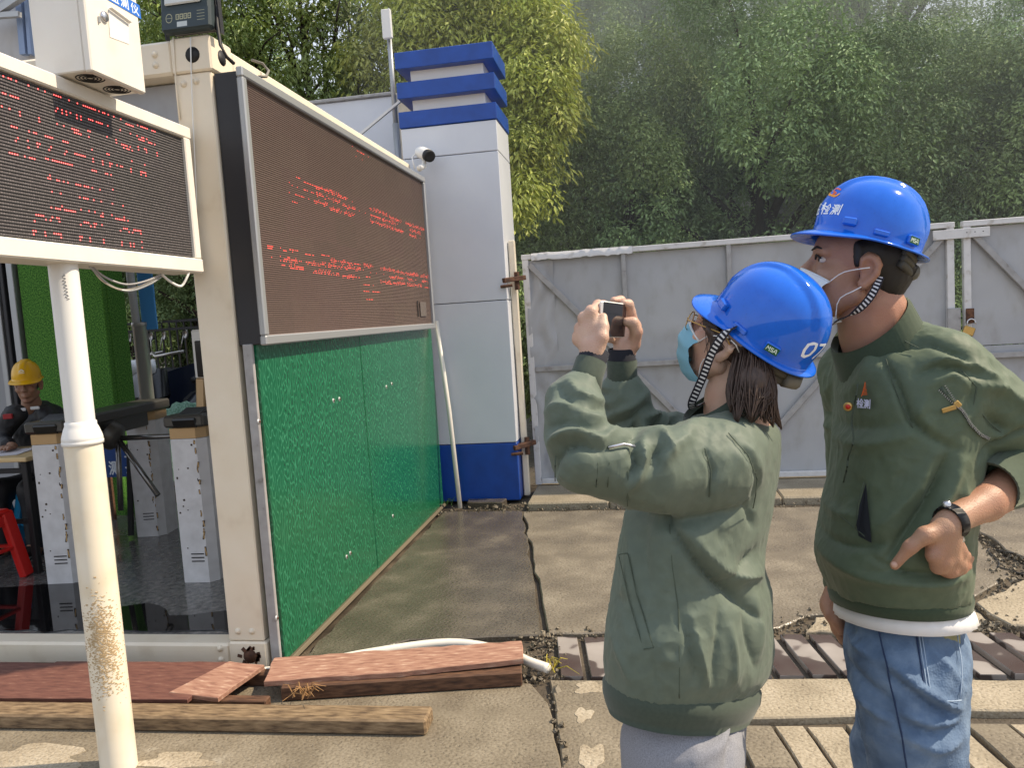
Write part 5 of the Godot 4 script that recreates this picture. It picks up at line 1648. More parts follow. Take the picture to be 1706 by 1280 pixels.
	# water bottle on a dispenser
	t = thing("water_dispenser", "dispenser with a teal water bottle against the turf wall, just right of the pole", "water dispenser", Vector3(-4.577, 0.9121, -5.894) * Vector3(1, 0, 1) + Vector3(0, 0.0, 0))
	b = MB.new()
	b.box(Vector3(0, 0.43, 0), Vector3(0.3, 0.86, 0.3), Basis.IDENTITY, 0.02)
	put("cabinet", b, M.white, t)
	b = MB.new(true)
	b.lathe(Vector3(0, 0.86, 0), [Vector2(0.05, 0), Vector2(0.13, 0.06), Vector2(0.135, 0.12), Vector2(0.13, 0.28), Vector2(0.1, 0.34), Vector2(0.035, 0.38), Vector2(0.03, 0.42), Vector2(0.0, 0.421)], 18)
	put("bottle", b, mat(c8(20, 96, 100), 0.15), t)
	# steel bollard with a white pole and a blue sign
	t = thing("barrier_post", "brushed steel post carrying a thinner white pole with a blue sign", "post", Vector3(-4.5, 0, -6.52))
	b = MB.new(true)
	b.lathe(Vector3.ZERO, [Vector2(0.062, 0), Vector2(0.062, 1.68), Vector2(0.068, 1.682), Vector2(0.068, 1.72), Vector2(0.0, 1.722)], 18)
	put("steel_post", b, mat(c8(196, 190, 182), 0.35, 0.45), t)
	b = MB.new(true)
	b.tube([Vector3(-0.03, 1.7, 0), Vector3(-0.05, 2.6, 0)], 0.035, 12)
	put("white_pole", b, M.white, t)
	b = MB.new()
	b.box(Vector3(0.09, 2.25, -0.02), Vector3(0.15, 1.2, 0.02), Basis.IDENTITY, 0.004)
	put("sign_board", b, mat(c8(84, 166, 236), 0.4), t)
	# blue banner with lettering
	var im := picture(192, 128, c8(24, 70, 140))
	glyph(im, "deng", Vector2(96, 2), Vector2(52, 48), 7.0, Color(0.9, 0.92, 0.95))
	glyph(im, "sha", Vector2(96, 62), Vector2(52, 56), 7.0, Color(0.9, 0.92, 0.95))
	glyph(im, "ce", Vector2(20, 62), Vector2(52, 56), 7.0, Color(0.9, 0.92, 0.95))
	b = MB.new()
	var bc := Vector3(-4.127, 0.5973, -5.636)
	b.quad(bc + Vector3(-0.2, 0.13, 0), bc + Vector3(0.16, 0.13, 0), bc + Vector3(0.16, -0.13, 0), bc + Vector3(-0.2, -0.13, 0))
	b.quad(bc + Vector3(0.16, 0.13, -0.012), bc + Vector3(-0.2, 0.13, -0.012), bc + Vector3(-0.2, -0.13, -0.012), bc + Vector3(0.16, -0.13, -0.012))
	t = thing("blue_banner", "dark blue banner with white characters on two wooden legs behind the tripod arms", "banner", bc * Vector3(1, 0, 1))
	put("sheet", b, image_mat(im, 0.6), t, -t.position)
	for x in [-0.19, 0.15]:
		b = MB.new()
		b.box(Vector3(x, 0.35 * bc.y + 0.0, -0.03), Vector3(0.025, bc.y * 0.7 + 0.5, 0.025))
		put("leg", b, M.wood_dark, t)
	b = MB.new()
	b.tube([Vector3(-3.744, 0.8034, -5.159), Vector3(-3.763, 0.1341, -5.096)], 0.022, 8)
	tag(put("black_stanchion", b, M.dark), "black upright bar standing behind the tripod arm", "post")
	# railing, scooters, netting outside
	t = thing("railing", "dark metal railing behind the parked scooters", "fence", Vector3(-6.2, 0, -11.2))
	zero = -t.position
	for y in [1.62, 1.5, 0.5]:
		b = MB.new()
		b.box(Vector3(-6.9, y + 0.2, -11.2), Vector3(4.6, 0.04, 0.03))
		put("rail", b, M.dark, t, zero)
	for i in 36:
		b = MB.new()
		b.box(Vector3(-9.1 + i * 0.125, 1.2, -11.2), Vector3(0.022, 1.24, 0.022))
		put("bar", b, M.dark, t, zero)
	var pos := [Vector3(-5.35, 0.3, -8.6), Vector3(-5.75, 0.3, -8.9), Vector3(-6.2, 0.3, -9.0), Vector3(-6.6, 0.3, -9.3)]
	var sl := ["parked scooter with a white headlamp cowl, nearest the face terminal", "dark parked scooter second from the face terminal", "dark parked scooter beside the steel post", "parked scooter hidden most, behind the steel post"]
	for i in 4:
		scooter(pos[i], [c8(30, 32, 38), c8(150, 150, 152), c8(26, 26, 28), c8(60, 24, 26)][i], sl[i], -0.5 - 0.12 * i)
	car()
	b = MB.new(true)
	var f := FastNoiseLite.new(); f.seed = 6; f.frequency = 2.2
	var g := []
	for j in 11:
		var row := []
		for i in 29:
			var u := i / 28.0; var v := j / 10.0
			row.append(Vector3(-4.9 + u * 1.6, 0.2 + 0.66 * sin(v * PI * 0.55) + 0.16 * f.get_noise_2d(u * 3.0, v * 2.0) + 0.05 * f.get_noise_2d(u * 9.0, v * 7.0), -6.6 - v * 0.9))
		g.append(row)
	for j in 10:
		for i in 28:
			b.tri(g[j][i], g[j + 1][i + 1], g[j][i + 1]); b.tri(g[j][i], g[j + 1][i], g[j + 1][i + 1])
	var nm := mat(Color.WHITE, 0.8)
	nm.albedo_texture = noise_tex(79, 0.05, [[0.0, c8(50, 92, 66)], [0.5, c8(110, 150, 126)], [1.0, c8(196, 212, 200)]])
	tri_mat(nm, 1.5)
	tag(put("green_netting", b, nm), "heap of pale green netting behind the turnstiles", "netting")

func scooter(at: Vector3, col: Color, label: String, turn: float):
	var t := thing("scooter", label, "scooter", at, "parked scooters")
	t.rotation.y = turn
	t.scale = Vector3.ONE * 1.08
	var pm := mat(col, 0.25)
	var b: MB
	for z in [0.6, -0.6]:
		b = MB.new(true)
		var rg := []
		for i in 19: rg.append(Vector3(0, 0.22 + sin(TAU * i / 18) * 0.18, z + cos(TAU * i / 18) * 0.18))
		b.tube(rg, 0.045, 8)
		b.tube([Vector3(-0.04, 0.22, z), Vector3(0.04, 0.22, z)], 0.07, 10)
		put("wheel", b, M.dark, t)
	b = MB.new(true)
	b.tube([Vector3(0, 0.45, -0.75), Vector3(0, 0.5, -0.4), Vector3(0, 0.42, -0.1), Vector3(0, 0.3, 0.05), Vector3(0, 0.3, 0.28), Vector3(0, 0.55, 0.42), Vector3(0, 0.85, 0.36)], [0.06, 0.16, 0.14, 0.13, 0.14, 0.17, 0.1], 12)
	put("body", b, pm, t)
	b = MB.new(true)
	b.tube([Vector3(0, 0.72, -0.75), Vector3(0, 0.75, -0.4), Vector3(0, 0.68, -0.05)], [0.08, 0.13, 0.08], 10, 0.5)
	put("seat", b, M.dark, t)
	b = MB.new(true)
	b.tube([Vector3(0, 0.3, 0.6), Vector3(0, 0.95, 0.38)], 0.03, 8)
	b.tube([Vector3(-0.33, 1.02, 0.22), Vector3(0, 0.98, 0.36), Vector3(0.33, 1.02, 0.22)], 0.018, 8)
	put("handlebar", b, M.steel, t)
	b = MB.new(true)
	b.lathe(Vector3(0, 0.86, 0.45), [Vector2(0.1, -0.03), Vector2(0.09, 0.03), Vector2(0.0, 0.06)], 14, Vector3(0, 0.2, 1).normalized())
	put("headlight", b, mat(c8(214, 216, 218), 0.15), t)
	for x in [-0.3, 0.3]:
		b = MB.new(true)
		b.tube([Vector3(x, 1.03, 0.24), Vector3(x * 1.15, 1.18, 0.22)], 0.006, 6)
		b.lathe(Vector3(x * 1.2, 1.2, 0.21), [Vector2(0.05, 0), Vector2(0.05, 0.015), Vector2(0.0, 0.02)], 12, Vector3(0, 0, -1))
		put("mirror", b, M.steel, t)
	b = MB.new(true)
	b.tube([Vector3(0, 0.44, 0.78), Vector3(0, 0.46, 0.6), Vector3(0, 0.4, 0.45)], [0.05, 0.09, 0.06], 10, 0.4)
	put("mudguard", b, pm, t)

func car():
	var t := thing("parked_car", "dark car with a bright roof edge parked behind the scooters", "car", Vector3(-4.3, 0.3, -10.0))
	t.rotation.y = 0.35
	var side := PackedVector2Array([Vector2(-2.1, 0.3), Vector2(-2.15, 0.75), Vector2(-1.4, 0.95), Vector2(-0.8, 1.38), Vector2(0.7, 1.42), Vector2(1.5, 1.0), Vector2(2.1, 0.9), Vector2(2.15, 0.35)])
	var b := MB.new()
	var ix := Geometry2D.triangulate_polygon(side)
	for s in [-1.0, 1.0]:
		for k in range(0, ix.size(), 3):
			var p := []
			for m in 3: p.append(Vector3(side[ix[k + m]].x, side[ix[k + m]].y, 0.8 * s * (0.86 if side[ix[k + m]].y > 1.1 else 1.0)))
			b.out3(p[0], p[1], p[2], Vector3(p[0].x, p[0].y, 0))
	for i in side.size():
		var j := (i + 1) % side.size()
		var wa := 0.8 * (0.86 if side[i].y > 1.1 else 1.0); var wb := 0.8 * (0.86 if side[j].y > 1.1 else 1.0)
		var q := [Vector3(side[i].x, side[i].y, -wa), Vector3(side[j].x, side[j].y, -wb), Vector3(side[j].x, side[j].y, wb), Vector3(side[i].x, side[i].y, wa)]
		b.out3(q[0], q[1], q[2], Vector3(0, 0.7, 0)); b.out3(q[0], q[2], q[3], Vector3(0, 0.7, 0))
	put("body", b, mat(c8(30, 36, 52), 0.15), t)
	b = MB.new()
	for s in [-1.0, 1.0]:
		b.box(Vector3(-0.45, 1.17, 0.735 * s), Vector3(0.8, 0.28, 0.03), Basis.IDENTITY, 0.01)
		b.box(Vector3(0.5, 1.17, 0.735 * s), Vector3(0.8, 0.28, 0.03), Basis.IDENTITY, 0.01)
	put("window", b, mat(c8(20, 24, 28), 0.05), t)
	for x in [-1.35, 1.4]:
		for z in [-0.72, 0.72]:
			b = MB.new(true)
			b.lathe(Vector3(x, 0.32, z - 0.1), [Vector2(0, 0), Vector2(0.3, 0.0), Vector2(0.32, 0.05), Vector2(0.32, 0.15), Vector2(0.3, 0.2), Vector2(0, 0.2)], 18, Vector3(0, 0, 1))
			put("wheel", b, M.dark, t)
	b = MB.new(true)
	b.tube([Vector3(-1.4, 0.98, 0.78), Vector3(-0.8, 1.41, 0.69), Vector3(0.7, 1.45, 0.69), Vector3(1.5, 1.03, 0.78)], 0.02, 6)
	b.tube([Vector3(-1.4, 0.98, -0.78), Vector3(-0.8, 1.41, -0.69), Vector3(0.7, 1.45, -0.69), Vector3(1.5, 1.03, -0.78)], 0.02, 6)
	put("roof_trim", b, M.steel, t)


# ---------------------------------------------------------------- people
func flesh(base: Color, sd: int) -> Callable:
	var f := FastNoiseLite.new(); f.seed = sd; f.frequency = 18.0
	return func(p: Vector3) -> Color:
		var v := f.get_noise_3dv(p)
		var u := f.get_noise_3d(p.x * 0.25 + 9.0, p.y * 0.25, p.z * 0.25)
		return Color(base.r * (1.0 + 0.12 * v + 0.1 * u), base.g * (1.0 + 0.2 * v - 0.14 * u), base.b * (1.0 + 0.2 * v - 0.2 * u))

func head_net(cell: float, wide := 1.0) -> Array:
	# local axes: x forward, y up, z to the person's right
	var f := Field.new(Vector3(-0.15, -0.27, -0.115), Vector3(0.15, 0.16, 0.115), cell, 210.0)
	f.ell(Vector3(-0.016, 0.045, 0), Vector3(0.098, 0.088, 0.076))
	f.ell(Vector3(0.03, -0.03, 0), Vector3(0.06, 0.078, 0.058 * wide))
	f.ell(Vector3(0.05, 0.045, 0), Vector3(0.045, 0.04, 0.058))
	for s in [-1.0, 1.0]:
		f.cap(Vector3(-0.005, -0.055, 0.05 * s * wide), Vector3(0.058, -0.098, 0.016 * s), 0.021, 0.018)
		f.ell(Vector3(0.06, -0.022, 0.04 * s), Vector3(0.024, 0.022, 0.022))
		f.cap(Vector3(0.086, 0.032, 0.012 * s), Vector3(0.072, 0.03, 0.046 * s), 0.009, 0.009)
		f.cap(Vector3(0.097, -0.022, 0.011 * s), Vector3(0.1, -0.024, 0.01 * s), 0.008, 0.008)
		f.cap(Vector3(0.094, -0.056, 0.0), Vector3(0.084, -0.058, 0.02 * s), 0.0075, 0.005)
		f.cap(Vector3(0.092, -0.068, 0.0), Vector3(0.084, -0.067, 0.018 * s), 0.008, 0.005)
		# ear: lobe, bowl and rim
		var e := Vector3(-0.012, -0.004, 0.074 * s)
		f.ell(e + Vector3(-0.004, 0, 0.0), Vector3(0.013, 0.022, 0.006))
		var rim := []
		var rr := []
		for i in 9:
			var a := -1.9 + i * 0.52
			rim.append(e + Vector3(-0.006 - 0.017 * sin(a + 0.25), 0.008 + 0.025 * -cos(a + 0.0) * -1.0 * (1.0 if i < 9 else 0.0), (0.008 + 0.004 * sin(a)) * s))
			rr.append(0.0048)
		rim = [e + Vector3(0.008, 0.008, 0.003 * s), e + Vector3(0.008, 0.024, 0.006 * s), e + Vector3(-0.002, 0.032, 0.009 * s), e + Vector3(-0.014, 0.030, 0.012 * s), e + Vector3(-0.022, 0.018, 0.014 * s), e + Vector3(-0.021, 0.0, 0.013 * s), e + Vector3(-0.013, -0.016, 0.009 * s), e + Vector3(-0.002, -0.028, 0.006 * s), e + Vector3(0.006, -0.024, 0.003 * s)]
		f.chain(rim, [0.0025, 0.0032, 0.0034, 0.0036, 0.0036, 0.0034, 0.0038, 0.0055, 0.003])
	f.ell(Vector3(0.072, -0.102, 0), Vector3(0.02, 0.016, 0.02))
	f.cap(Vector3(0.09, 0.016, 0), Vector3(0.11, -0.018, 0), 0.007, 0.0105)
	f.dist()
	for s in [-1.0, 1.0]: f.carve(Vector3(0.094, 0.012, 0.033 * s), Vector3(0.018, 0.009, 0.017))
	f.carve(Vector3(-0.010, 0.004, 0.090), Vector3(0.0105, 0.019, 0.010))
	f.carve(Vector3(-0.010, 0.004, -0.090), Vector3(0.0105, 0.019, 0.010))
	return f.net()

func neck_add(f: Field, xf: Transform3D, base: Vector3, r: float):
	f.chain([xf * Vector3(-0.03, -0.03, 0), (xf * Vector3(-0.03, -0.09, 0)).lerp(base, 0.3), base], [r * 0.96, r, r * 1.12])

func helmet_point(phi: float, t: float, out := 0.0) -> Vector3:
	# shell of a cap-style helmet; t 0 crown .. 1 rim
	var cf := cos(phi); var sf := sin(phi)
	var R := 1.0 / sqrt(pow(cf / 0.124, 2.0) + pow(sf / 0.103, 2.0))
	var a := t * PI * 0.5
	var r := R * pow(sin(a), 0.86)
	var y := 0.137 * pow(maxf(cos(a), 0.0), 0.82)
	var z := absf(sf * r)
	var w := 0.034 - 0.006 * cf
	var ridge := smoothstep(w, w - 0.011, z) * (1.0 - smoothstep(0.78, 0.97, t))
	var k := 1.0 + (0.055 * ridge) + out / 0.11
	return Vector3(cf * r * k, y * k + 0.0, sf * r * k)

func helmet(parent: Node, called: String, xf: Transform3D, m: Material) -> MeshInstance3D:
	var nphi := 96
	var v := PackedVector3Array(); var ix := PackedInt32Array()
	var rows := []
	for i in 37: rows.append(0)
	var nt := 30
	var ring_n := nt + 6
	for i in ring_n:
		for j in nphi:
			var phi := TAU * j / nphi
			var cf := cos(phi); var sf := sin(phi)
			var p: Vector3
			var peak := smoothstep(0.15, 0.95, cf)
			var ext := 0.012 + 0.032 * peak + 0.008 * smoothstep(0.5, 1.0, -cf)
			var drop := 0.004 + 0.014 * peak
			var dir := Vector3(cf, 0, sf)
			var rim := helmet_point(phi, 1.0)
			if i < nt: p = helmet_point(phi, maxf(float(i) / (nt - 1), 0.002))
			elif i == nt: p = rim + dir * ext * 0.3 - Vector3(0, drop * 0.15, 0)
			elif i == nt + 1: p = rim + dir * ext * 0.7 - Vector3(0, drop * 0.55, 0)
			elif i == nt + 2: p = rim + dir * ext - Vector3(0, drop, 0)
			elif i == nt + 3: p = rim + dir * (ext + 0.001) - Vector3(0, drop + 0.003, 0)
			elif i == nt + 4: p = rim + dir * (ext - 0.003) - Vector3(0, drop + 0.004, 0)
			else: p = rim - dir * 0.004 - Vector3(0, 0.003, 0)
			v.append(p)
	for i in ring_n - 1:
		for j in nphi:
			var a := i * nphi + j; var b := i * nphi + (j + 1) % nphi; var c := b + nphi; var d := a + nphi
			ix.append_array([a, b, c, a, c, d])
	# underside closes to a shallow dome
	var base := v.size()
	for i in range(1, 6):
		for j in nphi: v.append(helmet_point(TAU * j / nphi, 1.0 - i * 0.18, -0.006) - Vector3(0, 0.004, 0))
	for i in 5:
		for j in nphi:
			var r0 := (ring_n - 1) * nphi if i == 0 else base + (i - 1) * nphi
			var r1 := base + i * nphi
			ix.append_array([r0 + j, r0 + (j + 1) % nphi, r1 + (j + 1) % nphi, r0 + j, r1 + (j + 1) % nphi, r1 + j])
	var o := put(called, net_mesh([[v, ix]], m), m, parent)
	o.transform = xf.scaled_local(Vector3(0.89, 0.95, 0.9))
	return o

func helmet_frame(phi: float, t: float, out: float) -> Transform3D:
	var p := helmet_point(phi, t, 0.0)
	var du := (helmet_point(phi + 0.02, t) - helmet_point(phi - 0.02, t)).normalized()
	var dv := (helmet_point(phi, t - 0.02) - helmet_point(phi, t + 0.02)).normalized()
	var n := dv.cross(du).normalized()
	if n.dot(p) < 0: n = -n
	var up := n.cross(du).normalized()
	if up.dot(dv) < 0: up = -up
	return Transform3D(Basis(up.cross(n), up, n), p + n * out)

func helmet_patch(h: MeshInstance3D, called: String, phi0: float, phi1: float, t0: float, t1: float, m: Material):
	# printed lettering that follows the shell; left edge of the picture at phi0
	var b := MB.new(true)
	var n := 10
	for i in n:
		for j in n:
			var q := []
			var uv := []
			for c in [[0, 0], [1, 0], [1, 1], [0, 1]]:
				var u := float(i + c[0]) / n; var w := float(j + c[1]) / n
				q.append(helmet_point(lerpf(phi0, phi1, u), lerpf(t0, t1, w), 0.0008))
				uv.append(Vector2(u, w))
			b.tri(q[0], q[1], q[2], uv[0], uv[1], uv[2]); b.tri(q[0], q[2], q[3], uv[0], uv[2], uv[3])
	put(called, b, m, h)

func helmet_fittings(h: MeshInstance3D, s: float, m: Material):
	# s = -1 is the wearer's left
	var b := MB.new()
	var f := helmet_frame(0.86 * s, 0.93, 0.004)
	b.box(f.origin, Vector3(0.03, 0.017, 0.012), f.basis, 0.003)
	put("lamp_clip", b, m, h)
	b = MB.new()
	f = helmet_frame(1.52 * s, 0.965, 0.002)
	b.box(f.origin, Vector3(0.034, 0.011, 0.007), f.basis, 0.002)
	put("slot", b, m, h)
	b = MB.new()
	f = helmet_frame(2.25 * s, 0.95, 0.002)
	b.box(f.origin, Vector3(0.034, 0.019, 0.01), f.basis, 0.003)
	var plate := put("raised_plate", b, m, h)
	var im := picture(160, 80, c8(14, 82, 50))
	var wht := c8(226, 238, 226)
	glyph(im, "m", Vector2(16, 20), Vector2(40, 42), 8.0, wht)
	glyph(im, "s", Vector2(66, 20), Vector2(28, 42), 8.0, wht)
	glyph(im, "a", Vector2(102, 20), Vector2(42, 42), 8.0, wht)
	b = MB.new()
	var x := f.basis.x * 0.0145; var y := f.basis.y * 0.0075
	var o := f.origin + f.basis.z * 0.0055
	b.quad(o - x + y, o + x + y, o + x - y, o - x - y)
	put("label", b, image_mat(im, 0.4), plate)

func ribbon(pts: Array, wd: float, side: Vector3, m: Material, vs: float) -> MB:
	# a strap; side says which way its width runs at the start
	var b := MB.new()
	var len := 0.0
	var prev := []
	for i in pts.size():
		var p: Vector3 = pts[i]
		var t: Vector3 = ((pts[mini(i + 1, pts.size() - 1)] as Vector3) - (pts[maxi(i - 1, 0)] as Vector3)).normalized()
		var x := (side - t * side.dot(t)).normalized()
		var n := x.cross(t).normalized() * 0.0012
		if i > 0: len += p.distance_to(pts[i - 1])
		var cur := [p - x * wd / 2 + n, p + x * wd / 2 + n, p - x * wd / 2 - n, p + x * wd / 2 - n, len * vs]
		if i > 0:
			for k in [[0, 1], [3, 2]]:
				b.tri(prev[k[0]], prev[k[1]], cur[k[1]], Vector2(0, prev[4]), Vector2(1, prev[4]), Vector2(1, cur[4]))
				b.tri(prev[k[0]], cur[k[1]], cur[k[0]], Vector2(0, prev[4]), Vector2(1, cur[4]), Vector2(0, cur[4]))
			for k in [[0, 2], [1, 3]]:
				b.tri(prev[k[0]], cur[k[0]], cur[k[1]]); b.tri(prev[k[0]], cur[k[1]], prev[k[1]])
		prev = cur
	return b

func smooth_line(L: Array, n: int) -> Array:
	var o := []
	for k in n + 1:
		var q := k / float(n) * (L.size() - 1)
		var j := mini(int(q), L.size() - 2)
		o.append((L[j] as Vector3).cubic_interpolate(L[j + 1], L[maxi(j - 1, 0)], L[mini(j + 2, L.size() - 1)], q - j))
	return o

# folds are strokes seen along the z axis: [points (x, y), width, height, facing]
func fold_fn(folds: Array, sd: int, amp: float) -> Callable:
	var f1 := FastNoiseLite.new(); f1.seed = sd; f1.frequency = 7.0; f1.fractal_octaves = 2
	var f3 := FastNoiseLite.new(); f3.seed = sd + 2; f3.frequency = 24.0; f3.fractal_type = FastNoiseLite.FRACTAL_RIDGED; f3.fractal_octaves = 2
	var f2 := FastNoiseLite.new(); f2.seed = sd + 1; f2.frequency = 13.0; f2.fractal_type = FastNoiseLite.FRACTAL_RIDGED; f2.fractal_octaves = 2
	var segs := []
	for q in folds:
		var P: Array = q[0]
		var total := P.size() - 1
		for i in total:
			segs.append([P[i], P[i + 1], q[1], q[2], float(i) / total, 1.0 / total, minf(P[i].x, P[i + 1].x) - q[1] * 2.6, maxf(P[i].x, P[i + 1].x) + q[1] * 2.6, minf(P[i].y, P[i + 1].y) - q[1] * 2.6, maxf(P[i].y, P[i + 1].y) + q[1] * 2.6, q])
	return func(v: Vector3, n: Vector3) -> float:
		var d := amp * (0.25 * f1.get_noise_3d(v.x, v.y * 0.7, v.z) + 0.35 * f2.get_noise_3d(v.x * 0.8, v.y * 0.55, v.z * 0.8) + 0.5 * f3.get_noise_3d(v.x * 0.9, v.y * 0.6, v.z * 0.9) * smoothstep(-0.2, 0.4, f1.get_noise_3d(v.y, v.z, v.x)))
		if n.z < -0.15: return d
		var best := {}
		var vx := v.x; var vy := v.y
		for s in segs:
			if vx < s[6] or vx > s[7] or vy < s[8] or vy > s[9]: continue
			var a: Vector2 = s[0]; var b: Vector2 = s[1]
			var ab := b - a
			var t := clampf((Vector2(vx, vy) - a).dot(ab) / maxf(ab.length_squared(), 1e-9), 0.0, 1.0)
			var ds: float = Vector2(vx, vy).distance_to(a + ab * t) / (s[2] * 0.85)
			if ds > 2.6: continue
			var along: float = s[4] + s[5] * t
			var val: float = 1.3 * s[3] * exp(-1.15 * pow(ds, 1.35)) * (0.25 + 0.75 * sqrt(sin(PI * clampf(along, 0.02, 0.98))))
			var key = s[10]
			var id: int = key[3]
			if not best.has(id) or absf(val) > absf(best[id]): best[id] = val
		for k in best: d += best[k] * clampf(n.z * 2.0 + 0.5, 0.0, 1.0)
		return d

func number_folds(l: Array) -> Array:
	for i in l.size(): (l[i] as Array).append(i)
	return l

# looks the front of a mesh up along z, to lay seams and zips on it
func surface_map(net: Array) -> Dictionary:
	var d := {}
	for p in net[0]:
		var key := Vector2i(int(floor(p.x / 0.008)), int(floor(p.y / 0.008)))
		if not d.has(key) or d[key] < p.z: d[key] = p.z
	return d

func on_surface(d: Dictionary, p: Vector2, out := 0.0) -> Vector3:
	var k := Vector2i(int(floor(p.x / 0.008)), int(floor(p.y / 0.008)))
	var s := 0.0; var w := 0.0
	var top := -1e9
	for i in range(-2, 3):
		for j in range(-2, 3):
			var q := k + Vector2i(i, j)
			if d.has(q): top = maxf(top, d[q])
	for i in range(-2, 3):
		for j in range(-2, 3):
			var q := k + Vector2i(i, j)
			if d.has(q) and d[q] > top - 0.03:
				var ww := 1.0 / (0.3 + i * i + j * j)
				s += d[q] * ww; w += ww
	return Vector3(p.x, p.y, (s / w if w > 0.0 else NAN) + out)

func seam(parent: Node, called: String, d: Dictionary, P: Array, r: float, m: Material, at: Vector3, out := 0.0):
	var pts := []
	for i in P.size() - 1:
		var n := maxi(2, int((P[i] as Vector2).distance_to(P[i + 1]) / 0.012))
		for k in n: pts.append(on_surface(d, (P[i] as Vector2).lerp(P[i + 1], float(k) / n), out))
	pts.append(on_surface(d, P[-1], out))
	pts = pts.filter(func(q): return not is_nan(q.z))
	var sm := []
	for i in pts.size():
		var a: Vector3 = pts[maxi(i - 1, 0)]; var b: Vector3 = pts[mini(i + 1, pts.size() - 1)]
		var q: Vector3 = pts[i]
		sm.append(Vector3(q.x, q.y, (a.z + b.z + q.z * 2.0) / 4.0))
	var b := MB.new(true)
	b.tube(sm, r, 5)
	return put(called, b, m, parent, at)

func band(lv: Array, y_drop: Array, m: Material, n := 72, rib := 0.0015) -> MB:
	# knitted band: rings of ellipses [center, rx vector, rz vector]
	var b := MB.new(true)
	var prev := PackedVector3Array()
	var pc := Vector3.ZERO
	for i in lv.size():
		var c: Vector3 = lv[i][0]
		var cur := PackedVector3Array()
		for k in n:
			var t := TAU * k / n
			var w: float = 1.0 + (rib * (1.0 if k % 2 else -1.0) / 0.1 if i < lv.size() - 2 else 0.0)
			cur.append(c + ((lv[i][1] as Vector3) * cos(t) + (lv[i][2] as Vector3) * sin(t)) * w)
		if i > 0: b.strip(prev, cur, pc, c)
		prev = cur; pc = c
	return b

# keeps hair and scalp inside the shell of a helmet
func tuck(net: Array, hx: Transform3D, margin := 0.93) -> Array:
	var inv := hx.scaled_local(Vector3(0.89, 0.95, 0.9)).affine_inverse()
	var fw := hx.scaled_local(Vector3(0.89, 0.95, 0.9))
	var v: PackedVector3Array = net[0]
	for i in v.size():
		var p := inv * v[i]
		if p.y < -0.022: continue
		var phi := atan2(p.z, p.x)
		var R := 1.0 / sqrt(pow(cos(phi) / 0.124, 2.0) + pow(sin(phi) / 0.103, 2.0))
		var q := sqrt((p.x * p.x + p.z * p.z) / (R * R) + pow(maxf(p.y, 0.0) / 0.137, 2.0))
		if q > margin: v[i] = fw * Vector3(p.x * margin / q, p.y * margin / q if p.y > 0.0 else p.y, p.z * margin / q)
	return [v, net[1]]

# lifts the lower edge of a garment on the side of the raised arm
func tilted(net: Array, c: Vector3, side: Vector3, slope: float, y_top: float, y_low: float) -> Array:
	var v: PackedVector3Array = net[0]
	for i in v.size():
		var w := smoothstep(y_top, y_low, v[i].y)
		if w > 0.0: v[i].y += slope * (v[i] - c).dot(side) * w
	return [v, net[1]]


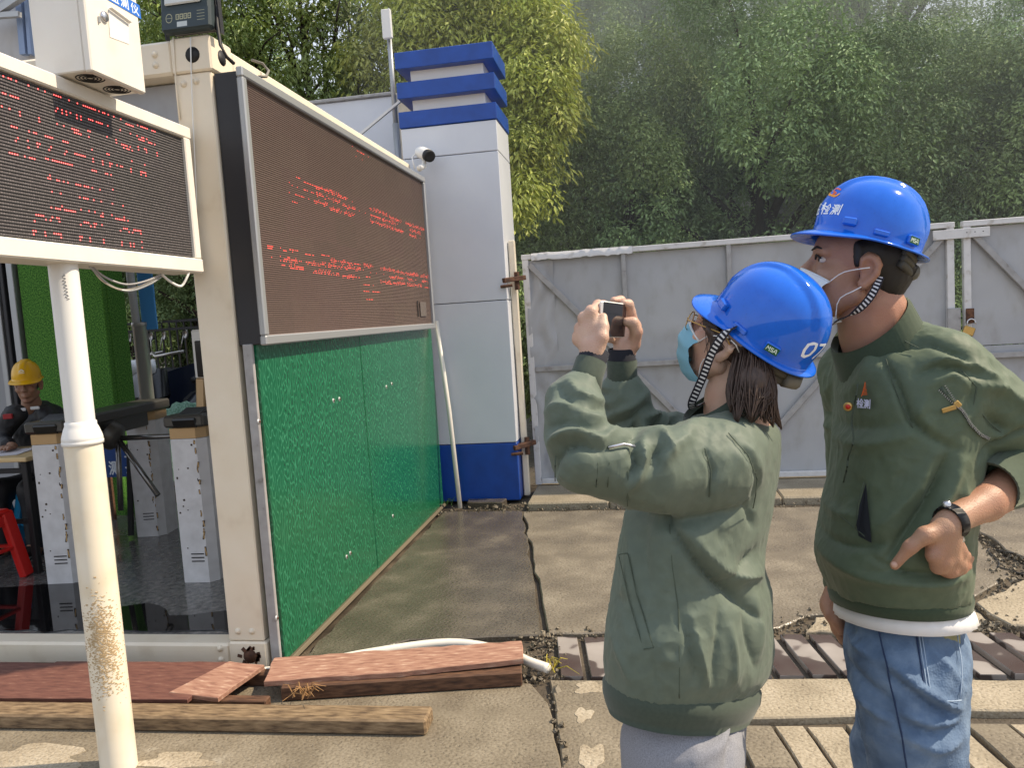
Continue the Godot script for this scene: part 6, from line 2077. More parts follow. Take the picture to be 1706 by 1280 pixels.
func woman():
	var t := thing("person", "woman in olive bomber jacket and blue hard hat, holding up a phone with both hands", "person", Vector3(0.0383, 0.2575, -1.48) * Vector3(1, 0, 1))
	var zero := -t.position
	var hb := Basis(Vector3(-0.7692, 0.4067, -0.4928), Vector3(0.3425, 0.9135, 0.2194), Vector3(0.5395, 0, -0.842))
	var ho := Vector3(0.1839, 1.486, -1.583)
	var hx := Transform3D(hb.scaled(Vector3.ONE * 0.93), ho)
	hx.basis = Basis(hb.x * 0.88, hb.y * 0.88, hb.z * 0.88)
	var helm := Transform3D(Basis(Vector3(-0.6296, 0.6428, -0.4364), Vector3(0.5283, 0.766, 0.3662), Vector3(0.5697, -0, -0.8218)), Vector3(0.2334, 1.498, -1.583))
	# ---- body: one skin, head and hands meshed finer
	var f := Field.new(Vector3(-0.5, -0.02, -2.1), Vector3(0.75, 1.72, -1.0), 0.016, 60.0)
	var nb := Vector3(0.1822, 1.308, -1.596)
	var hip := Vector3(0.0499, 0.7355, -1.524)
	neck_add(f, hx, nb, 0.046)
	f.chain([nb, nb + Vector3(-0.02, -0.15, 0), Vector3(0.0734, 0.9734, -1.548), hip], [0.055, 0.06, 0.07, 0.08])
	var shl := Vector3(0.1252, 1.259, -1.48); var ell := Vector3(-0.1065, 1.305, -1.329); var wrl := Vector3(-0.0906, 1.472, -1.422)
	var shr := Vector3(0.1493, 1.23, -1.685); var elr := Vector3(-0.016, 1.283, -1.642); var wrr := Vector3(-0.0375, 1.458, -1.598)
	f.chain([shl, ell, wrl], [0.035, 0.024, 0.019])
	f.chain([shr, elr, wrr], [0.035, 0.024, 0.019])
	var footl := Vector3(hip.x - 0.01, 0.06, hip.z + 0.1); var footr := Vector3(hip.x + 0.02, 0.06, hip.z - 0.09)
	f.chain([hip + Vector3(0, 0, 0.08), Vector3(hip.x, 0.42, hip.z + 0.09), footl], [0.07, 0.05, 0.035])
	f.chain([hip + Vector3(0, 0, -0.08), Vector3(hip.x + 0.01, 0.42, hip.z - 0.08), footr], [0.07, 0.05, 0.035])
	f.dist()
	var body := f.net()
	var head := tuck(moved(head_net(0.0036), hx), helm)
	# left hand (near), back of the hand towards us
	var h := Field.new(Vector3(-0.0818, 1.531, -1.439) - Vector3(0.07, 0.08, 0.09), Vector3(-0.0818, 1.531, -1.439) + Vector3(0.07, 0.08, 0.09), 0.0026, 330.0)
	var lw := Vector3(-0.0894, 1.474, -1.423)
	var ml := [Vector3(-0.0817, 1.528, -1.434), Vector3(-0.0942, 1.525, -1.438), Vector3(-0.1049, 1.519, -1.445), Vector3(-0.1126, 1.509, -1.451)]
	h.chain([lw, Vector3(-0.0874, 1.494, -1.425)], [0.021, 0.02])
	for k in 4: h.cap(Vector3(-0.0879, 1.49, -1.429), ml[k], 0.016, 0.0115)
	h.ell(Vector3(-0.0905, 1.512, -1.438), Vector3(0.02, 0.022, 0.014))
	h.chain([ml[0], Vector3(-0.0856, 1.559, -1.436), Vector3(-0.0746, 1.571, -1.469), Vector3(-0.0645, 1.573, -1.497)], [0.0105, 0.0092, 0.0085, 0.007])
	h.chain([ml[1], Vector3(-0.1008, 1.549, -1.442), Vector3(-0.0895, 1.562, -1.486), Vector3(-0.0774, 1.562, -1.514)], [0.0105, 0.0092, 0.0085, 0.007])
	h.chain([ml[2], Vector3(-0.1091, 1.531, -1.452), Vector3(-0.0956, 1.545, -1.496), Vector3(-0.0809, 1.546, -1.522)], [0.01, 0.0088, 0.008, 0.0068])
	h.chain([ml[3], Vector3(-0.1153, 1.516, -1.463), Vector3(-0.1039, 1.525, -1.501), Vector3(-0.0887, 1.528, -1.519)], [0.0092, 0.0078, 0.007, 0.006])
	h.chain([Vector3(-0.0785, 1.487, -1.415), Vector3(-0.0674, 1.512, -1.414), Vector3(-0.0647, 1.53, -1.424), Vector3(-0.0644, 1.548, -1.437)], [0.0135, 0.0105, 0.0092, 0.0078])
	h.dist()
	# right hand (far), palm towards us
	var g := Field.new(Vector3(-0.0329, 1.524, -1.599) - Vector3(0.08, 0.08, 0.1), Vector3(-0.0329, 1.524, -1.599) + Vector3(0.08, 0.08, 0.1), 0.0028, 330.0)
	var rw := Vector3(-0.0363, 1.458, -1.598)
	g.chain([rw, Vector3(-0.033, 1.476, -1.6)], [0.022, 0.022])
	var mr := [Vector3(-0.0089, 1.524, -1.608), Vector3(-0.0118, 1.516, -1.623), Vector3(-0.0197, 1.507, -1.631), Vector3(-0.0277, 1.495, -1.633)]
	for k in 4: g.cap(Vector3(-0.0305, 1.479, -1.606), mr[k], 0.017, 0.0115)
	g.ell(Vector3(-0.0248, 1.498, -1.614), Vector3(0.022, 0.022, 0.013))
	g.chain([mr[0], Vector3(-0.017, 1.554, -1.599), Vector3(-0.0197, 1.569, -1.59), Vector3(-0.0288, 1.572, -1.576)], [0.0105, 0.0092, 0.0088, 0.0078])
	g.chain([mr[1], Vector3(-0.0219, 1.559, -1.625), Vector3(-0.0353, 1.578, -1.614), Vector3(-0.0493, 1.579, -1.596)], [0.0105, 0.009, 0.0085, 0.0072])
	g.chain([mr[2], Vector3(-0.036, 1.53, -1.645), Vector3(-0.0525, 1.536, -1.628)], [0.01, 0.0088, 0.0075])
	g.chain([mr[3], Vector3(-0.0464, 1.499, -1.605), Vector3(-0.0622, 1.502, -1.577), Vector3(-0.0277, 1.5, -1.573)].slice(0, 3), [0.0092, 0.0082, 0.0072])
	g.chain([Vector3(-0.013, 1.488, -1.594), Vector3(-0.0069, 1.514, -1.582), Vector3(-0.0131, 1.532, -1.575), Vector3(-0.0259, 1.535, -1.571)], [0.0135, 0.0112, 0.0102, 0.0085])
	g.dist()
	var skin := flesh(Color(0.52, 0.32, 0.235), 3)
	put("body", net_mesh([body, head, h.net(), g.net()], M.skin, skin), M.skin, t, zero)
	# ---- jacket
	var jf := Field.new(Vector3(-0.32, 0.62, -2.0), Vector3(0.7, 1.5, -1.05), 0.0058, 90.0)
	var lv := [[0.8038, 0.0485, -1.529, 0.1343, 0.195, -2.733], [0.8484, 0.0619, -1.536, 0.1514, 0.21, -2.733], [0.9138, 0.0693, -1.542, 0.1528, 0.215, -2.733], [0.9971, 0.0763, -1.551, 0.1471, 0.205, -2.733], [1.045, 0.0763, -1.555, 0.135, 0.2, -2.733], [1.139, 0.0975, -1.567, 0.1348, 0.205, -2.733], [1.233, 0.1264, -1.58, 0.1246, 0.2, -2.733], [1.292, 0.1494, -1.589, 0.106, 0.18, -2.733], [1.317, 0.159, -1.593, 0.0847, 0.14, -2.733], [1.334, 0.1574, -1.594, 0.0568, 0.085, -2.733]]
	jf.stack(lv)
	jf.chain([Vector3(0.1556, 1.289, -1.498), Vector3(0.1122, 1.265, -1.453), Vector3(0.0133, 1.271, -1.386), Vector3(-0.1063, 1.309, -1.329)], [0.064, 0.08, 0.07, 0.052])
	jf.chain([Vector3(-0.1063, 1.309, -1.329), Vector3(-0.1209, 1.357, -1.351), Vector3(-0.1175, 1.403, -1.381), Vector3(-0.1047, 1.43, -1.404)], [0.048, 0.045, 0.038, 0.028])
	jf.ell(Vector3(-0.1344, 1.404, -1.379), Vector3(0.027, 0.03, 0.03))
	jf.chain([Vector3(0.1568, 1.255, -1.689), Vector3(0.0562, 1.262, -1.673), Vector3(-0.016, 1.283, -1.642), Vector3(-0.037, 1.331, -1.622), Vector3(-0.0379, 1.382, -1.611), Vector3(-0.0403, 1.405, -1.606)], [0.07, 0.06, 0.052, 0.05, 0.042, 0.03])
	jf.dist()
	var folds := number_folds([
		[[Vector2(-0.1654, 1.388), Vector2(-0.1452, 1.401), Vector2(-0.1145, 1.399), Vector2(-0.0897, 1.383), Vector2(-0.0716, 1.374)], 0.012, 0.011],
		[[Vector2(-0.1593, 1.365), Vector2(-0.1311, 1.376), Vector2(-0.1007, 1.367), Vector2(-0.0726, 1.355)], 0.010, -0.010],
		[[Vector2(-0.153, 1.348), Vector2(-0.1215, 1.363), Vector2(-0.091, 1.356), Vector2(-0.0711, 1.343)], 0.010, 0.010],
		[[Vector2(-0.1278, 1.443), Vector2(-0.1114, 1.421), Vector2(-0.0883, 1.41), Vector2(-0.0703, 1.401)], 0.009, 0.009],
		[[Vector2(-0.1388, 1.428), Vector2(-0.1194, 1.404), Vector2(-0.0945, 1.39), Vector2(-0.0719, 1.39)], 0.008, -0.008],
		[[Vector2(-0.158, 1.286), Vector2(-0.1547, 1.312), Vector2(-0.1372, 1.336), Vector2(-0.1062, 1.345), Vector2(-0.0733, 1.33)], 0.010, -0.016],
		[[Vector2(-0.1595, 1.338), Vector2(-0.1414, 1.355), Vector2(-0.1056, 1.357), Vector2(-0.0727, 1.342)], 0.011, 0.009],
		[[Vector2(-0.015, 1.337), Vector2(-0.0201, 1.318), Vector2(-0.0149, 1.297), Vector2(-0.0258, 1.287)], 0.008, -0.016],
		[[Vector2(-0.0068, 1.334), Vector2(-0.0038, 1.31), Vector2(-0.0135, 1.283), Vector2(-0.0271, 1.263)], 0.012, 0.012],
		[[Vector2(0.0249, 1.328), Vector2(0.0195, 1.305), Vector2(0.0145, 1.289)], 0.010, -0.007],
		[[Vector2(0.0928, 1.338), Vector2(0.0488, 1.321), Vector2(0.024, 1.299)], 0.014, 0.009],
		[[Vector2(0.1099, 1.355), Vector2(0.0713, 1.339), Vector2(0.0388, 1.337)], 0.012, 0.008],
		[[Vector2(0.097, 1.313), Vector2(0.1113, 1.274), Vector2(0.1006, 1.231)], 0.007, -0.006],
		[[Vector2(0.1441, 1.327), Vector2(0.1754, 1.292), Vector2(0.1919, 1.246), Vector2(0.1868, 1.185)], 0.007, -0.006],
		[[Vector2(0.1658, 1.32), Vector2(0.1933, 1.274), Vector2(0.2021, 1.229)], 0.016, 0.007],
		[[Vector2(-0.1532, 1.259), Vector2(-0.1025, 1.239), Vector2(-0.0515, 1.225)], 0.02, 0.005],
		[[Vector2(-0.0222, 1.193), Vector2(0.0311, 1.179), Vector2(0.1069, 1.185), Vector2(0.172, 1.191)], 0.014, -0.016],
		[[Vector2(0.1778, 1.199), Vector2(0.1818, 1.171), Vector2(0.1851, 1.149)], 0.008, -0.008],
		[[Vector2(0.0286, 1.186), Vector2(0.0553, 1.144), Vector2(0.0811, 1.106), Vector2(0.1101, 1.067), Vector2(0.1355, 1.044), Vector2(0.1658, 1.011), Vector2(0.1886, 0.9762)], 0.010, -0.018],
		[[Vector2(0.0521, 1.187), Vector2(0.0867, 1.134), Vector2(0.1218, 1.089), Vector2(0.1577, 1.062), Vector2(0.2001, 1.059)], 0.022, 0.013],
		[[Vector2(0.1259, 1.064), Vector2(0.1587, 1.083), Vector2(0.1882, 1.099)], 0.012, -0.011],
		[[Vector2(0.1478, 1.077), Vector2(0.1786, 1.053), Vector2(0.2043, 1.035)], 0.014, 0.010],
		[[Vector2(0.0537, 1.002), Vector2(0.0617, 0.9479), Vector2(0.0718, 0.8935)], 0.008, -0.007],
		[[Vector2(0.0648, 1.012), Vector2(0.0786, 0.9468), Vector2(0.0908, 0.8901)], 0.010, 0.008],
		[[Vector2(0.1131, 1.02), Vector2(0.1046, 0.9558), Vector2(0.0927, 0.8868)], 0.009, -0.007],
		[[Vector2(0.1327, 0.9863), Vector2(0.1375, 0.9322), Vector2(0.1352, 0.8841)], 0.010, 0.008],
		[[Vector2(0.1598, 0.9953), Vector2(0.1677, 0.941), Vector2(0.1781, 0.892)], 0.009, -0.008],
		[[Vector2(0.1825, 1.026), Vector2(0.1921, 0.9609), Vector2(0.1874, 0.9075)], 0.012, 0.008],
		[[Vector2(-0.0741, 0.9566), Vector2(-0.0566, 0.9233), Vector2(-0.0473, 0.8958)], 0.010, 0.006],
		[[Vector2(-0.0076, 0.947), Vector2(-0.0036, 0.9199), Vector2(0.0003, 0.8895)], 0.010, -0.005],
		[[Vector2(-0.0441, 1.18), Vector2(-0.0345, 1.115), Vector2(-0.0509, 1.041)], 0.012, 0.006],
		[[Vector2(-0.0067, 1.183), Vector2(-0.0148, 1.125), Vector2(-0.0074, 1.06)], 0.014, -0.008],
		[[Vector2(0.0029, 1.343), Vector2(0.0271, 1.342), Vector2(0.044, 1.314)], 0.008, 0.012],
		[[Vector2(-0.0647, 1.329), Vector2(-0.0277, 1.339), Vector2(0.0076, 1.365)], 0.008, -0.009],
		[[Vector2(-0.0699, 1.348), Vector2(-0.0265, 1.364), Vector2(0.0062, 1.386)], 0.010, 0.008],
		[[Vector2(0.0038, 1.288), Vector2(0.0137, 1.316), Vector2(0.0274, 1.323)], 0.007, -0.010]])
	var jang := deg_to_rad(-156.60)
	var jnet := displace(tilted(jf.net(), Vector3(0.0486, 0.8074, -1.53), Vector3(-sin(jang), 0, cos(jang)), -0.30, 1.12, 0.86), fold_fn(folds, 11, 0.0055))
	var jm := put("jacket", net_mesh([jnet], M.olive), M.olive, t, zero)
	var sm := surface_map(jnet)
	for s in [[Vector2(0.0352, 1.174), Vector2(0.0361, 1.104), Vector2(0.0431, 1.028), Vector2(0.0367, 0.8754)], [Vector2(-0.0586, 1.11), Vector2(-0.043, 1.033), Vector2(-0.0206, 0.9619)], [Vector2(-0.0412, 1.114), Vector2(-0.0293, 1.048), Vector2(-0.003, 0.9673)], [Vector2(-0.0586, 1.11), Vector2(-0.0412, 1.114)], [Vector2(-0.0206, 0.9619), Vector2(-0.003, 0.9673)], [Vector2(0.1002, 1.313), Vector2(0.1091, 1.274), Vector2(0.1037, 1.228)], [Vector2(0.1443, 1.332), Vector2(0.1753, 1.293), Vector2(0.1906, 1.247), Vector2(0.1855, 1.188)], [Vector2(-0.0783, 1.31), Vector2(-0.0846, 1.267)], [Vector2(-0.0598, 1.309), Vector2(-0.066, 1.266)], [Vector2(-0.0309, 1.291), Vector2(-0.0352, 1.225)], [Vector2(-0.1502, 1.321), Vector2(-0.1544, 1.276)]]:
		seam(jm, "seam", sm, s, 0.001, M.seam, Vector3.ZERO, -0.0003)
	# sleeve zip
	var zp = seam(jm, "sleeve_zip", sm, [Vector2(-0.0614, 1.332), Vector2(-0.0361, 1.335), Vector2(-0.0175, 1.329)], 0.003, M.silver, Vector3.ZERO, 0.0)
	for q in [Vector3(-0.0588, 1.339, -1.37), Vector3(-0.0318, 1.336, -1.374)]:
		var zb := MB.new()
		zb.box(q, Vector3(0.012, 0.006, 0.006), Basis(Vector3(0, 0, 1), 0.2), 0.001)
		put("slider", zb, M.silver, zp)
	# hem band, cuffs and collar
	var c0 := Vector3(0.0485, 0.805, -1.53)
	var ang := deg_to_rad(-156.60)
	var fx := Vector3(cos(ang), 0, sin(ang)); var fz := Vector3(-sin(ang), 0, cos(ang))
	var bl := []
	for r in [[Vector3(0.0493, 0.8217, -1.531), 0.135, 0.185], [Vector3(0.0498, 0.8073, -1.53), 0.146, 0.197], [Vector3(0.0477, 0.7883, -1.528), 0.145, 0.196], [Vector3(0.0443, 0.767, -1.526), 0.137, 0.188], [Vector3(0.0423, 0.7504, -1.524), 0.13, 0.18], [Vector3(0.0424, 0.7527, -1.524), 0.12, 0.17]]:
		bl.append([r[0], fx * r[1], (fz + Vector3(0, -0.30, 0)) * r[2]])
	put("hem_band", band(bl, [], M.knit, 120, 0.0004), M.knit, t, zero)
	for q in [[Vector3(-0.1061, 1.424, -1.402), Vector3(-0.0886, 1.47, -1.422), 0.033, 0.029], [Vector3(-0.0405, 1.401, -1.605), Vector3(-0.0387, 1.458, -1.601), 0.033, 0.0305]]:
		var a: Vector3 = q[0]; var e: Vector3 = q[1]
		var ax := (e - a).normalized()
		var x := ax.cross(Vector3(0, 0, 1)).normalized(); var y := ax.cross(x)
		var r0: float = q[2]; var r1: float = q[3]
		put("cuff", band([[a, x * r0 * 0.9, y * r0 * 0.9], [a + ax * 0.004, x * r0, y * r0], [a.lerp(e, 0.5), x * r1, y * r1], [a.lerp(e, 0.95), x * r1, y * r1], [e, x * r1 * 0.96, y * r1 * 0.96], [e - ax * 0.006, x * r1 * 0.85, y * r1 * 0.85]], [], M.knit, 48, 0.001), M.knit, t, zero)
		var e2 := e + ax * 0.022
		var r2 := r1 * 0.9
		put("inner_cuff", band([[e - ax * 0.02, x * r2, y * r2], [e2, x * r2, y * r2 * 0.97], [e2 + ax * 0.001, x * r2 * 0.92, y * r2 * 0.9], [e2 - ax * 0.01, x * r2 * 0.8, y * r2 * 0.8]], [], M.navy_knit, 48, 0.0012), M.navy_knit, t, zero)
	var ct := Vector3(0.1338, 1.364, -1.578); var cb := Vector3(0.1536, 1.326, -1.583)
	var cax := (ct - cb).normalized()
	var cx := Vector3(fx.x, 0, fx.z) - cax * cax.dot(fx); cx = cx.normalized()
	var cz := cax.cross(cx)
	put("collar", band([[cb - cax * 0.012, cx * 0.079, cz * 0.09], [cb, cx * 0.075, cz * 0.084], [ct, cx * 0.064, cz * 0.068], [ct + cax * 0.003, cx * 0.06, cz * 0.064], [ct - cax * 0.01, cx * 0.056, cz * 0.06]], [], M.knit, 72, 0.0008), M.knit, t, zero)
	# ---- trousers and shoes
	var tf := Field.new(Vector3(-0.1, 0.03, -1.9), Vector3(0.6, 0.95, -1.1), 0.011, 50.0)
	tf.stack([[0.6162, 0.044, -1.512, 0.1045, 0.155, -2.733], [0.7178, 0.0466, -1.522, 0.1106, 0.155, -2.733], [0.7593, 0.0522, -1.526, 0.0985, 0.15, -2.733], [0.8189, 0.0563, -1.532, 0.0874, 0.14, -2.733]])
	tf.chain([hip + Vector3(0.0, -0.03, 0.085), Vector3(hip.x - 0.01, 0.42, hip.z + 0.09), footl + Vector3(0, 0.03, 0)], [0.098, 0.08, 0.06])
	tf.chain([hip + Vector3(0.0, -0.03, -0.085), Vector3(hip.x + 0.01, 0.42, hip.z - 0.08), footr + Vector3(0, 0.03, 0)], [0.098, 0.08, 0.06])
	tf.dist()
	var tfold := number_folds([[[Vector2(0.0535, 0.7545), Vector2(0.1081, 0.7673), Vector2(0.1474, 0.7975)], 0.012, 0.009], [[Vector2(0.1108, 0.7127), Vector2(0.124, 0.7609), Vector2(0.1527, 0.7971)], 0.010, -0.010], [[Vector2(0.0656, 0.781), Vector2(0.1143, 0.7833)], 0.010, -0.006]])
	put("trousers", net_mesh([displace(tf.net(), fold_fn(tfold, 21, 0.008))], M.marl), M.marl, t, zero)
	for p in [footl, footr]: shoe(t, p, fx, zero)
	# ---- hair
	var hf := Field.new(ho - Vector3(0.16, 0.2, 0.16), ho + Vector3(0.22, 0.18, 0.2), 0.005, 170.0)
	hf.ell(hx * Vector3(-0.024, 0.036, 0), Vector3(0.087, 0.082, 0.069), hb)
	hf.ell(hx * Vector3(-0.066, -0.012, 0), Vector3(0.042, 0.054, 0.054), hb)
	for s in [-1.0, 1.0]: hf.chain([hx * Vector3(0.052, 0.05, 0.064 * s), hx * Vector3(0.03, 0.015, 0.071 * s), hx * Vector3(0.012, -0.012, 0.073 * s)], [0.010, 0.007, 0.003])
	var root := Vector3(0.2164, 1.444, -1.527)
	hf.chain([hx * Vector3(-0.08, 0.0, 0), root, Vector3(0.1983, 1.406, -1.5), Vector3(0.1888, 1.377, -1.486)], [0.033, 0.03, 0.03, 0.016])
	hf.dist()
	var hn := FastNoiseLite.new(); hn.seed = 2; hn.frequency = 60.0
	var hnet := displace(hf.net(), func(v, _n): return 0.002 * hn.get_noise_3d(v.x, v.y * 0.25, v.z))
	var hair := put("hair", net_mesh([tuck(hnet, helm, 0.92)], M.hair), M.hair, t, zero)
	var r := RandomNumberGenerator.new(); r.seed = 77
	var st := MB.new(true)
	var tips := []
	for k in 18:
		if k < 11: tips.append(Vector3(0.1815, 1.343, -1.472) + Vector3(r.randf_range(-0.03, 0.03), r.randf_range(-0.02, 0.05), r.randf_range(-0.02, 0.02)))
		else: tips.append((Vector3(0.2066, 1.352, -1.482)).lerp(Vector3(0.2562, 1.313, -1.517), (k - 10) / 7.0) + Vector3(0, r.randf_range(-0.01, 0.03), r.randf_range(-0.01, 0.01)))
	for i in 1100:
		var ang2 := r.randf() * TAU
		var q := sqrt(r.randf())
		var x := cos(ang2) * q; var z := sin(ang2) * q
		var a := root + Vector3(x * 0.028 - 0.012, r.randf_range(0.0, 0.03), z * 0.03)
		var tail: bool = r.randf() < 0.42
		var m1 := Vector3(0.1928, 1.398, -1.494) + Vector3(x * 0.04, r.randf_range(-0.01, 0.01), z * 0.032)
		var e := (Vector3(0.1815, 1.343, -1.472) + Vector3(x * 0.026 + r.randfn(0, 0.004), 0.085 * pow(r.randf(), 1.3) - 0.018 + 0.015 * absf(x), z * 0.024)) if not tail else ((Vector3(0.1957, 1.353, -1.48) + Vector3(x * 0.02, 0.03 * r.randf(), z * 0.02)).lerp(Vector3(0.2552, 1.315, -1.517), pow(r.randf(), 0.7)) + Vector3(r.randfn(0, 0.004), r.randf_range(-0.012, 0.03), r.randfn(0, 0.008)))
		if tail: m1 = Vector3(0.2184, 1.396, -1.508) + Vector3(x * 0.028, r.randf_range(-0.01, 0.01), z * 0.026)
		var best := 0
		var bd := 1e9
		for k in 18:
			var dk: float = (tips[k] as Vector3).distance_to(e) + r.randf() * 0.012
			if dk < bd: bd = dk; best = k
		e = e.lerp(tips[best], 0.82)
		st.tube(smooth_line([a, m1, e], 7), [0.0017, 0.0017, 0.0016, 0.0015, 0.0013, 0.0011, 0.0008, 0.0003], 4)
	put("ponytail", st, M.hair, hair)
	# stray hair by the temple
	st = MB.new(true)
	for i in 70:
		var y := r.randf_range(-0.03, 0.0)
		var a := hx * Vector3(0.045 + r.randfn(0, 0.008), 0.03 + r.randf() * 0.006, -0.07)
		var e := hx * Vector3(-0.01 + r.randfn(0, 0.014), y - 0.01, -0.0825)
		st.tube(smooth_line([a, hx * Vector3(0.03 + r.randfn(0, 0.01), 0.018, -0.077), e], 5), [0.0011, 0.0011, 0.001, 0.0009, 0.0007, 0.0004], 4)
	put("temple_hair", st, M.hair, hair)
	# ---- mask
	face_mask(t, hx, zero, M.mask, -0.004)
	# ---- glasses
	var gl := Node3D.new(); gl.name = "glasses"; t.add_child(gl); gl.position = zero
	for s in [-1.0, 1.0]:
		var b := MB.new(true)
		var rg := []
		for i in 21:
			var an := TAU * i / 20
			rg.append(hx * Vector3(0.112 - 0.012 * absf(0.034 + cos(an) * 0.024) / 0.05, 0.008 + sin(an) * 0.021, (0.034 + cos(an) * 0.024) * s))
		b.tube(rg, 0.0011, 6)
		b.tube([hx * Vector3(0.1, 0.016, 0.058 * s), hx * Vector3(0.088, 0.016, 0.072 * s), hx * Vector3(-0.01, 0.022, 0.084 * s), hx * Vector3(-0.03, 0.005, 0.086 * s)], 0.0013, 6)
		put("frame", b, M.gold, gl)
		b = MB.new()
		for i in 20: b.tri(hx * Vector3(0.104, 0.008, 0.034 * s), rg[i], rg[i + 1])
		put("lens", b, M.glass, gl)
	var br := MB.new(true)
	br.tube([hx * Vector3(0.111, 0.014, -0.01), hx * Vector3(0.115, 0.016, 0), hx * Vector3(0.111, 0.014, 0.01)], 0.0012, 6)
	put("bridge", br, M.gold, gl)
	# earring, strap, helmet
	br = MB.new(true)
	br.tube([Vector3(0.1659, 1.49, -1.502), Vector3(0.1754, 1.48, -1.503), Vector3(0.1808, 1.466, -1.508)], 0.0012, 6)
	put("mask_loop_end", br, M.shirt, t, zero)
	strap(t, [Vector3(0.1801, 1.513, -1.514), Vector3(0.1628, 1.509, -1.498), Vector3(0.1456, 1.493, -1.494), Vector3(0.1286, 1.464, -1.499), Vector3(0.1147, 1.427, -1.509), Vector3(0.1008, 1.395, -1.519), Vector3(0.0915, 1.371, -1.53), Vector3(0.0972, 1.359, -1.556), Vector3(0.1162, 1.363, -1.59)], zero)
	var hl := helmet(t, "hard_hat", Transform3D(helm.basis, helm.origin + zero), M.helmet)
	helmet_fittings(hl, -1.0, M.helmet)
	var im := picture(160, 128, Color(1, 1, 1, 0))
	glyph(im, "zero", Vector2(14, 14), Vector2(56, 98), 17.0, Color(0.9, 0.92, 0.95))
	glyph(im, "seven", Vector2(88, 14), Vector2(60, 98), 17.0, Color(0.9, 0.92, 0.95))
	helmet_patch(hl, "number", -2.72, -3.24, 0.75, 0.93, image_mat(im, 0.4, true))
	nape(hl)
	# ---- phone
	var ph := thing("phone", "white edged phone held up sideways in the woman's two hands", "phone", Vector3(-0.051, 1.541, -1.516))
	var pb := Basis(Vector3(0.9519, -0.1045, 0.2879), Vector3(0.1151, 0.9932, -0.0199), Vector3(-0.2839, 0.052, 0.9574))
	var bx := MB.new()
	bx.box(Vector3.ZERO, Vector3(0.008, 0.068, 0.142), pb, 0.003)
	put("case", bx, M.white, ph)
	bx = MB.new()
	bx.box(pb.x * 0.0045, Vector3(0.001, 0.064, 0.136), pb, 0.0003)
	put("screen", bx, mat(c8(22, 20, 26), 0.06), ph)
	bx = MB.new()
	bx.box(pb.x * -0.006 + pb.y * 0.018 + pb.z * 0.05, Vector3(0.004, 0.022, 0.022), pb, 0.001)
	put("camera_bump", bx, M.dark, ph)

func shoe(t: Node, p: Vector3, fx: Vector3, zero: Vector3):
	var b := MB.new(true)
	var o := Vector3(p.x, 0, p.z)
	b.tube([o - fx * 0.07 + Vector3(0, 0.05, 0), o + Vector3(0, 0.06, 0), o + fx * 0.09 + Vector3(0, 0.042, 0), o + fx * 0.17 + Vector3(0, 0.035, 0)], [0.04, 0.05, 0.045, 0.025], 14, 0.85)
	put("shoe", b, M.shirt, t, zero)
	b = MB.new(true)
	b.tube([o - fx * 0.085 + Vector3(0, 0.014, 0), o + Vector3(0, 0.014, 0), o + fx * 0.1 + Vector3(0, 0.014, 0), o + fx * 0.185 + Vector3(0, 0.016, 0)], [0.035, 0.045, 0.05, 0.026], 14, 0.3)
	put("sole", b, M.white, t, zero)

func nape(h: MeshInstance3D):
	var b := MB.new(true)
	for q in 3:
		var pts := []
		for i in 15:
			var a := PI - 0.95 + 1.9 * i / 14.0
			pts.append(Vector3(cos(a) * 0.112, -0.004 - 0.014 * q - 0.012 * sin(PI * i / 14.0), sin(a) * 0.088))
		b.tube(pts, 0.009, 8)
	put("nape_strap", b, mat(c8(74, 70, 60), 0.7), h)
	b = MB.new(true)
	b.tube([Vector3(-0.112, -0.035, -0.03), Vector3(-0.125, -0.036, 0.0), Vector3(-0.112, -0.035, 0.03)], 0.015, 10)
	put("ratchet", b, mat(c8(110, 106, 96), 0.6), h)

func strap(t: Node, L: Array, zero: Vector3):
	if not M.has("strap"):
		var im := picture(32, 32, c8(26, 24, 34))
		for y in range(0, 32):
			for x in range(5, 27):
				if (y + x / 4) % 32 < 14: im.set_pixel(x, y, c8(206, 204, 204))
		M.strap = image_mat(im, 0.8)
	put("chin_strap", ribbon(smooth_line(L, 60), 0.0155, Vector3(0.9, 0.35, 0.1), M.strap, 125.0), M.strap, t, zero)

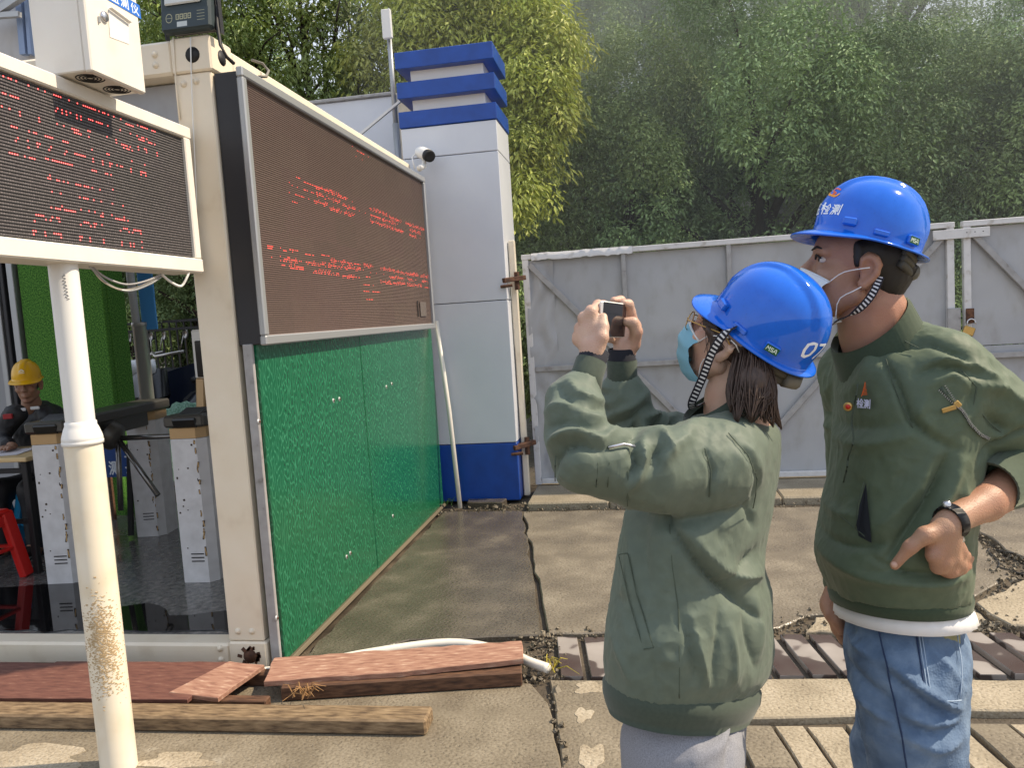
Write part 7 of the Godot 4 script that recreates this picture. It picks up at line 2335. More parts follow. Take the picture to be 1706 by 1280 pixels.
func face_mask(t: Node, hx: Transform3D, zero: Vector3, m: Material, lower: float):
	var b := MB.new(true)
	var prof := [Vector2(0.112, 0.002), Vector2(0.124, -0.014), Vector2(0.129, -0.032), Vector2(0.126, -0.054), Vector2(0.119, -0.076), Vector2(0.108, -0.098), Vector2(0.09, -0.116), Vector2(0.07, -0.126)]
	var nv := 28; var nu := 22
	var g := []
	for j in nv + 1:
		var q := float(j) / nv * (prof.size() - 1)
		var k := mini(int(q), prof.size() - 2)
		var c: Vector2 = (prof[k] as Vector2).cubic_interpolate(prof[k + 1], prof[maxi(k - 1, 0)], prof[mini(k + 2, prof.size() - 1)], q - k)
		var v := float(j) / nv
		var row := []
		for i in nu + 1:
			var u := float(i) / nu * 2.0 - 1.0
			var a := u * 1.18
			var wz := 0.064 + 0.004 * sin(PI * v)
			var pinch := 1.0 - 0.42 * absf(u * u * u)
			var yy := lerpf(c.y, -0.058 + (c.y + 0.058) * 0.62, u * u)
			var pleat := 0.0022 * sin(v * 24.0) * (1.0 - 0.4 * absf(u)) * smoothstep(0.1, 0.25, v) * smoothstep(0.95, 0.8, v)
			row.append(hx * Vector3(c.x - 0.062 * (1.0 - cos(a)) / (1.0 - cos(1.18)) + pleat, yy, sin(a) / sin(1.18) * wz))
		g.append(row)
	for j in nv:
		for i in nu:
			b.tri(g[j][i], g[j][i + 1], g[j + 1][i + 1]); b.tri(g[j][i], g[j + 1][i + 1], g[j + 1][i])
	var mk := put("face_mask", b, m, t, zero)
	b = MB.new(true)
	b.tube(g[0], 0.0022, 6)
	put("nose_wire", b, M.mask_white, mk)
	for s in [-1.0, 1.0]:
		b = MB.new(true)
		var col := 0 if s < 0 else nu
		b.tube(smooth_line([g[1][col], hx * Vector3(0.03, 0.002, 0.074 * s), hx * Vector3(0.0, 0.014, 0.084 * s), hx * Vector3(-0.02, 0.02, 0.087 * s)], 8), 0.0013, 5)
		b.tube(smooth_line([g[nv - 3][col], hx * Vector3(0.025, -0.055, 0.07 * s), hx * Vector3(0.0, -0.032, 0.08 * s), hx * Vector3(-0.012, -0.022, 0.084 * s)], 8), 0.0013, 5)
		put("ear_loop", b, M.shirt, mk)


func man():
	var t := thing("person", "man in olive jacket, jeans and blue hard hat, left hand on his hip", "person", Vector3(0.4966, 0.0591, -1.682) * Vector3(1, 0, 1))
	var zero := -t.position
	var hb := Basis(Vector3(-0.9623, 0.225, -0.1529), Vector3(0.2222, 0.9744, 0.0353), Vector3(0.157, 0, -0.9876))
	var ho := Vector3(0.46, 1.61, -1.775)
	var hx := Transform3D(Basis(hb.x * 0.96, hb.y * 0.96, hb.z * 0.96), ho)
	var hip := Vector3(0.5335, 0.8132, -1.754)
	var helm := Transform3D(Basis(Vector3(-0.9438, 0.3256, 0.0575), Vector3(0.325, 0.9455, -0.0198), Vector3(-0.0608, 0, -0.9981)), Vector3(0.4738, 1.664, -1.751))
	var nb := Vector3(0.5039, 1.468, -1.786)
	var f := Field.new(Vector3(0.3, -0.02, -2.3), Vector3(1.6, 1.85, -1.1), 0.016, 60.0)
	f.chain([hx * Vector3(-0.03, -0.03, 0), Vector3(0.4893, 1.521, -1.773), nb, Vector3(0.5377, 1.362, -1.793)], [0.05, 0.056, 0.064, 0.08])
	f.chain([Vector3(0.5377, 1.362, -1.793), Vector3(0.534, 1.087, -1.778), hip], [0.085, 0.08, 0.07])
	var shl := Vector3(0.5956, 1.401, -1.714); var ell := Vector3(0.8508, 1.202, -1.8); var wrl := Vector3(0.5664, 1.125, -1.558)
	var shr := Vector3(0.4945, 1.377, -1.96); var elr := Vector3(0.4954, 1.062, -1.993); var wrr := Vector3(0.4296, 0.8599, -1.903)
	f.chain([shl, ell], [0.045, 0.042])
	f.chain([shr, elr, wrr], [0.045, 0.04, 0.026])
	var footl := Vector3(hip.x + 0.0, 0.07, hip.z + 0.1); var footr := Vector3(hip.x + 0.0, 0.07, hip.z - 0.14)
	f.chain([hip + Vector3(0, 0, 0.09), Vector3(hip.x - 0.005, 0.48, hip.z + 0.1), footl], [0.05, 0.05, 0.04])
	f.chain([hip + Vector3(0, 0, -0.09), Vector3(hip.x + 0.0, 0.48, hip.z - 0.12), footr], [0.065, 0.05, 0.035])
	f.dist()
	var body := f.net()
	var head := tuck(moved(head_net(0.0034, 1.1), hx), helm)
	# forearm and hand on the hip
	var h := Field.new(Vector3(0.6121, 1.111, -1.59) - Vector3(0.2, 0.17, 0.15), Vector3(0.6121, 1.111, -1.59) + Vector3(0.26, 0.17, 0.15), 0.0034, 260.0)
	h.chain([Vector3(0.8155, 1.18, -1.767), Vector3(0.7347, 1.159, -1.701), Vector3(0.6472, 1.139, -1.623), wrl, Vector3(0.5484, 1.112, -1.547)], [0.045, 0.044, 0.035, 0.0255, 0.024])
	var mc := [Vector3(0.5226, 1.064, -1.532), Vector3(0.5409, 1.05, -1.54), Vector3(0.5605, 1.052, -1.55), Vector3(0.5774, 1.062, -1.564)]
	for k in 4: h.cap(Vector3(0.5504, 1.114, -1.549), mc[k], 0.019, 0.0135)
	h.ell(Vector3(0.5401, 1.088, -1.539), Vector3(0.031, 0.033, 0.014))
	h.chain([mc[0], Vector3(0.5329, 1.038, -1.545), Vector3(0.5616, 1.018, -1.578), Vector3(0.5889, 1.002, -1.612)], [0.0125, 0.0118, 0.0108, 0.009])
	h.chain([mc[1], Vector3(0.5587, 1.026, -1.558), Vector3(0.588, 1.011, -1.597), Vector3(0.6111, 0.996, -1.63)], [0.0128, 0.0118, 0.0108, 0.009])
	h.chain([mc[2], Vector3(0.5789, 1.034, -1.569), Vector3(0.6039, 1.017, -1.611), Vector3(0.6226, 1, -1.643)], [0.0125, 0.0112, 0.0102, 0.0085])
	h.chain([mc[3], Vector3(0.5939, 1.046, -1.586), Vector3(0.6145, 1.03, -1.624), Vector3(0.6289, 1.014, -1.65)], [0.0115, 0.01, 0.0092, 0.008])
	h.chain([Vector3(0.5382, 1.11, -1.539), Vector3(0.5054, 1.105, -1.526), Vector3(0.4791, 1.083, -1.526), Vector3(0.4526, 1.046, -1.532)], [0.0175, 0.0148, 0.0115, 0.0088])
	h.dist()
	# right hand hanging beyond the jacket
	var g := Field.new(Vector3(0.4186, 0.8004, -1.886) - Vector3(0.09, 0.13, 0.09), Vector3(0.4186, 0.8004, -1.886) + Vector3(0.09, 0.15, 0.09), 0.0042, 260.0)
	g.chain([wrr, Vector3(0.4184, 0.8297, -1.894)], [0.026, 0.027])
	for k in 4:
		var mk := Vector3(0.4085, 0.8163, -1.876) + Vector3(0.004 * k, 0.0, -0.02 * k + 0.01)
		g.cap(Vector3(0.4184, 0.8297, -1.894), mk, 0.02, 0.0135)
		g.chain([mk, mk + Vector3(0.012 + 0.002 * k, -0.035, 0), mk + Vector3(0.026, -0.06 + 0.005 * k, 0), mk + Vector3(0.038, -0.075 + 0.008 * k, 0)], [0.0112, 0.0102, 0.0095, 0.008])
	g.chain([Vector3(0.4149, 0.8328, -1.878), Vector3(0.4213, 0.8071, -1.852), Vector3(0.4273, 0.7851, -1.846)], [0.016, 0.0125, 0.0095])
	g.dist()
	var skin := flesh(Color(0.37, 0.19, 0.12), 5)
	put("body", net_mesh([body, head, h.net(), g.net()], M.skin, skin), M.skin, t, zero)
	# thumb nail
	var nl := MB.new(true)
	nl.lathe(Vector3(0.4488, 1.051, -1.522), [Vector2(0.006, -0.002), Vector2(0.0055, 0.0012), Vector2(0.0, 0.002)], 12, Vector3(-0.2, 0.5, 0.84).normalized())
	put("thumb_nail", nl, mat(c8(190, 150, 130), 0.35), t, zero)
	# ---- jacket
	var jf := Field.new(Vector3(0.36, 0.85, -2.25), Vector3(1.5, 1.68, -1.2), 0.0062, 90.0)
	jf.stack([[0.9119, 0.5202, -1.76, 0.1287, 0.185, 3.125], [0.9447, 0.5179, -1.763, 0.1379, 0.195, 3.125], [0.9972, 0.5128, -1.767, 0.1463, 0.2, 3.125], [1.075, 0.5269, -1.776, 0.143, 0.2, 3.125], [1.178, 0.5461, -1.788, 0.1382, 0.2, 3.125], [1.281, 0.5609, -1.8, 0.1378, 0.205, 3.125], [1.333, 0.5699, -1.806, 0.1422, 0.205, 3.125], [1.371, 0.5744, -1.81, 0.1463, 0.198, 3.125], [1.403, 0.5688, -1.812, 0.1393, 0.18, 3.125], [1.427, 0.5583, -1.812, 0.1241, 0.15, 3.125], [1.45, 0.533, -1.81, 0.0827, 0.1, 3.125]], 2.3)
	jf.chain([Vector3(0.569, 1.426, -1.773), Vector3(0.6012, 1.391, -1.714), Vector3(0.7001, 1.299, -1.723), Vector3(0.8506, 1.198, -1.8)], [0.07, 0.082, 0.078, 0.066])
	jf.chain([Vector3(0.8506, 1.198, -1.8), Vector3(0.8221, 1.187, -1.774), Vector3(0.755, 1.178, -1.721)], [0.066, 0.068, 0.058])
	jf.chain([Vector3(0.5045, 1.406, -1.944), shr, elr, Vector3(0.4401, 0.9058, -1.919)], [0.06, 0.07, 0.055, 0.035])
	jf.dist()
	var folds := number_folds([
		[[Vector2(0.5209, 1.444), Vector2(0.563, 1.455), Vector2(0.6046, 1.433), Vector2(0.6454, 1.395)], 0.011, -0.012],
		[[Vector2(0.5503, 1.413), Vector2(0.5827, 1.422), Vector2(0.6319, 1.409), Vector2(0.6742, 1.377)], 0.012, 0.013],
		[[Vector2(0.5294, 1.397), Vector2(0.5595, 1.41), Vector2(0.6005, 1.405), Vector2(0.6375, 1.39)], 0.010, -0.012],
		[[Vector2(0.546, 1.375), Vector2(0.5882, 1.393), Vector2(0.6285, 1.374)], 0.014, 0.009],
		[[Vector2(0.6005, 1.405), Vector2(0.627, 1.369), Vector2(0.6154, 1.325)], 0.008, -0.007],
		[[Vector2(0.6406, 1.368), Vector2(0.6852, 1.359), Vector2(0.7309, 1.324), Vector2(0.7659, 1.312)], 0.016, 0.013],
		[[Vector2(0.6544, 1.312), Vector2(0.6906, 1.276), Vector2(0.729, 1.285)], 0.012, -0.012],
		[[Vector2(0.6684, 1.258), Vector2(0.7049, 1.277), Vector2(0.7486, 1.298)], 0.012, 0.012],
		[[Vector2(0.6373, 1.228), Vector2(0.6802, 1.257), Vector2(0.7286, 1.276), Vector2(0.7644, 1.282)], 0.010, -0.012],
		[[Vector2(0.4825, 1.425), Vector2(0.4913, 1.388), Vector2(0.5087, 1.311), Vector2(0.5412, 1.278), Vector2(0.5836, 1.252)], 0.009, -0.013],
		[[Vector2(0.5393, 1.357), Vector2(0.5255, 1.317), Vector2(0.5417, 1.286)], 0.016, 0.008],
		[[Vector2(0.4367, 1.429), Vector2(0.4168, 1.383), Vector2(0.3986, 1.325)], 0.016, -0.007],
		[[Vector2(0.4667, 1.439), Vector2(0.4462, 1.381), Vector2(0.4198, 1.323)], 0.014, 0.007],
		[[Vector2(0.3822, 1.278), Vector2(0.4295, 1.281), Vector2(0.4894, 1.301)], 0.018, -0.008],
		[[Vector2(0.3805, 1.243), Vector2(0.4398, 1.251), Vector2(0.512, 1.282)], 0.018, 0.008],
		[[Vector2(0.5714, 1.24), Vector2(0.5494, 1.191), Vector2(0.5254, 1.149), Vector2(0.4907, 1.101), Vector2(0.457, 1.05)], 0.011, -0.018],
		[[Vector2(0.5937, 1.223), Vector2(0.5716, 1.172), Vector2(0.5378, 1.119), Vector2(0.5031, 1.071)], 0.017, 0.013],
		[[Vector2(0.5438, 1.241), Vector2(0.5177, 1.181), Vector2(0.4832, 1.137), Vector2(0.4463, 1.093)], 0.016, 0.010],
		[[Vector2(0.3481, 1.04), Vector2(0.3918, 1.049), Vector2(0.4337, 1.066), Vector2(0.4575, 1.074)], 0.012, -0.010],
		[[Vector2(0.3491, 1.013), Vector2(0.4129, 1.002), Vector2(0.4831, 0.9993), Vector2(0.5532, 0.9972), Vector2(0.6005, 1.006)], 0.018, 0.013],
		[[Vector2(0.3346, 1.076), Vector2(0.3705, 1.092), Vector2(0.4184, 1.112)], 0.016, 0.009],
		[[Vector2(0.4251, 1.011), Vector2(0.4724, 1.02), Vector2(0.5302, 1.005)], 0.008, -0.008],
		[[Vector2(0.4324, 1.04), Vector2(0.4839, 1.016), Vector2(0.5541, 1.016), Vector2(0.6013, 1.022)], 0.008, -0.009],
		[[Vector2(0.3699, 1.198), Vector2(0.3495, 1.14), Vector2(0.3378, 1.094)], 0.014, 0.007],
		[[Vector2(0.4335, 1.182), Vector2(0.4195, 1.136), Vector2(0.4122, 1.083)], 0.010, -0.007],
		[[Vector2(0.5974, 1.183), Vector2(0.6062, 1.124), Vector2(0.5998, 1.089)], 0.016, 0.008]])
	var jang := deg_to_rad(179.05)
	var jnet := displace(tilted(jf.net(), Vector3(0.5241, 0.9117, -1.761), Vector3(-sin(jang), 0, cos(jang)), -0.17, 1.15, 0.98), fold_fn(folds, 31, 0.0055))
	var jm := put("jacket", net_mesh([jnet], M.olive_man), M.olive_man, t, zero)
	var sm := surface_map(jnet)
	for s in [[Vector2(0.4914, 1.488), Vector2(0.5188, 1.468), Vector2(0.5436, 1.446)], [Vector2(0.4872, 1.426), Vector2(0.4889, 1.388), Vector2(0.5005, 1.335), Vector2(0.5148, 1.291)], [Vector2(0.4306, 1.182), Vector2(0.4168, 1.139), Vector2(0.4097, 1.089)], [Vector2(0.3896, 1.105), Vector2(0.4097, 1.089), Vector2(0.432, 1.069)], [Vector2(0.6055, 1.403), Vector2(0.6311, 1.368), Vector2(0.6246, 1.333), Vector2(0.6607, 1.295), Vector2(0.6949, 1.266)], [Vector2(0.3841, 1.311), Vector2(0.3759, 1.239), Vector2(0.3658, 1.18)]]:
		seam(jm, "seam", sm, s, 0.001, M.seam, Vector3.ZERO, -0.0003)
	var pk := MB.new()
	var pa := [Vector2(0.4329, 1.182), Vector2(0.4191, 1.138), Vector2(0.4101, 1.098), Vector2(0.4148, 1.074), Vector2(0.4309, 1.069), Vector2(0.4217, 1.097)]
	for i in range(1, 5): pk.tri(on_surface(sm, pa[0], 0.004), on_surface(sm, pa[i], 0.004), on_surface(sm, pa[i + 1], 0.004))
	put("pocket_opening", pk, mat(c8(24, 28, 36), 0.9), jm)
	# front zip
	var zf = seam(jm, "front_zip", sm, [Vector2(0.4363, 1.377), Vector2(0.4254, 1.304), Vector2(0.4146, 1.231), Vector2(0.4043, 1.17)], 0.002, M.seam, Vector3.ZERO, 0.001)
	# sleeve zip with its teeth
	var zl := [Vector2(0.5647, 1.371), Vector2(0.5856, 1.341), Vector2(0.6012, 1.324), Vector2(0.6142, 1.299), Vector2(0.6366, 1.276), Vector2(0.6573, 1.265)]
	seam(jm, "zip_tape", sm, zl, 0.0042, M.seam, Vector3.ZERO, 0.0)
	var teeth := MB.new()
	for i in zl.size() - 1:
		var n := 9
		for k in n:
			var p: Vector2 = (zl[i] as Vector2).lerp(zl[i + 1], float(k) / n)
			var d: Vector2 = ((zl[i + 1] as Vector2) - zl[i]).normalized()
			var spread := 0.0055 * clampf(1.0 - (i * n + k) / 14.0, 0.0, 1.0)
			for sd in [-1.0, 1.0]:
				var q: Vector2 = p + d.orthogonal() * (0.0013 + spread) * sd
				teeth.box(on_surface(sm, q, 0.0066), Vector3(0.0012, 0.0032, 0.002), Basis(Vector3(0, 0, 1), d.angle() + (0.3 if sd > 0 else -0.3)))
	put("sleeve_zip", teeth, M.silver, jm)
	var sl := MB.new()
	var sp := on_surface(sm, [Vector2(0.5902, 1.339)][0], 0.006)
	sl.box(sp, Vector3(0.011, 0.013, 0.006), Basis(Vector3(0, 0, 1), 0.7), 0.0015)
	sl.box(sp + Vector3(-0.016, -0.008, 0.003), Vector3(0.026, 0.009, 0.002), Basis(Vector3(0, 0, 1), 0.28), 0.001)
	put("zip_pull", sl, M.gold, jm)
	# chest badge: orange stitched emblem, pale lettering, a round pin
	var im := picture(128, 200, Color(0, 0, 0, 0))
	var og := c8(206, 92, 30)
	for i in 9:
		var w := 6.0 + i * 4.5
		stroke(im, [Vector2(70 - w * 0.6, 14 + i * 10), Vector2(70 + w * 0.5, 8 + i * 10)], Vector2.ZERO, Vector2.ONE, 5.5, og)
	stroke(im, [Vector2(70, 4), Vector2(62, 60), Vector2(44, 104)], Vector2.ZERO, Vector2.ONE, 7.0, og)
	glyph(im, "jian", Vector2(6, 122), Vector2(54, 66), 8.0, c8(196, 200, 226))
	glyph(im, "ce", Vector2(68, 122), Vector2(54, 66), 8.0, c8(196, 200, 226))
	var bc: Vector2 = [Vector2(0.4436, 1.353)][0]
	var b0 := on_surface(sm, bc, 0.0035)
	var bgx := (on_surface(sm, bc + Vector2(0.03, 0), 0.0035) - on_surface(sm, bc - Vector2(0.02, 0), 0.0035)).normalized()
	var bgy := (on_surface(sm, bc + Vector2(0, 0.03), 0.0035) - on_surface(sm, bc - Vector2(0, 0.03), 0.0035)).normalized()
	var bd := MB.new()
	var nn := 2
	for i in nn:
		for j in nn:
			var q := []
			var uv := []
			for c in [[0, 0], [1, 0], [1, 1], [0, 1]]:
				var u := float(i + c[0]) / nn; var v := float(j + c[1]) / nn
				q.append(b0 + bgx * ((u - 0.5) * 0.036 + (0.5 - v) * 0.006) + bgy * ((0.5 - v) * 0.058)); uv.append(Vector2(u, v))
			bd.tri(q[0], q[1], q[2], uv[0], uv[1], uv[2]); bd.tri(q[0], q[2], q[3], uv[0], uv[2], uv[3])
	put("chest_badge", bd, image_mat(im, 0.7, true), jm)
	var pin := MB.new(true)
	var pp := on_surface(sm, [Vector2(0.42, 1.328)][0], 0.002)
	var pn := Vector3(-0.35, 0, 0.93).normalized()
	pin.lathe(pp, [Vector2(0.0095, -0.002), Vector2(0.0095, 0.001), Vector2(0.0075, 0.002), Vector2(0.0, 0.0025)], 18, pn)
	var pino := put("pin", pin, M.gold, jm)
	pin = MB.new(true)
	pin.lathe(pp + pn * 0.0018, [Vector2(0.0058, -0.001), Vector2(0.005, 0.0012), Vector2(0.0, 0.0016)], 16, pn)
	put("enamel", pin, mat(c8(196, 40, 26), 0.25), pino)
	# bands
	var ang := deg_to_rad(179.05)
	var fx := Vector3(cos(ang), 0, sin(ang)); var fz := Vector3(-sin(ang), 0, cos(ang))
	var bl := []
	for r in [[Vector3(0.5255, 0.9416, -1.764), 0.126, 0.172], [Vector3(0.5246, 0.9234, -1.762), 0.134, 0.182], [Vector3(0.5239, 0.9078, -1.761), 0.138, 0.188], [Vector3(0.5242, 0.8882, -1.759), 0.134, 0.185], [Vector3(0.5241, 0.8856, -1.759), 0.128, 0.18], [Vector3(0.5244, 0.8921, -1.759), 0.12, 0.17]]:
		bl.append([r[0], fx * r[1], (fz + Vector3(0, -0.17, 0)) * r[2]])
	put("hem_band", band(bl, [], M.knit_man, 120, 0.0004), M.knit_man, t, zero)
	bl = []
	var sn := FastNoiseLite.new(); sn.seed = 9; sn.frequency = 2.0
	for r in [[Vector3(0.5309, 0.8917, -1.76), 0.122, 0.172], [Vector3(0.5314, 0.876, -1.759), 0.132, 0.178], [Vector3(0.5331, 0.8576, -1.758), 0.136, 0.18], [Vector3(0.5329, 0.855, -1.758), 0.13, 0.175], [Vector3(0.5334, 0.8654, -1.758), 0.12, 0.168]]:
		bl.append([r[0], fx * r[1], (fz + Vector3(0, -0.17, 0)) * r[2]])
	put("shirt_hem", band(bl, [], M.shirt, 60, 0.0012), M.shirt, t, zero)
	var a := Vector3(0.7635, 1.184, -1.725); var e := Vector3(0.6713, 1.163, -1.65)
	var ax := (e - a).normalized(); var x := ax.cross(Vector3(0, 0, 1)).normalized(); var y := ax.cross(x)
	put("cuff", band([[a, x * 0.062, y * 0.062], [a.lerp(e, 0.5), x * 0.064, y * 0.062], [e, x * 0.052, y * 0.052], [e - ax * 0.003, x * 0.046, y * 0.046], [e - ax * 0.02, x * 0.044, y * 0.044]], [], M.knit_man, 60, 0.001), M.knit_man, t, zero)
	var cb := Vector3(0.505, 1.438, -1.784); var ct := Vector3(0.4842, 1.491, -1.775)
	var cax := (Vector3(0.461, 1.542, -1.765) - Vector3(0.5081, 1.481, -1.783)).normalized()
	var cx := (Vector3(fx.x, 0, fx.z) - cax * cax.dot(fx)).normalized(); var cz := cax.cross(cx)
	put("collar", band([[cb - cax * 0.022, cx * 0.106, cz * 0.108], [cb, cx * 0.1, cz * 0.1], [ct, cx * 0.093, cz * 0.088], [ct + cax * 0.004, cx * 0.089, cz * 0.084], [ct - cax * 0.012, cx * 0.082, cz * 0.078]], [], M.knit_man, 72, 0.0008), M.knit_man, t, zero)
	# ---- jeans
	var tf := Field.new(Vector3(0.35, 0.03, -2.1), Vector3(1.05, 1.1, -1.3), 0.0072, 80.0)
	tf.stack([[0.65, 0.5371, -1.74, 0.0889, 0.165, -2.844], [0.6956, 0.5381, -1.744, 0.1059, 0.175, -2.844], [0.7478, 0.5367, -1.749, 0.1177, 0.178, -2.844], [0.787, 0.5354, -1.752, 0.1236, 0.175, -2.844], [0.8327, 0.5357, -1.756, 0.1151, 0.158, -2.844], [0.8718, 0.5351, -1.759, 0.1046, 0.145, -2.844], [0.9108, 0.537, -1.763, 0.0942, 0.14, -2.844]])
	tf.chain([Vector3(0.517, 0.7732, -1.666), Vector3(0.5166, 0.6606, -1.646), Vector3(0.5219, 0.5676, -1.639), Vector3(hip.x + 0.02, 0.48, hip.z + 0.1), footl + Vector3(0, 0.03, 0)], [0.098, 0.088, 0.081, 0.075, 0.062])
	tf.chain([Vector3(0.5472, 0.6876, -1.847), Vector3(0.5527, 0.5243, -1.854), Vector3(hip.x + 0.0, 0.48, hip.z - 0.12), footr + Vector3(0, 0.03, 0)], [0.095, 0.088, 0.075, 0.062])
	tf.dist()
	var tfold := number_folds([
		[[Vector2(0.4535, 0.8264), Vector2(0.4965, 0.7941), Vector2(0.5417, 0.7616), Vector2(0.5757, 0.7381)], 0.014, 0.0170],
		[[Vector2(0.4594, 0.8023), Vector2(0.4955, 0.774), Vector2(0.5352, 0.7478), Vector2(0.5694, 0.7303)], 0.010, -0.0186],
		[[Vector2(0.4761, 0.7363), Vector2(0.5163, 0.7219), Vector2(0.569, 0.722)], 0.010, 0.0136],
		[[Vector2(0.4693, 0.7166), Vector2(0.5155, 0.7042), Vector2(0.5718, 0.7077)], 0.010, -0.0136],
		[[Vector2(0.4854, 0.6884), Vector2(0.5256, 0.6728), Vector2(0.5706, 0.6818)], 0.010, 0.0118],
		[[Vector2(0.3911, 0.7949), Vector2(0.4133, 0.7699), Vector2(0.4478, 0.7558)], 0.012, -0.0118],
		[[Vector2(0.4005, 0.7471), Vector2(0.425, 0.7219), Vector2(0.4574, 0.7139)], 0.012, 0.0118],
		[[Vector2(0.3765, 0.855), Vector2(0.4045, 0.8295), Vector2(0.4393, 0.8214)], 0.012, 0.0102],
		[[Vector2(0.5346, 0.8566), Vector2(0.5621, 0.8194), Vector2(0.5784, 0.7947)], 0.010, 0.0085]])
	var tnet := displace(tf.net(), fold_fn(tfold, 41, 0.009))
	var jn := put("jeans", net_mesh([tnet], M.jeans), M.jeans, t, zero)
	var tm := surface_map(tnet)
	var stitch := mat(c8(36, 52, 84), 0.9)
	var light := mat(c8(150, 168, 190), 0.9)
	for s in [[Vector2(0.45, 0.9133), Vector2(0.4489, 0.843), Vector2(0.457, 0.772), Vector2(0.4681, 0.6891), Vector2(0.4751, 0.6183)]]:
		seam(jn, "side_seam", tm, s, 0.0016, stitch, Vector3.ZERO, 0.0)
	for s in [[Vector2(0.5212, 0.8929), Vector2(0.5166, 0.8459), Vector2(0.5123, 0.7824)], [Vector2(0.5259, 0.8926), Vector2(0.5224, 0.8456), Vector2(0.518, 0.7797)], [Vector2(0.5212, 0.8929), Vector2(0.5594, 0.8845), Vector2(0.6039, 0.8852)], [Vector2(0.5123, 0.7824), Vector2(0.5422, 0.771), Vector2(0.5793, 0.7639)], [Vector2(0.6039, 0.8852), Vector2(0.5942, 0.8291), Vector2(0.5793, 0.7639)]]:
		seam(jn, "pocket_stitch", tm, s, 0.0012, light, Vector3.ZERO, 0.0005)
	seam(jn, "pocket_edge", tm, [Vector2(0.5166, 0.8955), Vector2(0.5119, 0.8462), Vector2(0.5076, 0.7827)], 0.0018, stitch, Vector3.ZERO, 0.0)
	var tb := MB.new()
	for i in 2: tb.box(on_surface(tm, [Vector2(0.5526, 0.8885)][0] + Vector2(i * 0.004, 0), 0.002), Vector3(0.002, 0.008, 0.002))
	put("red_tack", tb, mat(c8(190, 50, 56), 0.8), jn)
	for p in [footl, footr]: shoe(t, p, fx, zero)
	# ---- hair, mask, strap
	var hf := Field.new(ho - Vector3(0.17, 0.17, 0.15), ho + Vector3(0.17, 0.17, 0.15), 0.005, 160.0)
	hf.ell(hx * Vector3(-0.034, 0.042, 0), Vector3(0.088, 0.09, 0.0775), hb)
	hf.ell(hx * Vector3(-0.064, -0.012, 0), Vector3(0.042, 0.05, 0.06), hb)
	for s in [-1.0, 1.0]: hf.chain([hx * Vector3(0.012, 0.05, 0.07 * s), hx * Vector3(0.006, 0.014, 0.0735 * s)], [0.006, 0.003])
	hf.dist()
	var hn := FastNoiseLite.new(); hn.seed = 12; hn.frequency = 130.0
	put("hair", net_mesh([tuck(displace(hf.net(), func(v, _n): return 0.0012 * hn.get_noise_3dv(v)), helm, 0.92)], M.black_hair), M.black_hair, t, zero)
	var eb := MB.new(true)
	for s in [-1.0, 1.0]:
		eb.tube([hx * Vector3(0.098, 0.033, 0.014 * s), hx * Vector3(0.0925, 0.038, 0.032 * s), hx * Vector3(0.078, 0.034, 0.05 * s)], [0.003, 0.0038, 0.0018], 6, 0.7)
	put("eyebrows", eb, M.black_hair, t, zero)
	for s in [-1.0, 1.0]:
		var ey := MB.new(true)
		var ec := hx * Vector3(0.0735, 0.012, 0.0335 * s)
		var rings := []
		for i in 9: rings.append(Vector2(0.0098 * sin(PI * i / 8.0) + 0.00001, -0.0072 * cos(PI * i / 8.0)))
		ey.lathe(ec, rings, 14)
		var eo := put("eye", ey, mat(c8(206, 196, 186), 0.2), t, zero)
		ey = MB.new(true)
		ey.lathe(ec + hb.x * 0.0082 + hb.z * 0.0015 * s, [Vector2(0.0054, -0.001), Vector2(0.004, 0.0018), Vector2(0.0, 0.0024)], 12, hb.x)
		put("iris", ey, mat(c8(26, 18, 14), 0.1), eo)
		ey = MB.new(true)
		ey.tube([hx * Vector3(0.089, 0.012, 0.017 * s), hx * Vector3(0.0895, 0.0205, 0.03 * s), hx * Vector3(0.08, 0.014, 0.05 * s)], [0.002, 0.0026, 0.0016], 6)
		put("lashes", ey, M.black_hair, eo)
	var mx := Transform3D(Basis(hx.basis.x * 1.0, hx.basis.y, hx.basis.z * 1.1), hx * Vector3(0.003, -0.014, 0))
	face_mask(t, mx, zero, M.mask_white, -0.02)
	strap(t, [Vector3(0.4845, 1.592, -1.692), Vector3(0.4723, 1.57, -1.683), Vector3(0.4603, 1.551, -1.682), Vector3(0.4458, 1.534, -1.685), Vector3(0.4298, 1.521, -1.692), Vector3(0.4139, 1.513, -1.704), Vector3(0.4064, 1.506, -1.722), Vector3(0.411, 1.5, -1.763)], zero)
	var hl := helmet(t, "hard_hat", Transform3D(helm.basis, helm.origin + zero), M.helmet)
	helmet_fittings(hl, -1.0, M.helmet)
	im = picture(256, 96, Color(1, 1, 1, 0))
	var wt := Color(0.92, 0.94, 0.96)
	glyph(im, "jian2", Vector2(8, 10), Vector2(66, 76), 8.0, wt)
	glyph(im, "jian", Vector2(94, 10), Vector2(66, 76), 8.0, wt)
	glyph(im, "ce", Vector2(180, 10), Vector2(66, 76), 8.0, wt)
	helmet_patch(hl, "lettering", 0.16, -0.62, 0.76, 0.9, image_mat(im, 0.4, true))
	im = picture(96, 96, Color(1, 1, 1, 0))
	var arc := []
	for i in 14: arc.append(Vector2(48 + 34 * cos(0.2 + i * 0.2), 46 + 34 * sin(0.2 + i * 0.2)))
	stroke(im, arc, Vector2.ZERO, Vector2.ONE, 15.0, c8(232, 150, 40))
	stroke(im, [Vector2(66, 14), Vector2(44, 22), Vector2(40, 44), Vector2(60, 50), Vector2(56, 66)], Vector2.ZERO, Vector2.ONE, 11.0, c8(214, 96, 60))
	helmet_patch(hl, "emblem", 0.02, -0.36, 0.56, 0.71, image_mat(im, 0.4, true))
	nape(hl)
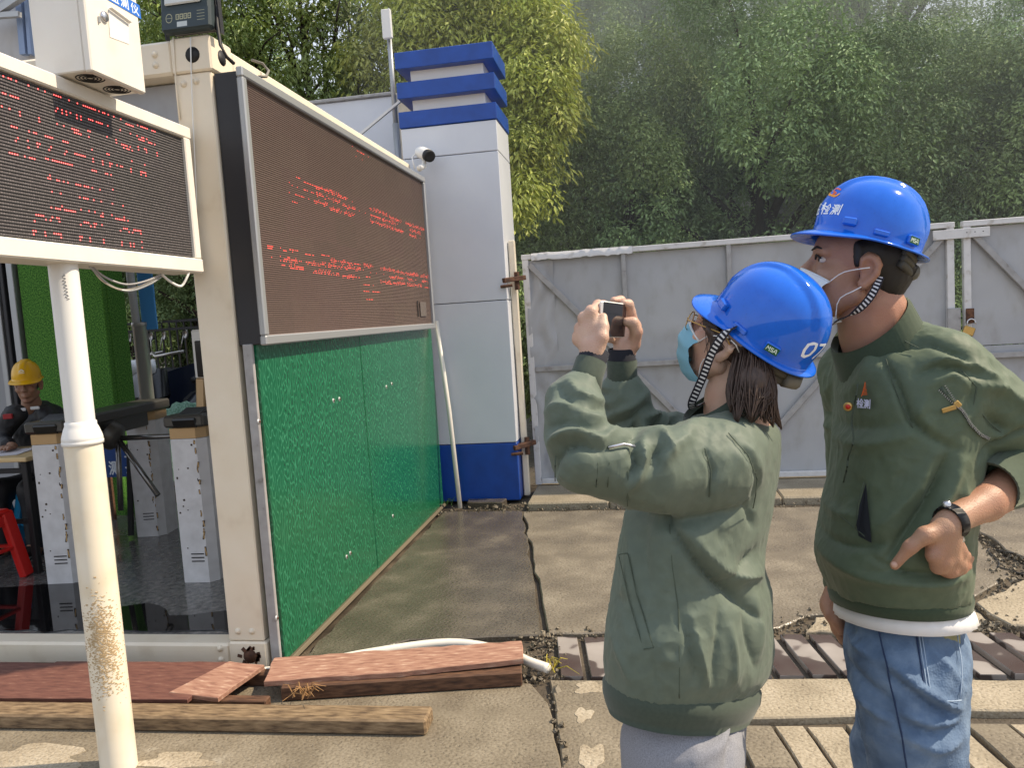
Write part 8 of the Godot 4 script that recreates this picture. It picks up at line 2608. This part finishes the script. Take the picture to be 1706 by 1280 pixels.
	# ---- watch and the phone in the back pocket
	var wc := Vector3(0.5594, 1.122, -1.553)
	var wax := (Vector3(0.6472, 1.139, -1.623) - wc).normalized()
	var wx := wax.cross(Vector3(0, 0, 1)).normalized(); var wy := wax.cross(wx)
	var wt2 := Node3D.new(); wt2.name = "watch"; t.add_child(wt2); wt2.position = zero
	put("band", band([[wc - wax * 0.009, wx * 0.029, wy * 0.027], [wc - wax * 0.009, wx * 0.0325, wy * 0.0305], [wc + wax * 0.009, wx * 0.0345, wy * 0.0325], [wc + wax * 0.009, wx * 0.031, wy * 0.029]], [], M.dark, 40, 0.0), mat(c8(18, 18, 22), 0.5), wt2)
	for s in [1.0, -1.0]:
		var cs := MB.new(true)
		cs.lathe(wc + wx * 0.034 * s, [Vector2(0.016 if s > 0 else 0.008, -0.004), Vector2(0.017 if s > 0 else 0.008, 0.004), Vector2(0.012 if s > 0 else 0.006, 0.007), Vector2(0, 0.0075)], 18, wx * s)
		put("watch_case" if s > 0 else "buckle", cs, M.silver, wt2)
	var ph := thing("phone", "olive green phone sticking out of the man's back jeans pocket", "phone", Vector3(0.5884, 0.8597, -1.64))
	var bx := MB.new()
	bx.box(Vector3(0, -0.03, 0), Vector3(0.05, 0.11, 0.009), Basis(Vector3.UP, 0.6) * Basis(Vector3(0, 0, 1), 0.03), 0.003)
	put("case", bx, mat(c8(128, 128, 90), 0.4), ph)
	bx = MB.new()
	bx.box(Vector3(0.003, -0.03, -0.005), Vector3(0.046, 0.105, 0.002), Basis(Vector3.UP, 0.6) * Basis(Vector3(0, 0, 1), 0.03), 0.0005)
	put("screen", bx, M.dark, ph)

func guard():
	var t := thing("person", "guard in dark uniform and yellow hard hat seated behind the desk", "person", Vector3(-4.36, 0.111, -5.05))
	var zero := -t.position
	var hb := Basis(Vector3(0.45, -0.08, 0.89).normalized(), Vector3.UP, Vector3.ZERO)
	hb.z = hb.x.cross(Vector3.UP).normalized(); hb.y = hb.z.cross(hb.x)
	var ho := Vector3(-4.358, 1.284, -4.965)
	var hx := Transform3D(hb, ho)
	var f := Field.new(Vector3(-4.95, 0.1, -5.5), Vector3(-3.85, 1.5, -4.3), 0.022, 60.0)
	f.chain([hx * Vector3(-0.02, -0.03, 0), hx * Vector3(-0.03, -0.14, 0), Vector3(-4.4, 0.95, -5.1), Vector3(-4.36, 0.6, -5.15)], [0.05, 0.055, 0.1, 0.1])
	for s in [-1.0, 1.0]:
		f.chain([Vector3(-4.36 + 0.08 * s, 0.56, -5.15), Vector3(-4.36 + 0.13 * s, 0.56, -4.75), Vector3(-4.36 + 0.13 * s, 0.16, -4.72), Vector3(-4.36 + 0.13 * s, 0.15, -4.6)], [0.06, 0.05, 0.04, 0.03])
	var sl := Vector3(-4.314, 1.101, -4.784); var sr := Vector3(-4.259, 1.071, -4.994)
	var wl := Vector3(-4.22, 0.9, -4.62); var wr := Vector3(-3.99, 0.9, -4.66)
	f.chain([sl, Vector3(-4.52, 0.93, -4.8), wl], [0.04, 0.035, 0.026])
	f.chain([sr, Vector3(-4.1, 0.95, -4.9), wr], [0.04, 0.035, 0.026])
	f.dist()
	var nets := [f.net(), moved(head_net(0.0065), hx)]
	for w in [wl, wr]:
		var h := Field.new(w - Vector3(0.1, 0.06, 0.1), w + Vector3(0.12, 0.06, 0.14), 0.005, 240.0)
		for k in 4:
			var m: Vector3 = w + Vector3(0.02 * k - 0.01, 0.0, 0.06)
			h.cap(w, m, 0.02, 0.012)
			h.chain([m, m + Vector3(0.004 * k, 0.004, 0.035 + 0.004 * (k % 2)), m + Vector3(0.005 * k, -0.006, 0.062)], [0.0105, 0.0098, 0.008])
		h.chain([w + Vector3(-0.01, 0, 0.02), w + Vector3(-0.035, 0, 0.045), w + Vector3(-0.04, 0, 0.07)], [0.014, 0.011, 0.009])
		h.dist()
		nets.append(h.net())
	put("body", net_mesh(nets, M.skin, flesh(Color(0.30, 0.16, 0.1), 9)), M.skin, t, zero)
	var uni := mat(c8(28, 28, 32), 0.6)
	var j := Field.new(Vector3(-4.85, 0.45, -5.5), Vector3(-3.85, 1.35, -4.4), 0.014, 45.0)
	j.stack([[0.56, -4.36, -5.12, 0.2, 0.15, 0.0], [0.8, -4.38, -5.1, 0.21, 0.15, 0.0], [1.0, -4.4, -5.08, 0.21, 0.14, 0.0], [sl.y, -4.39, -5.08, 0.17, 0.1, 0.0], [sl.y + 0.05, -4.385, -5.07, 0.07, 0.07, 0.0]])
	j.chain([sl, Vector3(-4.52, 0.93, -4.8), wl.lerp(Vector3(-4.52, 0.93, -4.8), 0.25)], [0.07, 0.06, 0.042])
	j.chain([sr, Vector3(-4.1, 0.95, -4.9), wr.lerp(Vector3(-4.1, 0.95, -4.9), 0.25)], [0.065, 0.055, 0.042])
	j.dist()
	var jn := put("uniform", net_mesh([displace(j.net(), fold_fn([], 51, 0.014))], uni), uni, t, zero)
	var tf := Field.new(Vector3(-4.75, 0.12, -5.45), Vector3(-3.95, 0.8, -4.45), 0.018, 45.0)
	for s in [-1.0, 1.0]: tf.chain([Vector3(-4.36 + 0.08 * s, 0.56, -5.15), Vector3(-4.36 + 0.13 * s, 0.57, -4.74), Vector3(-4.36 + 0.13 * s, 0.18, -4.72)], [0.1, 0.075, 0.055])
	tf.dist()
	put("trousers", net_mesh([tf.net()], uni), uni, t, zero)
	for s in [-1.0, 1.0]:
		var b := MB.new(true)
		b.tube([Vector3(-4.36 + 0.13 * s, 0.155, -4.78), Vector3(-4.36 + 0.13 * s, 0.155, -4.55)], [0.045, 0.035], 10)
		put("shoe", b, M.dark, t, zero)
	for q in [[Vector3(-4.256, 1.131, -4.766), c8(196, 196, 198)], [Vector3(-4.161, 1.137, -4.782), c8(196, 196, 198)], [Vector3(-4.301, 1.096, -4.694), c8(150, 30, 36)]]:
		var b := MB.new()
		b.box(q[0], Vector3(0.06, 0.022, 0.01) if (q[1] as Color).g > 0.5 else Vector3(0.06, 0.035, 0.02), Basis(Vector3.UP, 0.3), 0.004)
		put("badge", b, mat(q[1], 0.6), jn)
	var hf := Field.new(ho - Vector3(0.15, 0.15, 0.15), ho + Vector3(0.15, 0.17, 0.15), 0.009, 140.0)
	hf.ell(hx * Vector3(-0.028, 0.035, 0), Vector3(0.092, 0.09, 0.079), hb)
	hf.dist()
	put("hair", net_mesh([hf.net()], M.black_hair), M.black_hair, t, zero)
	var hh := Basis(hb.z, -0.06) * hb
	var hl := helmet(t, "hard_hat", Transform3D(hh, hx * Vector3(-0.005, 0.055, 0) + zero), M.helmet_yellow)
	var im := picture(64, 64, Color(1, 1, 1, 0))
	stroke(im, [Vector2(0.5, 0.1), Vector2(0.1, 0.8), Vector2(0.9, 0.8), Vector2(0.5, 0.1)], Vector2(4, 4), Vector2(56, 40), 9.0, c8(236, 236, 220))
	stroke(im, [Vector2(0, 0), Vector2(1, 0)], Vector2(8, 56), Vector2(48, 1), 7.0, c8(236, 236, 220))
	helmet_patch(hl, "emblem", 0.2, -0.2, 0.62, 0.8, image_mat(im, 0.4, true))
	# the stool under him
	var st := thing("guard_stool", "dark stool that the guard in the yellow hard hat sits on", "stool", Vector3(-4.36, 0.111, -5.2))
	var b := MB.new()
	b.box(Vector3(0, 0.33, 0), Vector3(0.32, 0.04, 0.3), Basis.IDENTITY, 0.01)
	put("seat", b, M.dark, st)
	for x in [-1, 1]:
		for z in [-1, 1]:
			b = MB.new()
			b.span(Vector3(x * 0.13, 0.32, z * 0.12), Vector3(x * 0.15, 0, z * 0.14), 0.03, 0.03)
			put("leg", b, M.dark, st)
